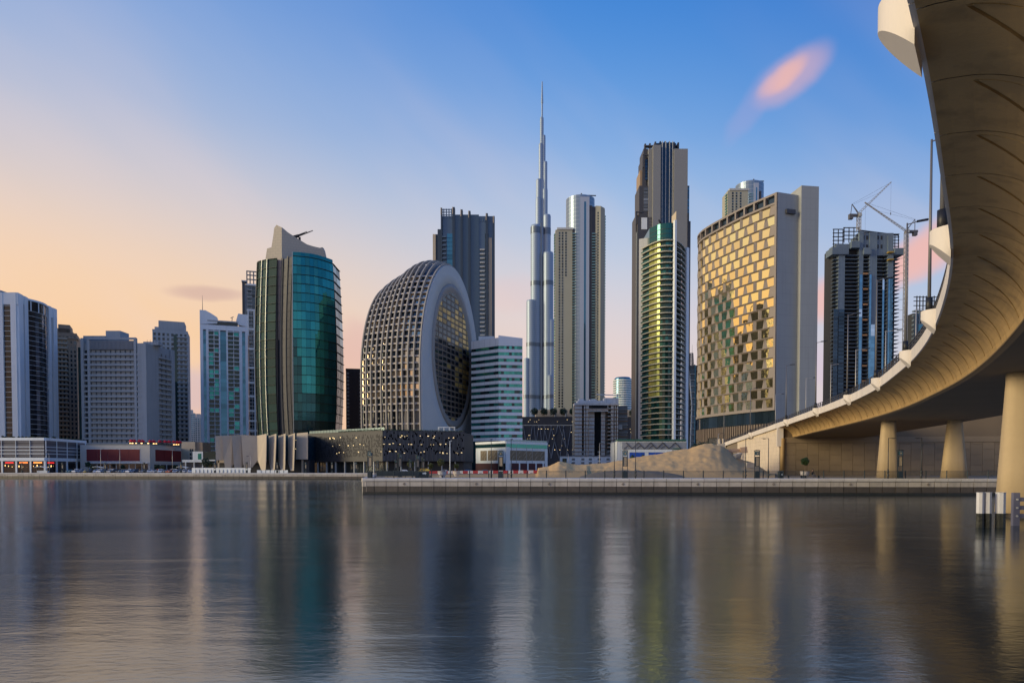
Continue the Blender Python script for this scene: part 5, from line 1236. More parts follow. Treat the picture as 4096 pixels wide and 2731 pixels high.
# podium of the green tower with zigzag truss and posters
t = thing_at('truss_podium', 'white podium with zigzag truss and blue posters under green tower', 'building', 2600, 385)
X_ = lambda a: P2(t, 2100+a/2.94, 385)[0]; Zq = lambda b: Zt(t, 1560+b/2.94, 385)
t.box('wall', W_white2, X_(1082), X_(1898), 0, 26, 0, Zq(600)); t.box('green_cornice', mat('green_trim', (.03, .13, .10), .4, var=.05), X_(1086), X_(1892), -.5, 8, Zq(598), Zq(578)); t.box('metal_fascia', mat('galvanised', (.42, .44, .46), .4, .5, var=.1), X_(1140), X_(1896), -.35, -.02, Zq(694), Zq(612))
pts = [(1185+i*72, 615 if i % 2 == 0 else 690) for i in range(10)]
for (a, b), (c, d) in zip(pts, pts[1:]): t.mb('truss_bar', M_rail, lambda m: m.bar((X_(a), -.6, Zq(b)), (X_(c), -.6, Zq(d)), .22, n=4))
for (a, b), (c, d) in zip(pts[1::2], pts[2::2]): t.mb('truss_bar', M_rail, lambda m: m.bar((X_(a-95), -.6, Zq(b)), (X_(a-50), -.6, Zq(b-40)), .18, n=4))
t.box('white_header', W_white, X_(1225), X_(1728), -.5, -.1, Zq(730), Zq(700))
M_post = mat('blue_poster', (.02, .10, .50), .4, var=.25, nscale=.25)
for a, b in ((1228, 1405), (1452, 1530), (1536, 1626), (1632, 1722)): t.box('poster', M_post, X_(a), X_(b), -.4, -.1, 0, Zq(733))
t.box('poster', W_white, X_(1407), X_(1450), -.4, -.1, 0, Zq(733)); t.mb('poster_shape', M_leafD, lambda m: m.lathe([(1.9, 6.2), (1.5, 8.2), (.2, 9.8)], 12, (X_(1262), -.3))); t.mb('poster_shape', M_leafD, lambda m: m.lathe([(1.5, 6.2), (1.2, 8.6), (.2, 10.0)], 12, (X_(1385), -.3)))
t.box('green_awning', mat('green_trim', (.03, .13, .10), .4), X_(1735), X_(1825), -.8, -.1, Zq(694), Zq(682))
for i in range(20): a = 1085+i*40; t.box('cladding_joint', W_grey, X_(a), X_(a)+.12, -.03, .01, 0, Zq(606))

# green balconied tower
t = thing_at('green_tower', 'green glass tower with curved cream balcony bands', 'building', 2693, 411)
zx = lambda a: 2480+a*.8539
zz = lambda b: Zt(t, 520+b*.8546, 411)
g3 = lambda a, Y: Vector(P2(t, zx(a), Y))
arcL = [g3(94, 428)*(1-f)+g3(247, 411)*f+Vector((-.25, -1))*7.0*math.sin(math.pi*min(f*1.0, 1))*(.6+.4*f) for f in [i/12 for i in range(13)]]
arcR = [g3(254, 411)*(1-f)+g3(302, 431)*f+Vector((.8, -.4))*1.2*math.sin(math.pi*f) for f in [i/6 for i in range(7)]]
Htop = zz(430); W_cream = mat('cream_slab', (.42, .40, .31), .6, var=.05, nscale=.2)
glassL = [p+Vector((.35, 1))*2.0 for p in arcL]; glassR = [p+Vector((-.9, .4))*1.6 for p in arcR]
t.prism('core', G_tealD, [tuple(p+Vector((.1, .5))) for p in glassL]+[tuple(p+Vector((-.5, .2))) for p in glassR]+[tuple(g3(303, 455)), tuple(g3(96, 455))], 0, zz(515))
nfl = 35; zb = zz(1428); fh = (zz(516)-zb)/nfl
def ribbon(name, m, P, d_in, z0_, z1_):
    Nn = normals(P); v, f = [], []
    for i in range(len(P)):
        for (o_, z) in ((0, z0_), (0, z1_), (-d_in, z1_), (-d_in, z0_)): q = P[i]+Nn[i]*o_; v.append((q.x, q.y, z))
    for i in range(len(P)-1):
        for j in range(4): a = i*4+j; b2 = i*4+(j+1) % 4; f.append((a, a+4, b2+4, b2))
    f += [(0, 1, 2, 3), tuple(len(v)-4+j for j in (3, 2, 1, 0))]
    return link(name, new_mesh(v, f, m), t.o)
G_mir = glass('sunset_streak_glass', (.30, .33, .11), .28, .6, .25)  # strip of gold green panes paints a sunset streak on the curve
for k in range(nfl+1):
    z = zb+k*fh; ribbon('balcony_slab', W_cream, arcL, 2.2, z, z+.55); ribbon('balcony_slab', W_cream, arcR, 1.8, z, z+.5)
    if k == nfl: break
    for i in range(12):
        a, b2 = glassL[i], glassL[i+1]; mm = G_mir if 3 <= i <= 6 and k > 6 else (G_tealM if rs.random() < .3 else G_tealD)
        link('window', new_mesh([(a.x, a.y, z+.55), (b2.x, b2.y, z+.55), (b2.x, b2.y, z+fh), (a.x, a.y, z+fh)], [(0, 1, 2, 3)], mm), t.o)
    if k % 1 == 0: ribbon('balcony_glass', G_tealM, [p+Vector((.05, .2)) for p in arcL[:4]], .08, z+.56, z+1.5)
t.prism('crown', G_tealM, [tuple(p) for p in glassL[3:]]+[tuple(g3(247, 440)), tuple(glassL[3]+Vector((0, 20)))], zz(515), Htop)
for y in (458, 480, 500): ribbon('crown_line', M_ledge, [p+Vector((-.05, -.1)) for p in glassL[3:]], .1, zz(y), zz(y)+.25)
t.wall_box('white_pier', W_white, tuple(g3(246, 410.5)), tuple(g3(255, 410.8)), -1, 1.2, 0, zz(425)); t.wall_box('white_pier', W_white, tuple(g3(300, 430.5)), tuple(g3(312, 432)), -1, 1.0, 0, zz(500))
W_tile = mat('grey_tile', (.46, .47, .46), .6, var=.06, lines=(1.2, 1.75, .05, (.34, .35, .35), 0))
t.prism('tiled_wall', W_tile, [tuple(g3(84, 430)), tuple(g3(150, 426)), tuple(g3(150, 440)), tuple(g3(84, 440))], 0, zz(460))
t.mb('roof_mast', M_dark, lambda b: (b.bar((*g3(176, 425), zz(380)), (*g3(190, 425), zz(415)), .5, n=5), b.bar((*g3(185, 425), zz(430)), (*g3(185, 425), zz(400)), .4, n=5)))
t.prism('roof_fin', W_beige, [tuple(g3(235, 418)), tuple(g3(256, 414)), tuple(g3(256, 420)), tuple(g3(235, 424))], zz(430), [zz(385), zz(370), zz(370), zz(385)])
# tall stepped tower behind it
t = thing_at('stepped_tower', 'tall dark stepped tower with stone slabs behind green tower', 'building', 2655, 520)
zz = lambda b: Zt(t, 520+b*.8546, 520); X_ = lambda a: P2(t, 2480+a*.8539, 520)[0]
W_stone = mat('warm_stone', (.225, .23, .23), .7, var=.06, nscale=.1, lines=(3, 1.8, .06, (.22, .21, .19), 0)); G_ink = glass('ink_glass', (.035, .06, .09), .06, .55, .3)
t.box('glass_shaft', G_ink, X_(180), X_(246), 3, 24, 0, zz(50))
for a in (192, 208, 226, 240): t.box('shaft_fin', W_grey, X_(a), X_(a)+.5, 2.4, 3.01, zz(430), zz(44))
t.box('stone_slab', W_stone, X_(148), X_(183), 0, 22, 0, zz(70)); t.box('stone_slab', W_stone, X_(245), X_(308), 0, 20, 0, zz(88)); t.box('slab_return', W_stone, X_(130), X_(148), 2.5, 22, 0, zz(80))
t.box('crown', G_ink, X_(165), X_(262), 6, 22, zz(88), zz(44))
for a in (118, 140, 163, 186, 208, 228, 250, 270): t.box('crown_blade', W_char, X_(a)-.5, X_(a)+.6, 4 if a > 150 else 6, 9, zz(110), zz(40+abs(a-195)*.08))
t.box('crown_ring', W_char, X_(116), X_(275), 5, 8, zz(62), zz(56))
for (a, b, top, yf) in ((110, 131, 70, 6), (104, 122, 112, 5), (95, 106, 170, 7), (88, 150, 252, 3.5), (75, 88, 384, 6), (80, 150, 402, 2.5), (308, 324, 248, 5), (300, 328, 420, 3)): t.box('step', W_char if a not in (95,) else W_brown, X_(a), X_(b), yf, 22, 0, zz(top))
for k in range(7): t.box('step_window', G_ink, X_(116), X_(132), 4.6, 4.95, zz(125+k*14+12), zz(125+k*14)); t.box('step_window', glass('step_mirror', (.22, .20, .18), .08, .5, .5), X_(108), X_(148), 3.2, 3.45, zz(262+k*16+13), zz(262+k*16)); t.box('side_window', G_blue, X_(309), X_(323), 4.8, 5.02, zz(256+k*18+14), zz(256+k*18))
for (a, top) in ((104, 106), (72, 374)): t.box('open_frame', W_char, X_(a), X_(a)+1, 3, 4, zz(top+60), zz(top)); t.box('open_frame', W_char, X_(a), X_(a+30), 3, 4, zz(top+5), zz(top))
t.box('outer_wall', W_grey_d, X_(76), X_(90), 3, 20, 0, zz(470)); t.box('outer_wall', W_grey_d, X_(312), X_(327), 3.2, 20, 0, zz(440)); t.box('mirror_panel', W_white2, X_(97), X_(124), 2.2, 2.5, zz(460), zz(405))
simple_tower('slim_tower', 'slim brown balcony tower left of the green tower', 2532, 2546, 660, 1350, W_brown, G_pane, 2, 26, 1790, (), .5, .5, 10)
# dark block with lattice mast
t = thing_at('mast_block', 'dark slim block with lattice mast beside honeycomb building', 'building', 2772, 560)
zz = lambda b: Zt(t, 520+b*.8546, 560); X_ = lambda a: P2(t, 2480+a*.8539, 560)[0]
t.box('wall', W_char, X_(316), X_(360), 1, 18, 0, zz(1100)); nfl = 17
t.prism('raked_top', W_char, [(X_(350), 1), (X_(364), 1), (X_(364), 18), (X_(350), 18)], 0, [zz(1095), zz(1130), zz(1130), zz(1095)])
for k in range(nfl): z = k*(zz(1115)/nfl); t.box('balcony', W_grey, X_(328), X_(347), -1.2, 1, z, z+.5); t.box('window', G_ink, X_(328), X_(346), .8, 1.02, z+.6, z+zz(1115)/nfl-.3)
t.mb('white_brace', W_white2, lambda m: (m.bar((X_(318), -.6, zz(1100)), (X_(333), -.6, zz(1290)), .5, n=4), m.bar((X_(333), -.6, zz(1290)), (X_(324), -.6, 0), .5, n=4)))
t.box('corner_strip', G_blue, X_(348), X_(352), .7, 1.1, 0, zz(1100))
def lattice(b, x, y, z0_, z1_, w0, w1, n):
    pr = None
    for k in range(n+1):
        f_ = k/n; z = z0_+(z1_-z0_)*f_; w_ = (w0+(w1-w0)*f_)/2; c = [(x-w_, y-w_, z), (x+w_, y-w_, z), (x+w_, y+w_, z), (x-w_, y+w_, z)]
        if pr:
            for i in range(4): b.bar(pr[i], c[i], .16*max(w0, .8)/2+.05, n=4); b.bar(pr[i], c[(i+1) % 4], .10*max(w0, .8)/2+.04, n=3); b.bar(c[i], c[(i+1) % 4], .10*max(w0, .8)/2+.04, n=3)
        pr = c
t.mb('lattice_mast', M_pole, lambda m: (lattice(m, X_(338), 5, zz(1100), zz(1040), 3.2, 2.2, 6), m.bar((X_(342), 5, zz(1100)), (X_(342), 5, zz(1000)), .25, .1, 5)))

# ================================================================== honeycomb building
hp = [Vector(p) for p in ((96.2, 250), (89.2, 263), (83.4, 278), (81.0, 285.5), (80.0, 291), (80.3, 297), (82.5, 303))]
fine = catmull([tuple(p) for p in hp], 12); HC = Thing('honeycomb_building', 'curved honeycomb facade building with gold mirrored windows', 'building', hp[0].x, hp[0].y, G)
fine = [p-hp[0] for p in fine]; hc = [0]
for a, b in zip(fine, fine[1:]): hc.append(hc[-1]+(b-a).length)
def hpt(s):
    s = max(0, min(s, hc[-1]-1e-4)); i = next(k for k in range(len(hc)-1) if hc[k+1] > s); f = (s-hc[i])/(hc[i+1]-hc[i]); p = fine[i].lerp(fine[i+1], f); tv = (fine[i+1]-fine[i]).normalized(); return p, tv
zz = lambda py: Z(py, 250)-G
zt_, zb_ = zz(812), zz(1630); rows = 20; rh = (zt_-zb_)/rows; LH = hc[-1]; cols = 11; cw = LH/(cols+.5)
M_hex = mat('honeycomb_stone', (.25, .215, .19), .75, var=.06, nscale=.4, rnd=.04); M_hexr = mat('red_reveal', (.20, .03, .03), .6)
# body
back = [P2(HC, 3095, 300)]
body = [tuple(p+Vector((.8, .3))) for p in fine[::3]]+[(X(3190, 300)-HC.x, 300-HC.y), (X(3185, 252.6)-HC.x-.3, 3.0), (.8, .6)]
HC.prism('core', W_char, body, 0, zz(800))
# the face runs from the near right corner to the far left: u increases away from the viewer. Facade cell: sloped reveals round a set-back pane.
def cell_mesh(skew):
    w2, h2 = cw/2, rh/2; ix, iz, d = cw*.345, rh*.40, .6
    o = [(-w2, 0, -h2), (w2, 0, -h2), (w2, 0, h2), (-w2, 0, h2)]; mdp = [(0, .0, -h2), (w2, .0, 0), (0, .0, h2), (-w2, .0, 0)]
    sx = .16*skew
    inn = [(-ix*.86+sx, d, -iz), (ix*.86+sx, d, -iz), (ix*1.02-sx, d, iz), (-ix*1.02-sx, d, iz)]
    v = o+[(0, -.16, -h2), (w2, -.16 if skew > 0 else .1, 0), (0, -.16, h2), (-w2, .1 if skew > 0 else -.16, 0)]+inn
    f = [(0, 4, 8), (4, 9, 8), (4, 1, 9), (1, 5, 9), (5, 10, 9), (5, 2, 10), (2, 6, 10), (6, 11, 10), (6, 3, 11), (3, 7, 11), (7, 8, 11), (7, 0, 8)]
    return v, f, inn
cells = []
for sk in (1, -1):
    v, f, inn = cell_mesh(sk); cells.append((new_mesh(v, f, M_hex), new_mesh([(x, y-.03, z) for x, y, z in inn], [(0, 1, 2, 3)], G_gold)))
for r_ in range(rows):
    for c in range(cols+1):
        u = (c+.5+(.5 if r_ % 2 else 0))*cw+.55
        if u > LH-cw*.45: continue
        p, tv = hpt(u); rz = math.atan2(-tv.y, -tv.x); z = zb_+(r_+.5)*rh; k = (r_+c) % 2
        link('facade_cell', cells[k][0], HC.o, (p.x, p.y, z), rz); link('window', cells[k][1], HC.o, (p.x, p.y, z), rz)
def face_band(name, m, s0, s1, d0, d1, z0_, z1_, top=None):
    n = max(2, int((s1-s0)/1.2)); P = [hpt(s0+(s1-s0)*i/n) for i in range(n+1)]; v, f = [], []
    for p, tv in P:
        nv = Vector((-tv.y, tv.x)); a = p+nv*d0; b2 = p+nv*d1
        v += [(a.x, a.y, z0_), (b2.x, b2.y, z0_), (b2.x, b2.y, z1_), (a.x, a.y, z1_)]
    for i in range(n):
        for j in range(4): a = i*4+j; b2 = i*4+(j+1) % 4; f.append((a, a+4, b2+4, b2))
    f += [(3, 2, 1, 0), tuple(len(v)-4+j for j in range(4))]
    return link(name, new_mesh(v, f, m), HC.o)
for r_ in range(1, rows, 2): face_band('edge_panel', M_hex, .5, cw*.5+.55, -.12, .0, zb_+r_*rh, zb_+(r_+1)*rh)
# outward side of the face is to the left of the walking direction away from the viewer
face_band('edge_pier', M_hex, 0, .9, -.6, .45, zb_, zz(771))
face_band('crown_beam', M_hex, 0, LH-.5, -.8, .45, zz(777), zz(769)); face_band('crown_sill', M_hex, 0, LH-.5, -.6, .3, zt_-.2, zt_+.5)
for c in range(cols*1+1):
    s0 = c*LH/(cols+.6)+.2; face_band('crown_post', M_hex, s0, s0+.8, -.8, .4, zt_+.5, zz(777))
face_band('crown_glass', G_ink, .3, LH-1, -1.2, -.9, zt_, zz(777))
for k in range(cols): face_band('crown_opening', G_ink, k*cw+.9, (k+1)*cw-.3, -.85, -.7, zt_+.5, zz(777))
face_band('base_cornice', M_hex, 0, LH-.5, -.9, .5, zb_-.9, zb_)
for k in range(18): face_band('lobby_glass', G_ink, k*LH/18.2, (k+1)*LH/18.2-.1, -.6, -.3, zz(1690), zb_-.95)
M_rbb = mat('ribbed_bronze', (.16, .125, .10), .6, .2, var=.08, rnd=.12)
for k in range(44): face_band('bronze_fin', M_rbb, k*LH/44.2, (k+.62)*LH/44.2, -.3, .25, 0 if k % 12 > 4 else zz(1735), zz(1692))
face_band('bronze_back', W_char, 0, LH-.4, -.8, -.35, 0, zz(1692))
# concrete end wall and stair slab
W_bare = mat('end_wall_concrete', (.34, .355, .345), .8, var=.06, nscale=.15, streak=.10, lines=(4.6, 3.85, .05, (.28, .295, .29), 0))
xE = X(3185, 252.8)-HC.x
HC.prism('end_wall', W_bare, [(.05, -.15), (xE, 2.8), (xE, 6), (.4, 3.2)], 0, zz(769))
HC.box('end_wall_opening', W_char, xE*.36, xE*.78, .55, 1.6, zz(851), zz(834), R(15)); HC.box('slot', W_char, xE-.3, xE+.9, 4.2, 12, 0, zz(775))
xs0, xs1 = X(3193, 251)-HC.x, X(3262, 252)-HC.x
HC.prism('stair_slab', W_bare, [(xs0, .8), (xs1, 1.8), (xs1-1, 26), (xs0-4.5, 40)], 0, zz(738)); HC.box('roof_parapet', M_hex, 1.5, xE, 8, 9, zz(800), zz(772))
# ================================================================== towers under construction and cranes
zxc = lambda a: 3260+a*.65
zyc = lambda b: 680+b*.65
def rough_tower(t, Y):
    X_ = lambda a: P2(t, zxc(a), Y)[0]; Zq = lambda b: Zt(t, zyc(b), Y); return X_, Zq
t = thing_at('unfinished_tower', 'dark concrete tower under construction with blue glass strips', 'building', 3455, 610)
X_, Zq = rough_tower(t, 610)
M_rc = mat('raw_concrete', (.15, .20, .25), .85, var=.18, nscale=.2, streak=.25, rnd=.08); M_rcD = mat('raw_concrete_dark', (.035, .038, .042), .9, var=.15); G_sky = glass('sky_blue_glass', (.13, .28, .42), .08, .75, .15); G_skyL = glass('pale_sky_glass', (.55, .66, .78), .08, .7, .1)
t.box('core', M_rcD, X_(112), X_(498), 6, 22, 0, Zq(470)); t.box('upper_core', M_rc, X_(268), X_(470), 2, 20, Zq(520), Zq(383)); n = 39; zb = Zq(1420); fh = (Zq(500)-zb)/n
for k in range(n):
    z = zb+k*fh
    for a, b in ((104, 133), (172, 258), (283, 322), (368, 402), (410, 434), (468, 506)):
        if b == 322 and False: continue
        t.box('floor_slab', M_rc, X_(a), X_(b), .6+random.uniform(-.2, .4), 6.2, z, z+.38)
    if k < 24:
        for a, b in ((104, 131), (136, 170)): t.box('window', G_ink, X_(a), X_(b), .5, .7, z+.4, z+fh-.05)
    if k % 4 == 1 and k < 34: t.box('orange_screen', M_or, X_(282), X_(312), .2, .5, z, z+1.6)
    for a, b, m_, lo in ((260, 277, G_sky, 33), (321, 333, G_sky, 33), (333, 357, G_sky, 20), (401, 412, G_sky, 32), (437, 465, G_sky, 32)):
        if k < lo: t.box('glass_panel', G_skyL if (b == 357 and k >= 17) or (b == 277 and k in (22, 23)) or (b == 412 and k > 28) else m_, X_(a), X_(b), .2, .5, z+.03, z+fh-.03)
for a, b, y0, y1 in ((133, 172, 900, 505), (258, 284, 1420, 380), (322, 368, 1420, 380), (434, 468, 1420, 400)): t.box('shear_wall', M_rc, X_(a), X_(b), 1.0, 8, Zq(y0), Zq(y1))
t.box('shear_wall', M_rcD, X_(133), X_(172), 1.2, 8, 0, Zq(900))
for a, b in ((282, 292), (303, 315), (370, 380), (392, 402)):
    for y in (400, 455): t.box('wall_opening', M_rcD, X_(a), X_(b), 1.8, 2.05, Zq(y+24), Zq(y))
t.box('formwork', M_rc, X_(88), X_(188), -1, 12, Zq(520), Zq(478)); t.box('formwork', M_rc, X_(205), X_(255), -1.2, 4, Zq(480), Zq(440)); t.box('formwork', M_rc, X_(280), X_(326), -1.2, 2, Zq(520), Zq(480)); t.box('formwork', M_rc, X_(470), X_(526), -1, 12, Zq(522), Zq(482)); t.box('formwork', M_rc, X_(120), X_(265), 2, 16, Zq(478), Zq(450))
for a0, a1, y0, y1, nn_, mm in ((108, 165, 355, 470, 3, 5), (172, 262, 345, 440, 4, 4), (462, 506, 385, 480, 3, 5)):
    for i in range(nn_): a = a0+(a1-a0)*i/(nn_-1); t.box('scaffold_post', M_dark, X_(a)-.3, X_(a)+.3, 3, 3.6, Zq(y1), Zq(y0))
    for i in range(mm): y = y0+(y1-y0)*i/mm; t.box('scaffold_beam', M_dark, X_(a0-5), X_(a1+4), 2.8, 3.8, Zq(y+4), Zq(y))
t.mb('roof_truss', M_dark, lambda b: (b.bar((X_(268), 4, Zq(362)), (X_(508), 4, Zq(392)), .7, n=4), b.bar((X_(268), 4, Zq(372)), (X_(470), 4, Zq(392)), .5, n=4)))
for a, y in ((448, 505), (450, 550)): t.box('loading_deck', mat('yellow_deck', (.40, .26, .05), .7), X_(a-22), X_(a+8), -2.5, 1, Zq(y+8), Zq(y))
# neighbour
t = thing_at('unfinished_tower', 'second unfinished tower half hidden behind the bridge', 'building', 3720, 800)
X_, Zq = rough_tower(t, 800)
t.box('core', M_rcD, X_(604), X_(800), 5, 22, 0, Zq(875)); t.box('glass_face', G_blue, X_(625), X_(690), .3, 5, 0, Zq(950)); t.box('glass_face', G_ink, X_(600), X_(624), .5, 5, 0, Zq(880))
for k in range(10):
    y = 860+k*28; t.box('floor_slab', M_rc, X_(600), X_(800), 1, 6, Zq(y+8), Zq(y))
    for a in (628, 645, 662, 690, 720): t.box('pier', M_rc, X_(a), X_(a+7), .8, 5, Zq(y+28), Zq(y+8))
for a in (622, 640, 660, 680, 704, 728, 752): t.box('scaffold_post', M_dark, X_(a)-.4, X_(a)+.4, 3, 4, Zq(870), Zq(770))
for y in (775, 800, 828): t.box('scaffold_beam', M_dark, X_(602), X_(790), 2.8, 3.8, Zq(y+4), Zq(y))

M_crane = mat('crane_paint', (.42, .40, .36), .5, .2, var=.1); M_craneD = mat('crane_dark', (.10, .10, .11), .6)
def crane(label, Y, mast, piv, tip, back, aframe, base_py):
    px0 = zxc(mast); c = Thing('tower_crane', label, 'crane', X(px0, Y), Y, Z(base_py, Y), 0)
    L_ = lambda a, b: Vector((X(zxc(a), Y)-c.x, 0, Z(zyc(b), Y)-c.z))
    p, tp, bk, af = L_(*piv), L_(*tip), L_(*back), L_(*aframe)
    n = max(4, int(p.z/4)); c.mb('mast', M_crane, lambda b: lattice(b, p.x, 0, 0, p.z-1.5, 2.6, 2.6, n))
    def jib(b):
        d = (tp-p); nn_ = 16; s1 = Vector((0, 1, 0)); up_ = d.normalized().cross(s1)
        pr = None
        for k in range(nn_+1):
            q = p+d*k/nn_; w_ = 1.3*(1-.6*k/nn_); cs = [q+s1*w_*.6, q-s1*w_*.6, q+up_*w_*1.2]
            if pr:
                for i in range(3): b.bar(pr[i], cs[i], .20, n=4); b.bar(pr[i], cs[(i+1) % 3], .12, n=3)
            pr = cs
    c.mb('jib', M_crane, jib)
    c.mb('machine_deck', M_craneD, lambda b: b.box(min(p.x, bk.x)-1, max(p.x, bk.x)+2, -1.6, 1.6, p.z-2.0, p.z-.2)); c.mb('counterweight', M_craneD, lambda b: b.box(bk.x-1.6, bk.x+1.6, -1.5, 1.5, p.z-4.5, p.z-.1)); c.mb('cab', W_grey, lambda b: b.box(p.x-1, p.x+1.3, -2.6, -1.5, p.z-2.5, p.z+.4))
    c.mb('a_frame', M_craneD, lambda b: (b.bar(p+Vector((0, -.8, 0)), af, .3, n=4), b.bar(p+Vector((0, .8, 0)), af, .3, n=4), b.bar(bk+Vector((0, 0, 0)), af, .3, n=4)))
    c.mb('pendant_line', M_craneD, lambda b: (b.bar(af, tp, .09, n=3), b.bar(af+Vector((0, 0, -.8)), p.lerp(tp, .7), .07, n=3)))
    hk = p.lerp(tp, .985); c.mb('hook_line', M_craneD, lambda b: (b.bar(hk, hk-Vector((0, 0, 26)), .07, n=3), b.bar(hk-Vector((0, 0, 26)), hk-Vector((0, 0, 28)), .35, n=4)))
    return c
crane('luffing crane on the unfinished tower roof, jib raised to right', 607, 244, (250, 272), (446, 75), (200, 272), (207, 210), zyc(375))
crane('tall lattice tower crane beside the unfinished tower, jib leaning left', 600, 543, (541, 372), (285, 198), (592, 372), (592, 303), 1870)
for k, y in enumerate((540, 585, 632, 678, 724, 762, 790, 860, 920, 990, 1060)):
    pass
c = bpy.data.objects['tower_crane.001']
tb = MB()
for y in (540, 585, 632, 678, 724, 795, 860, 920, 990, 1060, 1130): zq = Z(zyc(y), 600)-c.location.z; x1 = X(zxc(540), 600)-c.location.x; x0 = X(zxc(500), 605)-c.location.x; tb.bar((x1, 0, zq), (x0, 6, zq+1), .2, n=4)
tb.build('wall_ties', M_craneD, c)

# ================================================================== sand heap behind the fence
ridge = [(2150, 1874), (2195, 1868), (2212, 1858), (2236, 1847), (2262, 1851), (2297, 1859), (2406, 1854), (2488, 1841), (2542, 1829), (2610, 1818), (2687, 1805), (2746, 1795), (2797, 1778), (2841, 1773), (2880, 1778), (2915, 1800), (2945, 1822), (2975, 1842), (3020, 1854), (3050, 1874), (3075, 1890)]
def ridge_y(px):
    for (a, b), (c_, d) in zip(ridge, ridge[1:]):
        if a <= px <= c_: f = (px-a)/(c_-a); f = f*f*(3-2*f)*.5+f*.5; return b+(d-b)*f
    return 1895
from mathutils import noise as mnoise
nu, nv_ = 260, 70; v, f = [], []
for i in range(nu+1):
    px = 1540+(3100-1540)*i/nu; zr = max(Z(ridge_y(px), 150)-2.5, .0) if px > 2150 else max(0, .35*(px-1640)/510)*1.0
    for j in range(nv_+1):
        g_ = j/nv_; Yj = 120.5+g_*62; x0 = X(px, 150)
        if g_ < .5: h = zr*(g_/.5)**(1.05 if px > 2350 else .8)
        else: q = (g_-.5)/.5; h = zr*(1-q*q*.55)
        nzv = mnoise.noise(Vector((x0*.22, Yj*.22, 0)))*.32+mnoise.noise(Vector((x0*.7, Yj*.35, 3)))*.22+mnoise.noise(Vector((x0*1.6+Yj*.5, Yj*.4, 7)))*.16+mnoise.noise(Vector((x0*3.1+Yj, Yj*1.1, 9)))*.07
        h += .6*nzv*min(1, zr/1.5)*min(1, g_*6); xx = X(px, Yj) if False else x0*(Yj/150)
        v.append((xx, Yj, 2.505+max(h, -.02)+.05*min(g_*8, 1)))
for i in range(nu):
    for j in range(nv_): a = i*(nv_+1)+j; f.append((a, a+nv_+1, a+nv_+2, a+1))
M_sand = mat('heaped_sand', (.60, .38, .16), .95, var=.22, nscale=.5, bump=.6, bscale=5)
tag(link('sand_heap', new_mesh(v, f, M_sand, True)), 'long heap of tan sand between fence and towers', 'sand heap', kind='structure')
v, f = [], []; M_gsand = mat('grey_sand', (.20, .165, .12), .95, var=.25, nscale=.6, bump=.6, bscale=6)
for i in range(41):
    for j in range(15):
        px = 2300+i*11; Yj = 119.5+j*.55; e = max(0, 1-((px-2530)/220)**2); h = e**.7*1.25*math.sin(math.pi*j/14)**.7; h *= 1+.2*mnoise.noise(Vector((px*.03, j*.5, 1))); v.append((X(px, Yj), Yj, 2.50+h-.05*(1-e)))
for i in range(40):
    for j in range(14): a = i*15+j; f.append((a, a+15, a+16, a+1))
tag(link('sand_heap', new_mesh(v, f, M_gsand, True)), 'low grey sand bank just behind the quay fence', 'sand heap', kind='structure')
# broken concrete on the heap
M_rub = mat('rubble', (.38, .34, .29), .9, var=.2, nscale=1.5, bump=.5)
M_rubp = mat('pink_rubble', (.42, .29, .21), .9, var=.2, nscale=1.5, bump=.5)
def chunk(px, py, Y, w_, h_, d_, label, m, seed, jag=.12):
    rr = random.Random(seed); p = at(px, py, Y); v = [(x*w_/2*(1+rr.uniform(-jag, jag)), y*d_/2*(1+rr.uniform(-jag, jag)), z*h_*(1+rr.uniform(-jag, jag)*z)) for z in (0, 1) for y in (-1, 1) for x in (-1, 1)]
    o = link('concrete_chunk', new_mesh(v, BOXF, m), None, (p.x, p.y, p.z-.15), rr.uniform(-.3, .3)); tag(o, label, 'rubble', 'broken concrete on the sand heap')
chunk(2884, 1788, 151, 1.6, .9, 1.0, 'grey concrete block at the top of the sand heap', M_rub, 1)
chunk(2938, 1806, 150, 2.6, .75, 1.0, 'long pinkish slab lying across the sand heap', M_rubp, 2)
chunk(2975, 1808, 149, 1.4, 1.1, 1.2, 'pinkish boulder at the right end of the slab', M_rubp, 3, .3)
chunk(2950, 1830, 146, 1.3, 1.0, 1.0, 'pale rounded boulder below the pinkish slab', M_rub, 4, .3)
chunk(2998, 1868, 138, 1.5, 1.1, 1.0, 'grey concrete block at the foot of the sand heap', M_rub, 5, .15)
chunk(2905, 1805, 150, 1.1, .4, .8, 'small flat grey slab beside the pinkish slab', M_rub, 6)
for i, px in enumerate((2878, 2891)): o = Thing('marker_post', ('left', 'right')[i]+' pale concrete post on top of the sand heap', 'post', X(px, 158), 158, Z(1775, 158)-.4); o.mb('shaft', W_beige, lambda b: b.bar((0, 0, 0), (.05*(i*2-1), 0, 1.5), .28, .26, 8)); o.mb('cap', W_beige, lambda b: b.bar((.05*(i*2-1), 0, 1.5), (.05*(i*2-1), 0, 1.62), .22, .12, 8))
# shrubs behind the heap
for i, (px, r) in enumerate(((2790, 2.6), (2815, 3.0), (2842, 2.7), (2866, 2.0))):
    Y = 205; o = tag(link('shrub', None, None, (X(px, Y), Y, 8.2)), f'{ORD[i]} dark shrub from the left before the honeycomb building', 'shrub', 'shrubs before the honeycomb building')
    v, f = leaf_cloud(700, r, r*.8, r*.85, .28, i+20); link('foliage', new_mesh([p+Vector((0, 0, r*.7)) for p in v], f, M_leafD), o); MB().bar((0, 0, -5.7), (.1, 0, r*.8), .16, .06, 6).build('stem', M_bark, o)

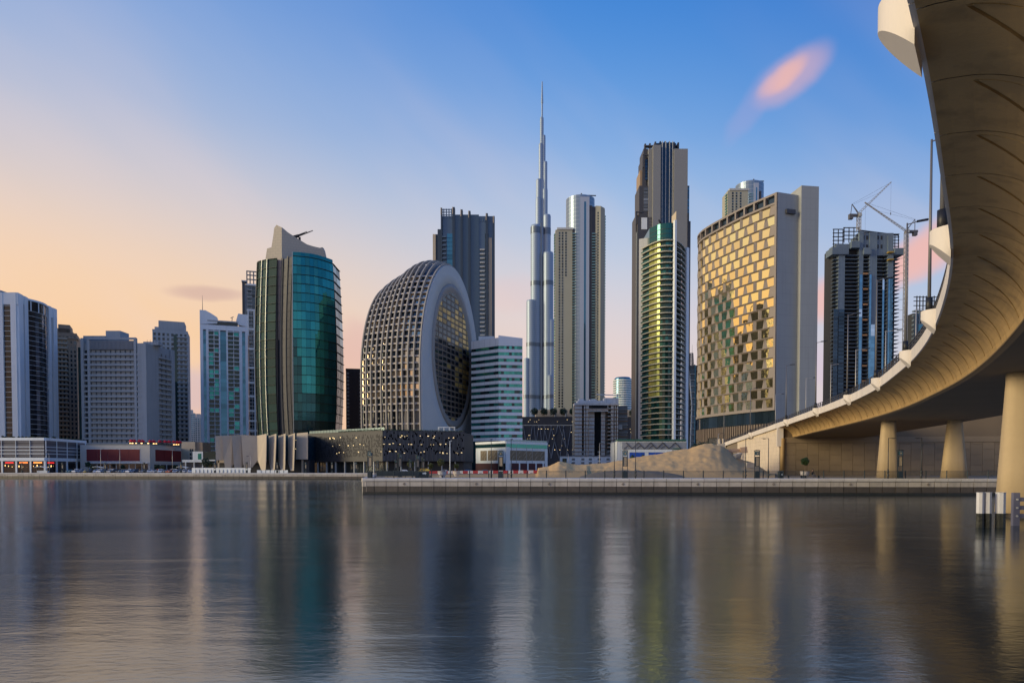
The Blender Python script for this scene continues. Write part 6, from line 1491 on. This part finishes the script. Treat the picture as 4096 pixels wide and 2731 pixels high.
# ================================================================== quay furniture
tq = (NB-NA).normalized(); nq = Vector((-tq.y, tq.x))
def on_quay(px, back=.85):
    u = (px-CX)/F; a = NA+nq*back; s = (a.x-u*a.y)/(u*tq.y-tq.x); p = a+tq*s; return p
aq = math.atan2(tq.y, tq.x)
M_iron = mat('dark_teal_iron', (.030, .045, .055), .5, .4, var=.1)
fe0, fe1 = on_quay(1500), on_quay(4400); LnF = (fe1-fe0).length
fence = tag(link('quay_fence', None, None, (fe0.x, fe0.y, G), aq), 'dark metal railing with thin bars along near quay', 'fence')
step = 3.1; nbay = int(LnF/step); bars = MB()
for k in range(1, 27): bars.box(k*step/27-.011, k*step/27+.011, -.011, .011, .1, 1.0)
bars_me = new_mesh(bars.v, bars.f, M_iron)
post_b = MB(); post_b.bar((0, 0, 0), (0, 0, 1.18), .075, .075, 6); post_b.bar((0, 0, 1.18), (0, 0, 1.24), .09, .05, 6); pme = new_mesh(post_b.v, post_b.f, M_iron)
for i in range(nbay+1):
    link('post', pme, fence, (i*step, 0, 0))
    if i < nbay:
        link('bar_panel', bars_me, fence, (i*step, 0, 0))
        link('top_rail', cube(M_iron), fence, (i*step+step/2, 0, 1.14), 0, (step-.16, .06, .045)); link('mid_rail', cube(M_iron), fence, (i*step+step/2, 0, 1.0), 0, (step-.16, .035, .03)); link('foot_rail', cube(M_iron), fence, (i*step+step/2, 0, .09), 0, (step-.16, .035, .03))
M_fret = mat('fretwork', (.34, .27, .18), .7, var=.5, nscale=9, bump=.6, bscale=14)
def lantern(x, y, rz, label, sc=1.0, detail=True):
    o = Thing('lantern_pillar', label, 'lantern', x, y, G, rz, 'dark lantern pillars along the quays')
    o.mb('base_box', M_iron, lambda b: b.box(-.30, .30, -.28, .28, .04, 1.1)); o.mb('plinth', M_iron, lambda b: b.box(-.42, .42, -.36, .36, 0, .05))
    for sx in (-.42, .34): o.mb('upright', M_iron, lambda b: b.box(sx, sx+.08, -.06, .06, .05, 4.35))
    o.mb('fret_panel', M_fret, lambda b: b.box(-.26, .26, -.04, .04, 1.95, 3.35)); o.mb('panel_frame', M_iron, lambda b: (b.box(-.34, -.261, -.08, .08, 1.88, 3.42), b.box(.261, .34, -.08, .08, 1.88, 3.42), b.box(-.26, .26, -.08, .08, 3.351, 3.42), b.box(-.26, .26, -.08, .08, 1.88, 1.949)))
    o.mb('lamp_box', glass('lantern_glass', (.05, .11, .13), .15, .3), lambda b: b.box(-.27, .27, -.27, .27, 3.62, 4.22)); o.mb('roof', M_iron, lambda b: (b.box(-.42, .42, -.36, .36, 4.30, 4.38), b.box(-.3, .3, -.3, .3, 4.38, 4.44)))
    o.mb('lamp_emblem', M_fret, lambda b: b.bar((0, -.285, 3.92), (0, -.272, 3.92), .16, n=4))
for px, lab in ((1480, 'lantern pillar on the near quay corner'), (2003, 'lantern pillar before the carved podium'), (2500, 'lantern pillar before the sand heap foot'), (3028, 'lantern pillar before the cream retaining wall'), (3600, 'lantern pillar in shade beside the left bridge pier')):
    p = on_quay(px, .75); lantern(p.x, p.y, aq, lab)
for i, (px, Y) in enumerate(((1600, 127), (1671, 143), (1693, 174), (1641, 200), (1584, 216), (1510, 228))): lantern(X(px, Y), Y, R(40), f'{ORD[i]} lantern pillar back along the basin promenade', .8)
def far_q(px, back): u = (px-CX)/F; t_ = (FB-FA).normalized(); n_ = Vector((-t_.y, t_.x)); a = FA+n_*back; s = (a.x-u*a.y)/(u*t_.y-t_.x); return a+t_*s
for i, px in enumerate((88, 250, 421, 577, 724, 860, 987, 1109, 1223, 1328, 1424)): p = far_q(px, 1.6); lantern(p.x, p.y, 0, f'{ORD[i]} lantern pillar from the left on the far quay')
M_post = mat('post_paint', (.045, .05, .055), .5, .4)
def quay_lamp(px, arm, label):
    p = on_quay(px, .72); o = Thing('promenade_lamp', label, 'street lamp', p.x, p.y, G, aq, 'slim lamp posts on the near quay')
    o.mb('pole', M_post, lambda b: b.bar((0, 0, 0), (0, 0, 6.3), .07, .045, 8), True); o.mb('sleeve', M_post, lambda b: b.lathe([(.12, 0), (.12, .3), (.2, .5), (.12, .62), (.12, .9), (.21, 1.0), (.12, 1.15), (.08, 1.5)], 10), True)
    o.mb('arm', M_post, lambda b: b.bar((0, 0, 6.25), (arm*1.1, -.1 if abs(arm) > .5 else -1.0, 6.25), .035, n=5)); o.mb('lamp_head', M_post, lambda b: b.box(arm*.7-.18, arm*.7+.18, -.2 if abs(arm) > .5 else -1.1, -.02 if abs(arm) > .5 else -.7, 6.15, 6.22))
for px, arm, lab in ((1965, .2, 'slim lamp post left of the carved podium lantern'), (2045, .2, 'slim lamp post right of the carved podium lantern'), (2457, .2, 'slim lamp post left of the sand heap lantern'), (2542, .2, 'slim lamp post right of the sand heap lantern'), (2982, 1, 'slim lamp post with arm before the concrete rubble'), (3073, -1, 'slim lamp post with arm before the cream wall'), (3552, 1, 'slim lamp post in front of the left quay pier'), (3685, -1, 'slim lamp post between the two quay piers')): quay_lamp(px, arm, lab)
# bin, planters, benches
p = on_quay(3121, 2.2); o = Thing('litter_bin', 'dark litter bin with pale label by the railing', 'bin', p.x, p.y, G, aq); o.mb('body', M_iron, lambda b: b.lathe([(.36, 0), (.4, .05), (.4, .95), (.36, 1.02)], 14), False); o.mb('lid', M_iron, lambda b: b.lathe([(.42, 1.02), (.42, 1.08), (.2, 1.14)], 14)); o.mb('label_sticker', W_white, lambda b: b.box(.05, .25, -.43, -.40, .5, .68))
M_urn = mat('urn_white', (.62, .58, .55), .6, var=.1, nscale=2)
def urn(px, back, sc, label, tree, seed=0):
    p = on_quay(px, back); o = Thing('planter_urn', label, 'planter', p.x, p.y, G, 0); n = 24
    pr = [(.45, 0), (.5, .08), (.34, .16), (.5, .3), (.66, .6), (.7, .95), (.74, 1.0), (.74, 1.08), (.62, 1.08), (.6, .98)]
    vs, fs = [], []
    for k, (r, z) in enumerate(pr):
        for i in range(n*2): a = math.pi*i/n; rr = r*(1-.045*(i % 2)*(2 <= k <= 5)); vs.append((rr*math.cos(a)*sc, rr*math.sin(a)*sc, z*sc))
    m2 = n*2
    for k in range(len(pr)-1):
        for i in range(m2): fs.append((k*m2+i, k*m2+(i+1) % m2, (k+1)*m2+(i+1) % m2, (k+1)*m2+i))
    fs.append(tuple(range((len(pr)-1)*m2, len(pr)*m2)))
    link('fluted_bowl', new_mesh(vs, fs, M_urn), o.o); o.mb('soil', M_bark, lambda b: b.lathe([(.58*sc, .9*sc), (.5*sc, 1.02*sc)], 16))
    if tree: ball_tree(p.x, p.y, G+1.0*sc, 2.45, .76, tree, None, M_leaf, 3200, 'topiary_tree', 'tree', seed+3, .07, 1.0)
urn(3219, 3.4, 1.0, 'white fluted urn holding the round tree under the bridge', 'round clipped tree growing in a white urn by the abutment')
urn(1769, 6, 1.05, 'white fluted urn behind the railing, left of the podium lantern', None); urn(1826, 26, 1.0, 'smaller looking white urn farther back by the barriers', None)
def bench(px, back, label):
    p = on_quay(px, back); o = Thing('bench', label, 'bench', p.x, p.y, G, aq)
    for sx in (-1.1, .95): o.mb('leg', M_iron, lambda b: b.box(sx, sx+.15, -.2, .22, 0, .4))
    for k in range(4): o.mb('slat', mat('bench_wood', (.12, .07, .045), .7, var=.2, nscale=3), lambda b: b.box(-1.25, 1.25, -.24+k*.125, -.13+k*.125, .401, .45))
    return p
bench(3180, 3.0, 'dark slatted bench left of the urn'); pb = bench(3248, 2.2, 'dark slatted bench the seated person uses'); bench(1745, 4.0, 'dark slatted bench by the basin corner')
# seated person
def skin_body(name, joints, edges, m, parent, sub=2):
    me = bpy.data.meshes.new(name); me.from_pydata([j[0] for j in joints], edges, []); o = bpy.data.objects.new(name, me); COL.objects.link(o); o.parent = parent
    md = o.modifiers.new('skin', 'SKIN'); md.use_smooth_shade = True
    sk = me.skin_vertices[0].data
    for i, j in enumerate(joints): sk[i].radius = (j[1], j[1]*(j[2] if len(j) > 2 else 1)); sk[i].use_root = (i == 0)
    s2 = o.modifiers.new('sub', 'SUBSURF'); s2.levels = sub; s2.render_levels = sub; me.materials.append(m); return o
pe = Thing('person', 'person in dark jacket and grey trousers seated on a bench', 'person', pb.x+.1, pb.y, G, aq+R(20))
J = [((0, .02, .55), .15, .8), ((0, .06, .80), .15, .75), ((0, .04, 1.03), .17, .65), ((0, .02, 1.14), .065), ((0, -.01, 1.22), .075), ((0, -.03, 1.31), .10), ((0, -.02, 1.39), .085),
     ((.19, .03, 1.04), .06), ((.24, -.05, .80), .048), ((.14, -.26, .70), .038), ((.10, -.33, .68), .034), ((-.19, .03, 1.04), .06), ((-.24, -.05, .80), .048), ((-.14, -.26, .68), .038), ((-.10, -.33, .66), .034),
     ((.10, -.02, .53), .095), ((.12, -.42, .50), .07), ((.12, -.44, .12), .048), ((.13, -.58, .05), .04), ((-.10, -.02, .53), .095), ((-.12, -.40, .50), .07), ((-.12, -.36, .12), .048), ((-.13, -.50, .05), .04)]
E_ = [(0, 1), (1, 2), (2, 3), (3, 4), (4, 5), (5, 6), (2, 7), (7, 8), (8, 9), (9, 10), (2, 11), (11, 12), (12, 13), (13, 14), (0, 15), (15, 16), (16, 17), (17, 18), (0, 19), (19, 20), (20, 21), (21, 22)]
M_pers = bpy.data.materials.new('person_cloth'); M_pers.use_nodes = True
_t = M_pers.node_tree; _tc = _t.nodes.new('ShaderNodeTexCoord'); _sp = _t.nodes.new('ShaderNodeSeparateXYZ'); _r = _t.nodes.new('ShaderNodeValToRGB'); _t.links.new(_tc.outputs['Object'], _sp.inputs[0]); _t.links.new(_sp.outputs[2], _r.inputs[0]); _t.links.new(_r.outputs[0], _t.nodes['Principled BSDF'].inputs[0]); _t.nodes['Principled BSDF'].inputs['Roughness'].default_value = .9
_cr = _r.color_ramp; _cr.interpolation = 'CONSTANT'; _cr.elements[0].position = 0; _cr.elements[0].color = (.30, .30, .30, 1); _cr.elements[1].position = .09; _cr.elements[1].color = (.10, .10, .13, 1)
for p_, c_ in ((.58, (.018, .016, .02)), (.999, (.30, .17, .11))): e_ = _cr.elements.new(p_); e_.color = (*c_, 1)
skin_body('body', J, E_, M_pers, pe.o)
pe.mb('hair', M_dark, lambda b: b.lathe([(.112, 1.33), (.118, 1.38), (.10, 1.45), (.04, 1.49)], 12, (0, .0)), True)
# dark ticket counter screens by the basin corner, with an arrow sign
t = Thing('landing_screen', 'row of dark panels with white arrow sign at quay corner', 'screen', on_quay(1505, 2.6).x, on_quay(1505, 2.6).y, G, aq)
for i in range(9): t.box('panel', M_iron, i*.98, i*.98+.93, 0, .06, .28, 1.14); t.box('post', M_iron, i*.98+.93, i*.98+.98, -.03, .09, 0, 1.2)
t.mb('arrow_sign', W_white, lambda b: (b.add([(7.75, -.05, .62), (8.15, -.05, .62), (8.15, -.05, .48), (8.42, -.05, .75), (8.15, -.05, 1.02), (8.15, -.05, .88), (7.75, -.05, .88)], [(0, 1, 5, 6), (2, 3, 4)]))); t.box('cabinet', M_iron, 6.6, 7.3, -.5, 0, 0, .9); t.box('cabinet', M_iron, 7.4, 8.8, -.5, -.1, 0, .42)
# red and white barriers
M_bred = mat('barrier_red', (.45, .025, .02), .5, var=.1, rnd=.1); M_bwh = mat('barrier_white', (.70, .70, .70), .5, var=.1, rnd=.06)
bb = MB(); bb.add([(-.7, -.28, 0), (.7, -.28, 0), (.7, .28, 0), (-.7, .28, 0), (-.7, -.22, .25), (.7, -.22, .25), (.7, .22, .25), (-.7, .22, .25), (-.7, -.1, .75), (.7, -.1, .75), (.7, .1, .75), (-.7, .1, .75)], [(3, 2, 1, 0), (8, 9, 10, 11)]+[(i, (i+1) % 4, 4+(i+1) % 4, 4+i) for i in range(4)]+[(4+i, 4+(i+1) % 4, 8+(i+1) % 4, 8+i) for i in range(4)])
bme = {True: new_mesh(bb.v, bb.f, M_bred), False: new_mesh(bb.v, bb.f, M_bwh)}
cnt_ = {True: 0, False: 0}
for i in range(31):
    px = 1640+i*20.2+(-60 if i < 2 else 0); Y = 190-i*.9; red = i % 2 == 1 or i in (4,); cnt_[red] += 1; o = Thing('road_barrier', f'{ORD[cnt_[red]-1]} '+('red' if red else 'white')+' plastic barrier from the left behind the railing', 'barrier', X(px, Y), Y, G+.25+i*.008, R(-3), ('red' if red else 'white')+' barriers in the row')
    link('shell', bme[red], o.o); o.mb('fork_slot', M_dark, lambda b: b.box(-.35, .35, -.292, -.27, .06, .14))
# hoarding and parked cars on the far quay
t = Thing('hoarding', 'run of white hoarding panels on the far quay', 'hoarding', far_q(768, 5).x, far_q(768, 5).y, G, math.atan2((FB-FA).y, (FB-FA).x))
for i in range(15): t.box('panel', W_white2, i*1.75, i*1.75+1.68, 0, .08, .1, 2.15); t.box('post', M_iron, i*1.75+1.68, i*1.75+1.75, -.2, .2, 0, 1.3)
t = Thing('hoarding', 'low white hoarding at the foot of the leaf pavilion', 'hoarding', far_q(1028, 4).x, far_q(1028, 4).y, G, math.atan2((FB-FA).y, (FB-FA).x))
for i in range(7): t.box('panel', W_white2, i*1.95, i*1.95+1.8, 0, .08, .05, 1.2); t.box('post', M_iron, i*1.95+1.8, i*1.95+1.87, -.1, .1, 0, 1.4)
def car_meshes(kind):
    if kind == 'suv': pr = [(-2.25, .35), (-2.3, .9), (-2.1, 1.05), (-1.9, 1.65), (-1.5, 1.78), (.5, 1.76), (1.15, 1.12), (2.15, .98), (2.3, .7), (2.28, .35)]; gl = [(-1.85, 1.12), (-1.7, 1.6), (.42, 1.62), (.98, 1.14)]
    else: pr = [(-2.2, .32), (-2.25, .82), (-1.85, .96), (-1.1, 1.38), (-.5, 1.45), (.3, 1.40), (1.05, .95), (2.1, .80), (2.25, .6), (2.22, .32)]; gl = [(-1.3, 1.0), (-.95, 1.32), (.22, 1.33), (.85, .98)]
    n = len(pr); vs = []
    for k, (y, ins) in enumerate(((-.9, .0), (-.78, .0), (.78, .0), (.9, .0))):
        for (x, z) in pr: vs.append((x*(.97 if k in (0, 3) else 1), y*(.84 if z > 1.1 else 1), z*(.985 if k in (0, 3) and z > 1 else 1)))
    fs = [tuple(range(n-1, -1, -1)), tuple(range(3*n, 4*n))]
    for k in range(3):
        for i in range(n): fs.append((k*n+i, k*n+(i+1) % n, (k+1)*n+(i+1) % n, (k+1)*n+i))
    g_ = MB()
    for s_ in (-1, 1): g_.add([(x, s_*.775*(1.0 if z > 1.1 else 1.08), z) for x, z in gl]+[(x, s_*(.775*(1.0 if z > 1.1 else 1.08)+.02), z) for x, z in gl], [(0, 1, 2, 3), (7, 6, 5, 4), (0, 4, 5, 1), (1, 5, 6, 2), (2, 6, 7, 3), (3, 7, 4, 0)])
    hi = gl[2][1]; lo = gl[3][1]; g_.quad((gl[3][0]+.24, -.66, lo-.0), (gl[3][0]+.24, .66, lo), (gl[2][0]+.2, .6, hi+.02), (gl[2][0]+.2, -.6, hi+.02))
    return (vs, fs), (g_.v, g_.f)
CM = {k: car_meshes(k) for k in ('suv', 'sedan')}; car_gl = {k: new_mesh(*CM[k][1], G_black) for k in CM}
wh = MB(); wh.bar((0, -.1, 0), (0, .1, 0), .33, n=14); wheel_me = new_mesh(wh.v, wh.f, mat('tyre', (.02, .02, .02), .8)); hl_me = new_mesh(*(lambda b: (b.v, b.f))(MB().box(-.04, .04, -.18, .18, -.08, .08)), mat('headlight', (.7, .7, .68), .2)); rm = MB(); rm.bar((0, -.115, 0), (0, .115, 0), .2, n=10); rim_me = new_mesh(rm.v, rm.f, mat('rim', (.4, .4, .42), .3, .8))
CC = {'white': (.70, .71, .72), 'silver': (.42, .43, .44), 'black': (.018, .018, .02), 'grey': (.12, .12, .13), 'blue': (.03, .10, .22), 'teal': (.02, .12, .16), 'yellow': (.65, .42, .02), 'orange': (.55, .13, .02), 'red': (.40, .02, .02)}
_cb = {}
def car(px, Y, colr, kind, rz, label, group):
    if (colr, kind) not in _cb: _cb[(colr, kind)] = new_mesh(*CM[kind][0], mat('car_'+colr, CC[colr], .25, .1, var=.02, coat=.6))
    o = Thing('parked_car', label, 'car', X(px, Y), Y, 2.51, rz, group); link('body', _cb[(colr, kind)], o.o); link('windows', car_gl[kind], o.o)
    for sx in (-1.38, 1.38):
        for sy in (-.8, .8):
            w_ = link('wheel', wheel_me, o.o, (sx, sy, .33)); link('rim', rim_me, w_, (0, 0, 0))
    for sy in (-.6, .6): link('headlight', hl_me, o.o, (2.22, sy, .68))
cl_ = [(283, 'teal', 'sedan'), (308, 'white', 'suv'), (331, 'grey', 'sedan'), (348, 'yellow', 'sedan'), (366, 'black', 'suv'), (385, 'white', 'sedan'), (405, 'white', 'suv'), (424, 'black', 'sedan'), (446, 'silver', 'sedan'), (465, 'black', 'suv'), (483, 'grey', 'sedan'), (501, 'blue', 'sedan'), (522, 'white', 'suv'), (548, 'black', 'suv'), (574, 'grey', 'sedan'), (600, 'white', 'sedan'), (620, 'silver', 'sedan'), (643, 'white', 'suv'), (662, 'grey', 'sedan'), (680, 'orange', 'sedan'), (701, 'silver', 'sedan'), (722, 'black', 'sedan'), (742, 'silver', 'suv'), (762, 'white', 'sedan')]
for i, (px, c_, k_) in enumerate(cl_): q = far_q(px, 13.5); car(px, q.y+random.uniform(-.3, .3), c_, k_, R(-90+8)+R(random.choice((-14, -8, 10))), f'{c_} parked {"four wheel drive" if k_ == "suv" else "car"}, {ORD[i]} from left in the front row', 'cars parked in the front row on the far quay')
for i, (px, c_) in enumerate(((325, 'silver'), (395, 'blue'), (440, 'white'), (505, 'grey'), (588, 'black'), (646, 'red'), (690, 'white'))): q = far_q(px, 21.5); car(px, q.y, c_, 'suv', R(8)+random.choice((0, math.pi)), f'{c_} vehicle, {ORD[i]} from left in the back row of the car park', 'cars parked in the back row on the far quay')
for px, Y, c_, k_, lab in ((1622, 222, 'white', 'sedan', 'white car behind the barriers, left of the yellow vehicle'), (1692, 214, 'yellow', 'suv', 'yellow vehicle behind the red and white barriers'), (1772, 232, 'silver', 'sedan', 'silver car behind the barriers between the clipped trees'), (1875, 236, 'blue', 'sedan', 'blue car behind the barriers before the carved podium'), (1945, 236, 'teal', 'sedan', 'teal car behind the barriers before the maroon band')): car(X(px, Y)*0+px, Y, c_, k_, R(random.choice((0, 180))+4), lab, 'cars behind the barriers')
for i, (px, r) in enumerate(((1643, 1.3), (1724, .95), (1764, 1.35), (1826, .9))): ball_tree(X(px, 205), 205, G, 2*r+1.6+.6*(i == 2), r, f'{ORD[i]} clipped olive green tree from the left behind the barriers', 'clipped trees behind the barriers', M_leafO, 900, seed=i+30, size=.14)
street_lamp(X(1800, 240), 240, G, R(-90), 11.5, .9, 'tall white lamp post before the perforated podium', 'street lamps on the far streets', 1.3, False, W_white)
for i, (px, Y, h) in enumerate(((197, 318, 9), (403, 325, 11), (480, 325, 11), (690, 330, 11), (1003, 288, 7), (2398, 300, 13), (2273, 330, 9), (2872, 240, 14), (2868, 245, 12))): street_lamp(X(px, Y), Y, G, R((90, -90)[i % 2]), h, .8, ('slim lamp post before the lit restaurants', 'lamp post before the left red panel', 'second lamp post before the left red panel', 'lamp post before the right red panel', 'thin lamp post before the leaf pavilion', 'lamp post before the unfinished white block', 'lamp post left of the white site wall', 'taller lamp post before the honeycomb facade', 'shorter lamp post before the honeycomb facade')[i], 'street lamps on the far streets', 1.1, False, mat('pale_pole', (.42, .40, .37)))
for i, (px, Y, h, r) in enumerate(((352, 335, 5.5, 1.6), (372, 333, 3.6, 1.5), (491, 336, 4, 1.1), (630, 338, 4.2, 1.5), (648, 338, 3.8, 1.4), (700, 340, 4, 1.2), (822, 330, 7.5, 2.6), (838, 335, 6, 2.0))): ball_tree(X(px, Y), Y, G, h, r, ('dark tree at the corner of the parking podium', 'bushy tree beside the podium corner', 'small tree before the left red panel', 'bushy tree right of the plain pale wall', 'second bushy tree right of the plain pale wall', 'small tree before the right red panel', 'larger tree before the dark glass link', 'tree beside the larger one at the dark glass link')[i], 'street trees on the far quay', (M_leafD, M_leafO)[i % 3 == 1], 500, 'street_tree', seed=i+60, size=.3)
for px, Y, w_, lab in ((172, 316, 5.5, 'white wavy roofed kiosk before the restaurants'), (398, 326, 5.2, 'white roofed bus shelter before the red podium'), (735, 318, 5.0, 'white flat roofed kiosk right of the parked cars')):
    o = Thing('kiosk', lab, 'kiosk', X(px, Y), Y, G); 
    for sx in (-w_/2+.2, w_/2-.3): o.box('post', M_pole, sx, sx+.12, -.9, -.78, 0, 2.5); o.box('post', M_pole, sx, sx+.12, .8, .92, 0, 2.5)
    o.mb('roof', W_white, lambda b: b.add([(x, y, 2.5+.25*math.sin((x/w_+.5)*math.pi*1.6)+dz_) for dz_ in (0, .18) for y in (-1.3, 1.3) for x in [(-.5+k/8)*w_*1.1 for k in range(9)]], [(k, k+1, 9+k+1, 9+k) for k in range(8)]+[(18+k, 27+k, 27+k+1, 18+k+1) for k in range(8)]+[(k, 18+k, 18+k+1, k+1) for k in range(8)]+[(9+k, 9+k+1, 27+k+1, 27+k) for k in range(8)]+[(0, 9, 27, 18), (8, 26, 35, 17)])); o.box('counter', W_white2, -w_/2+.3, w_/2-.3, -.6, .6, 0, .95)
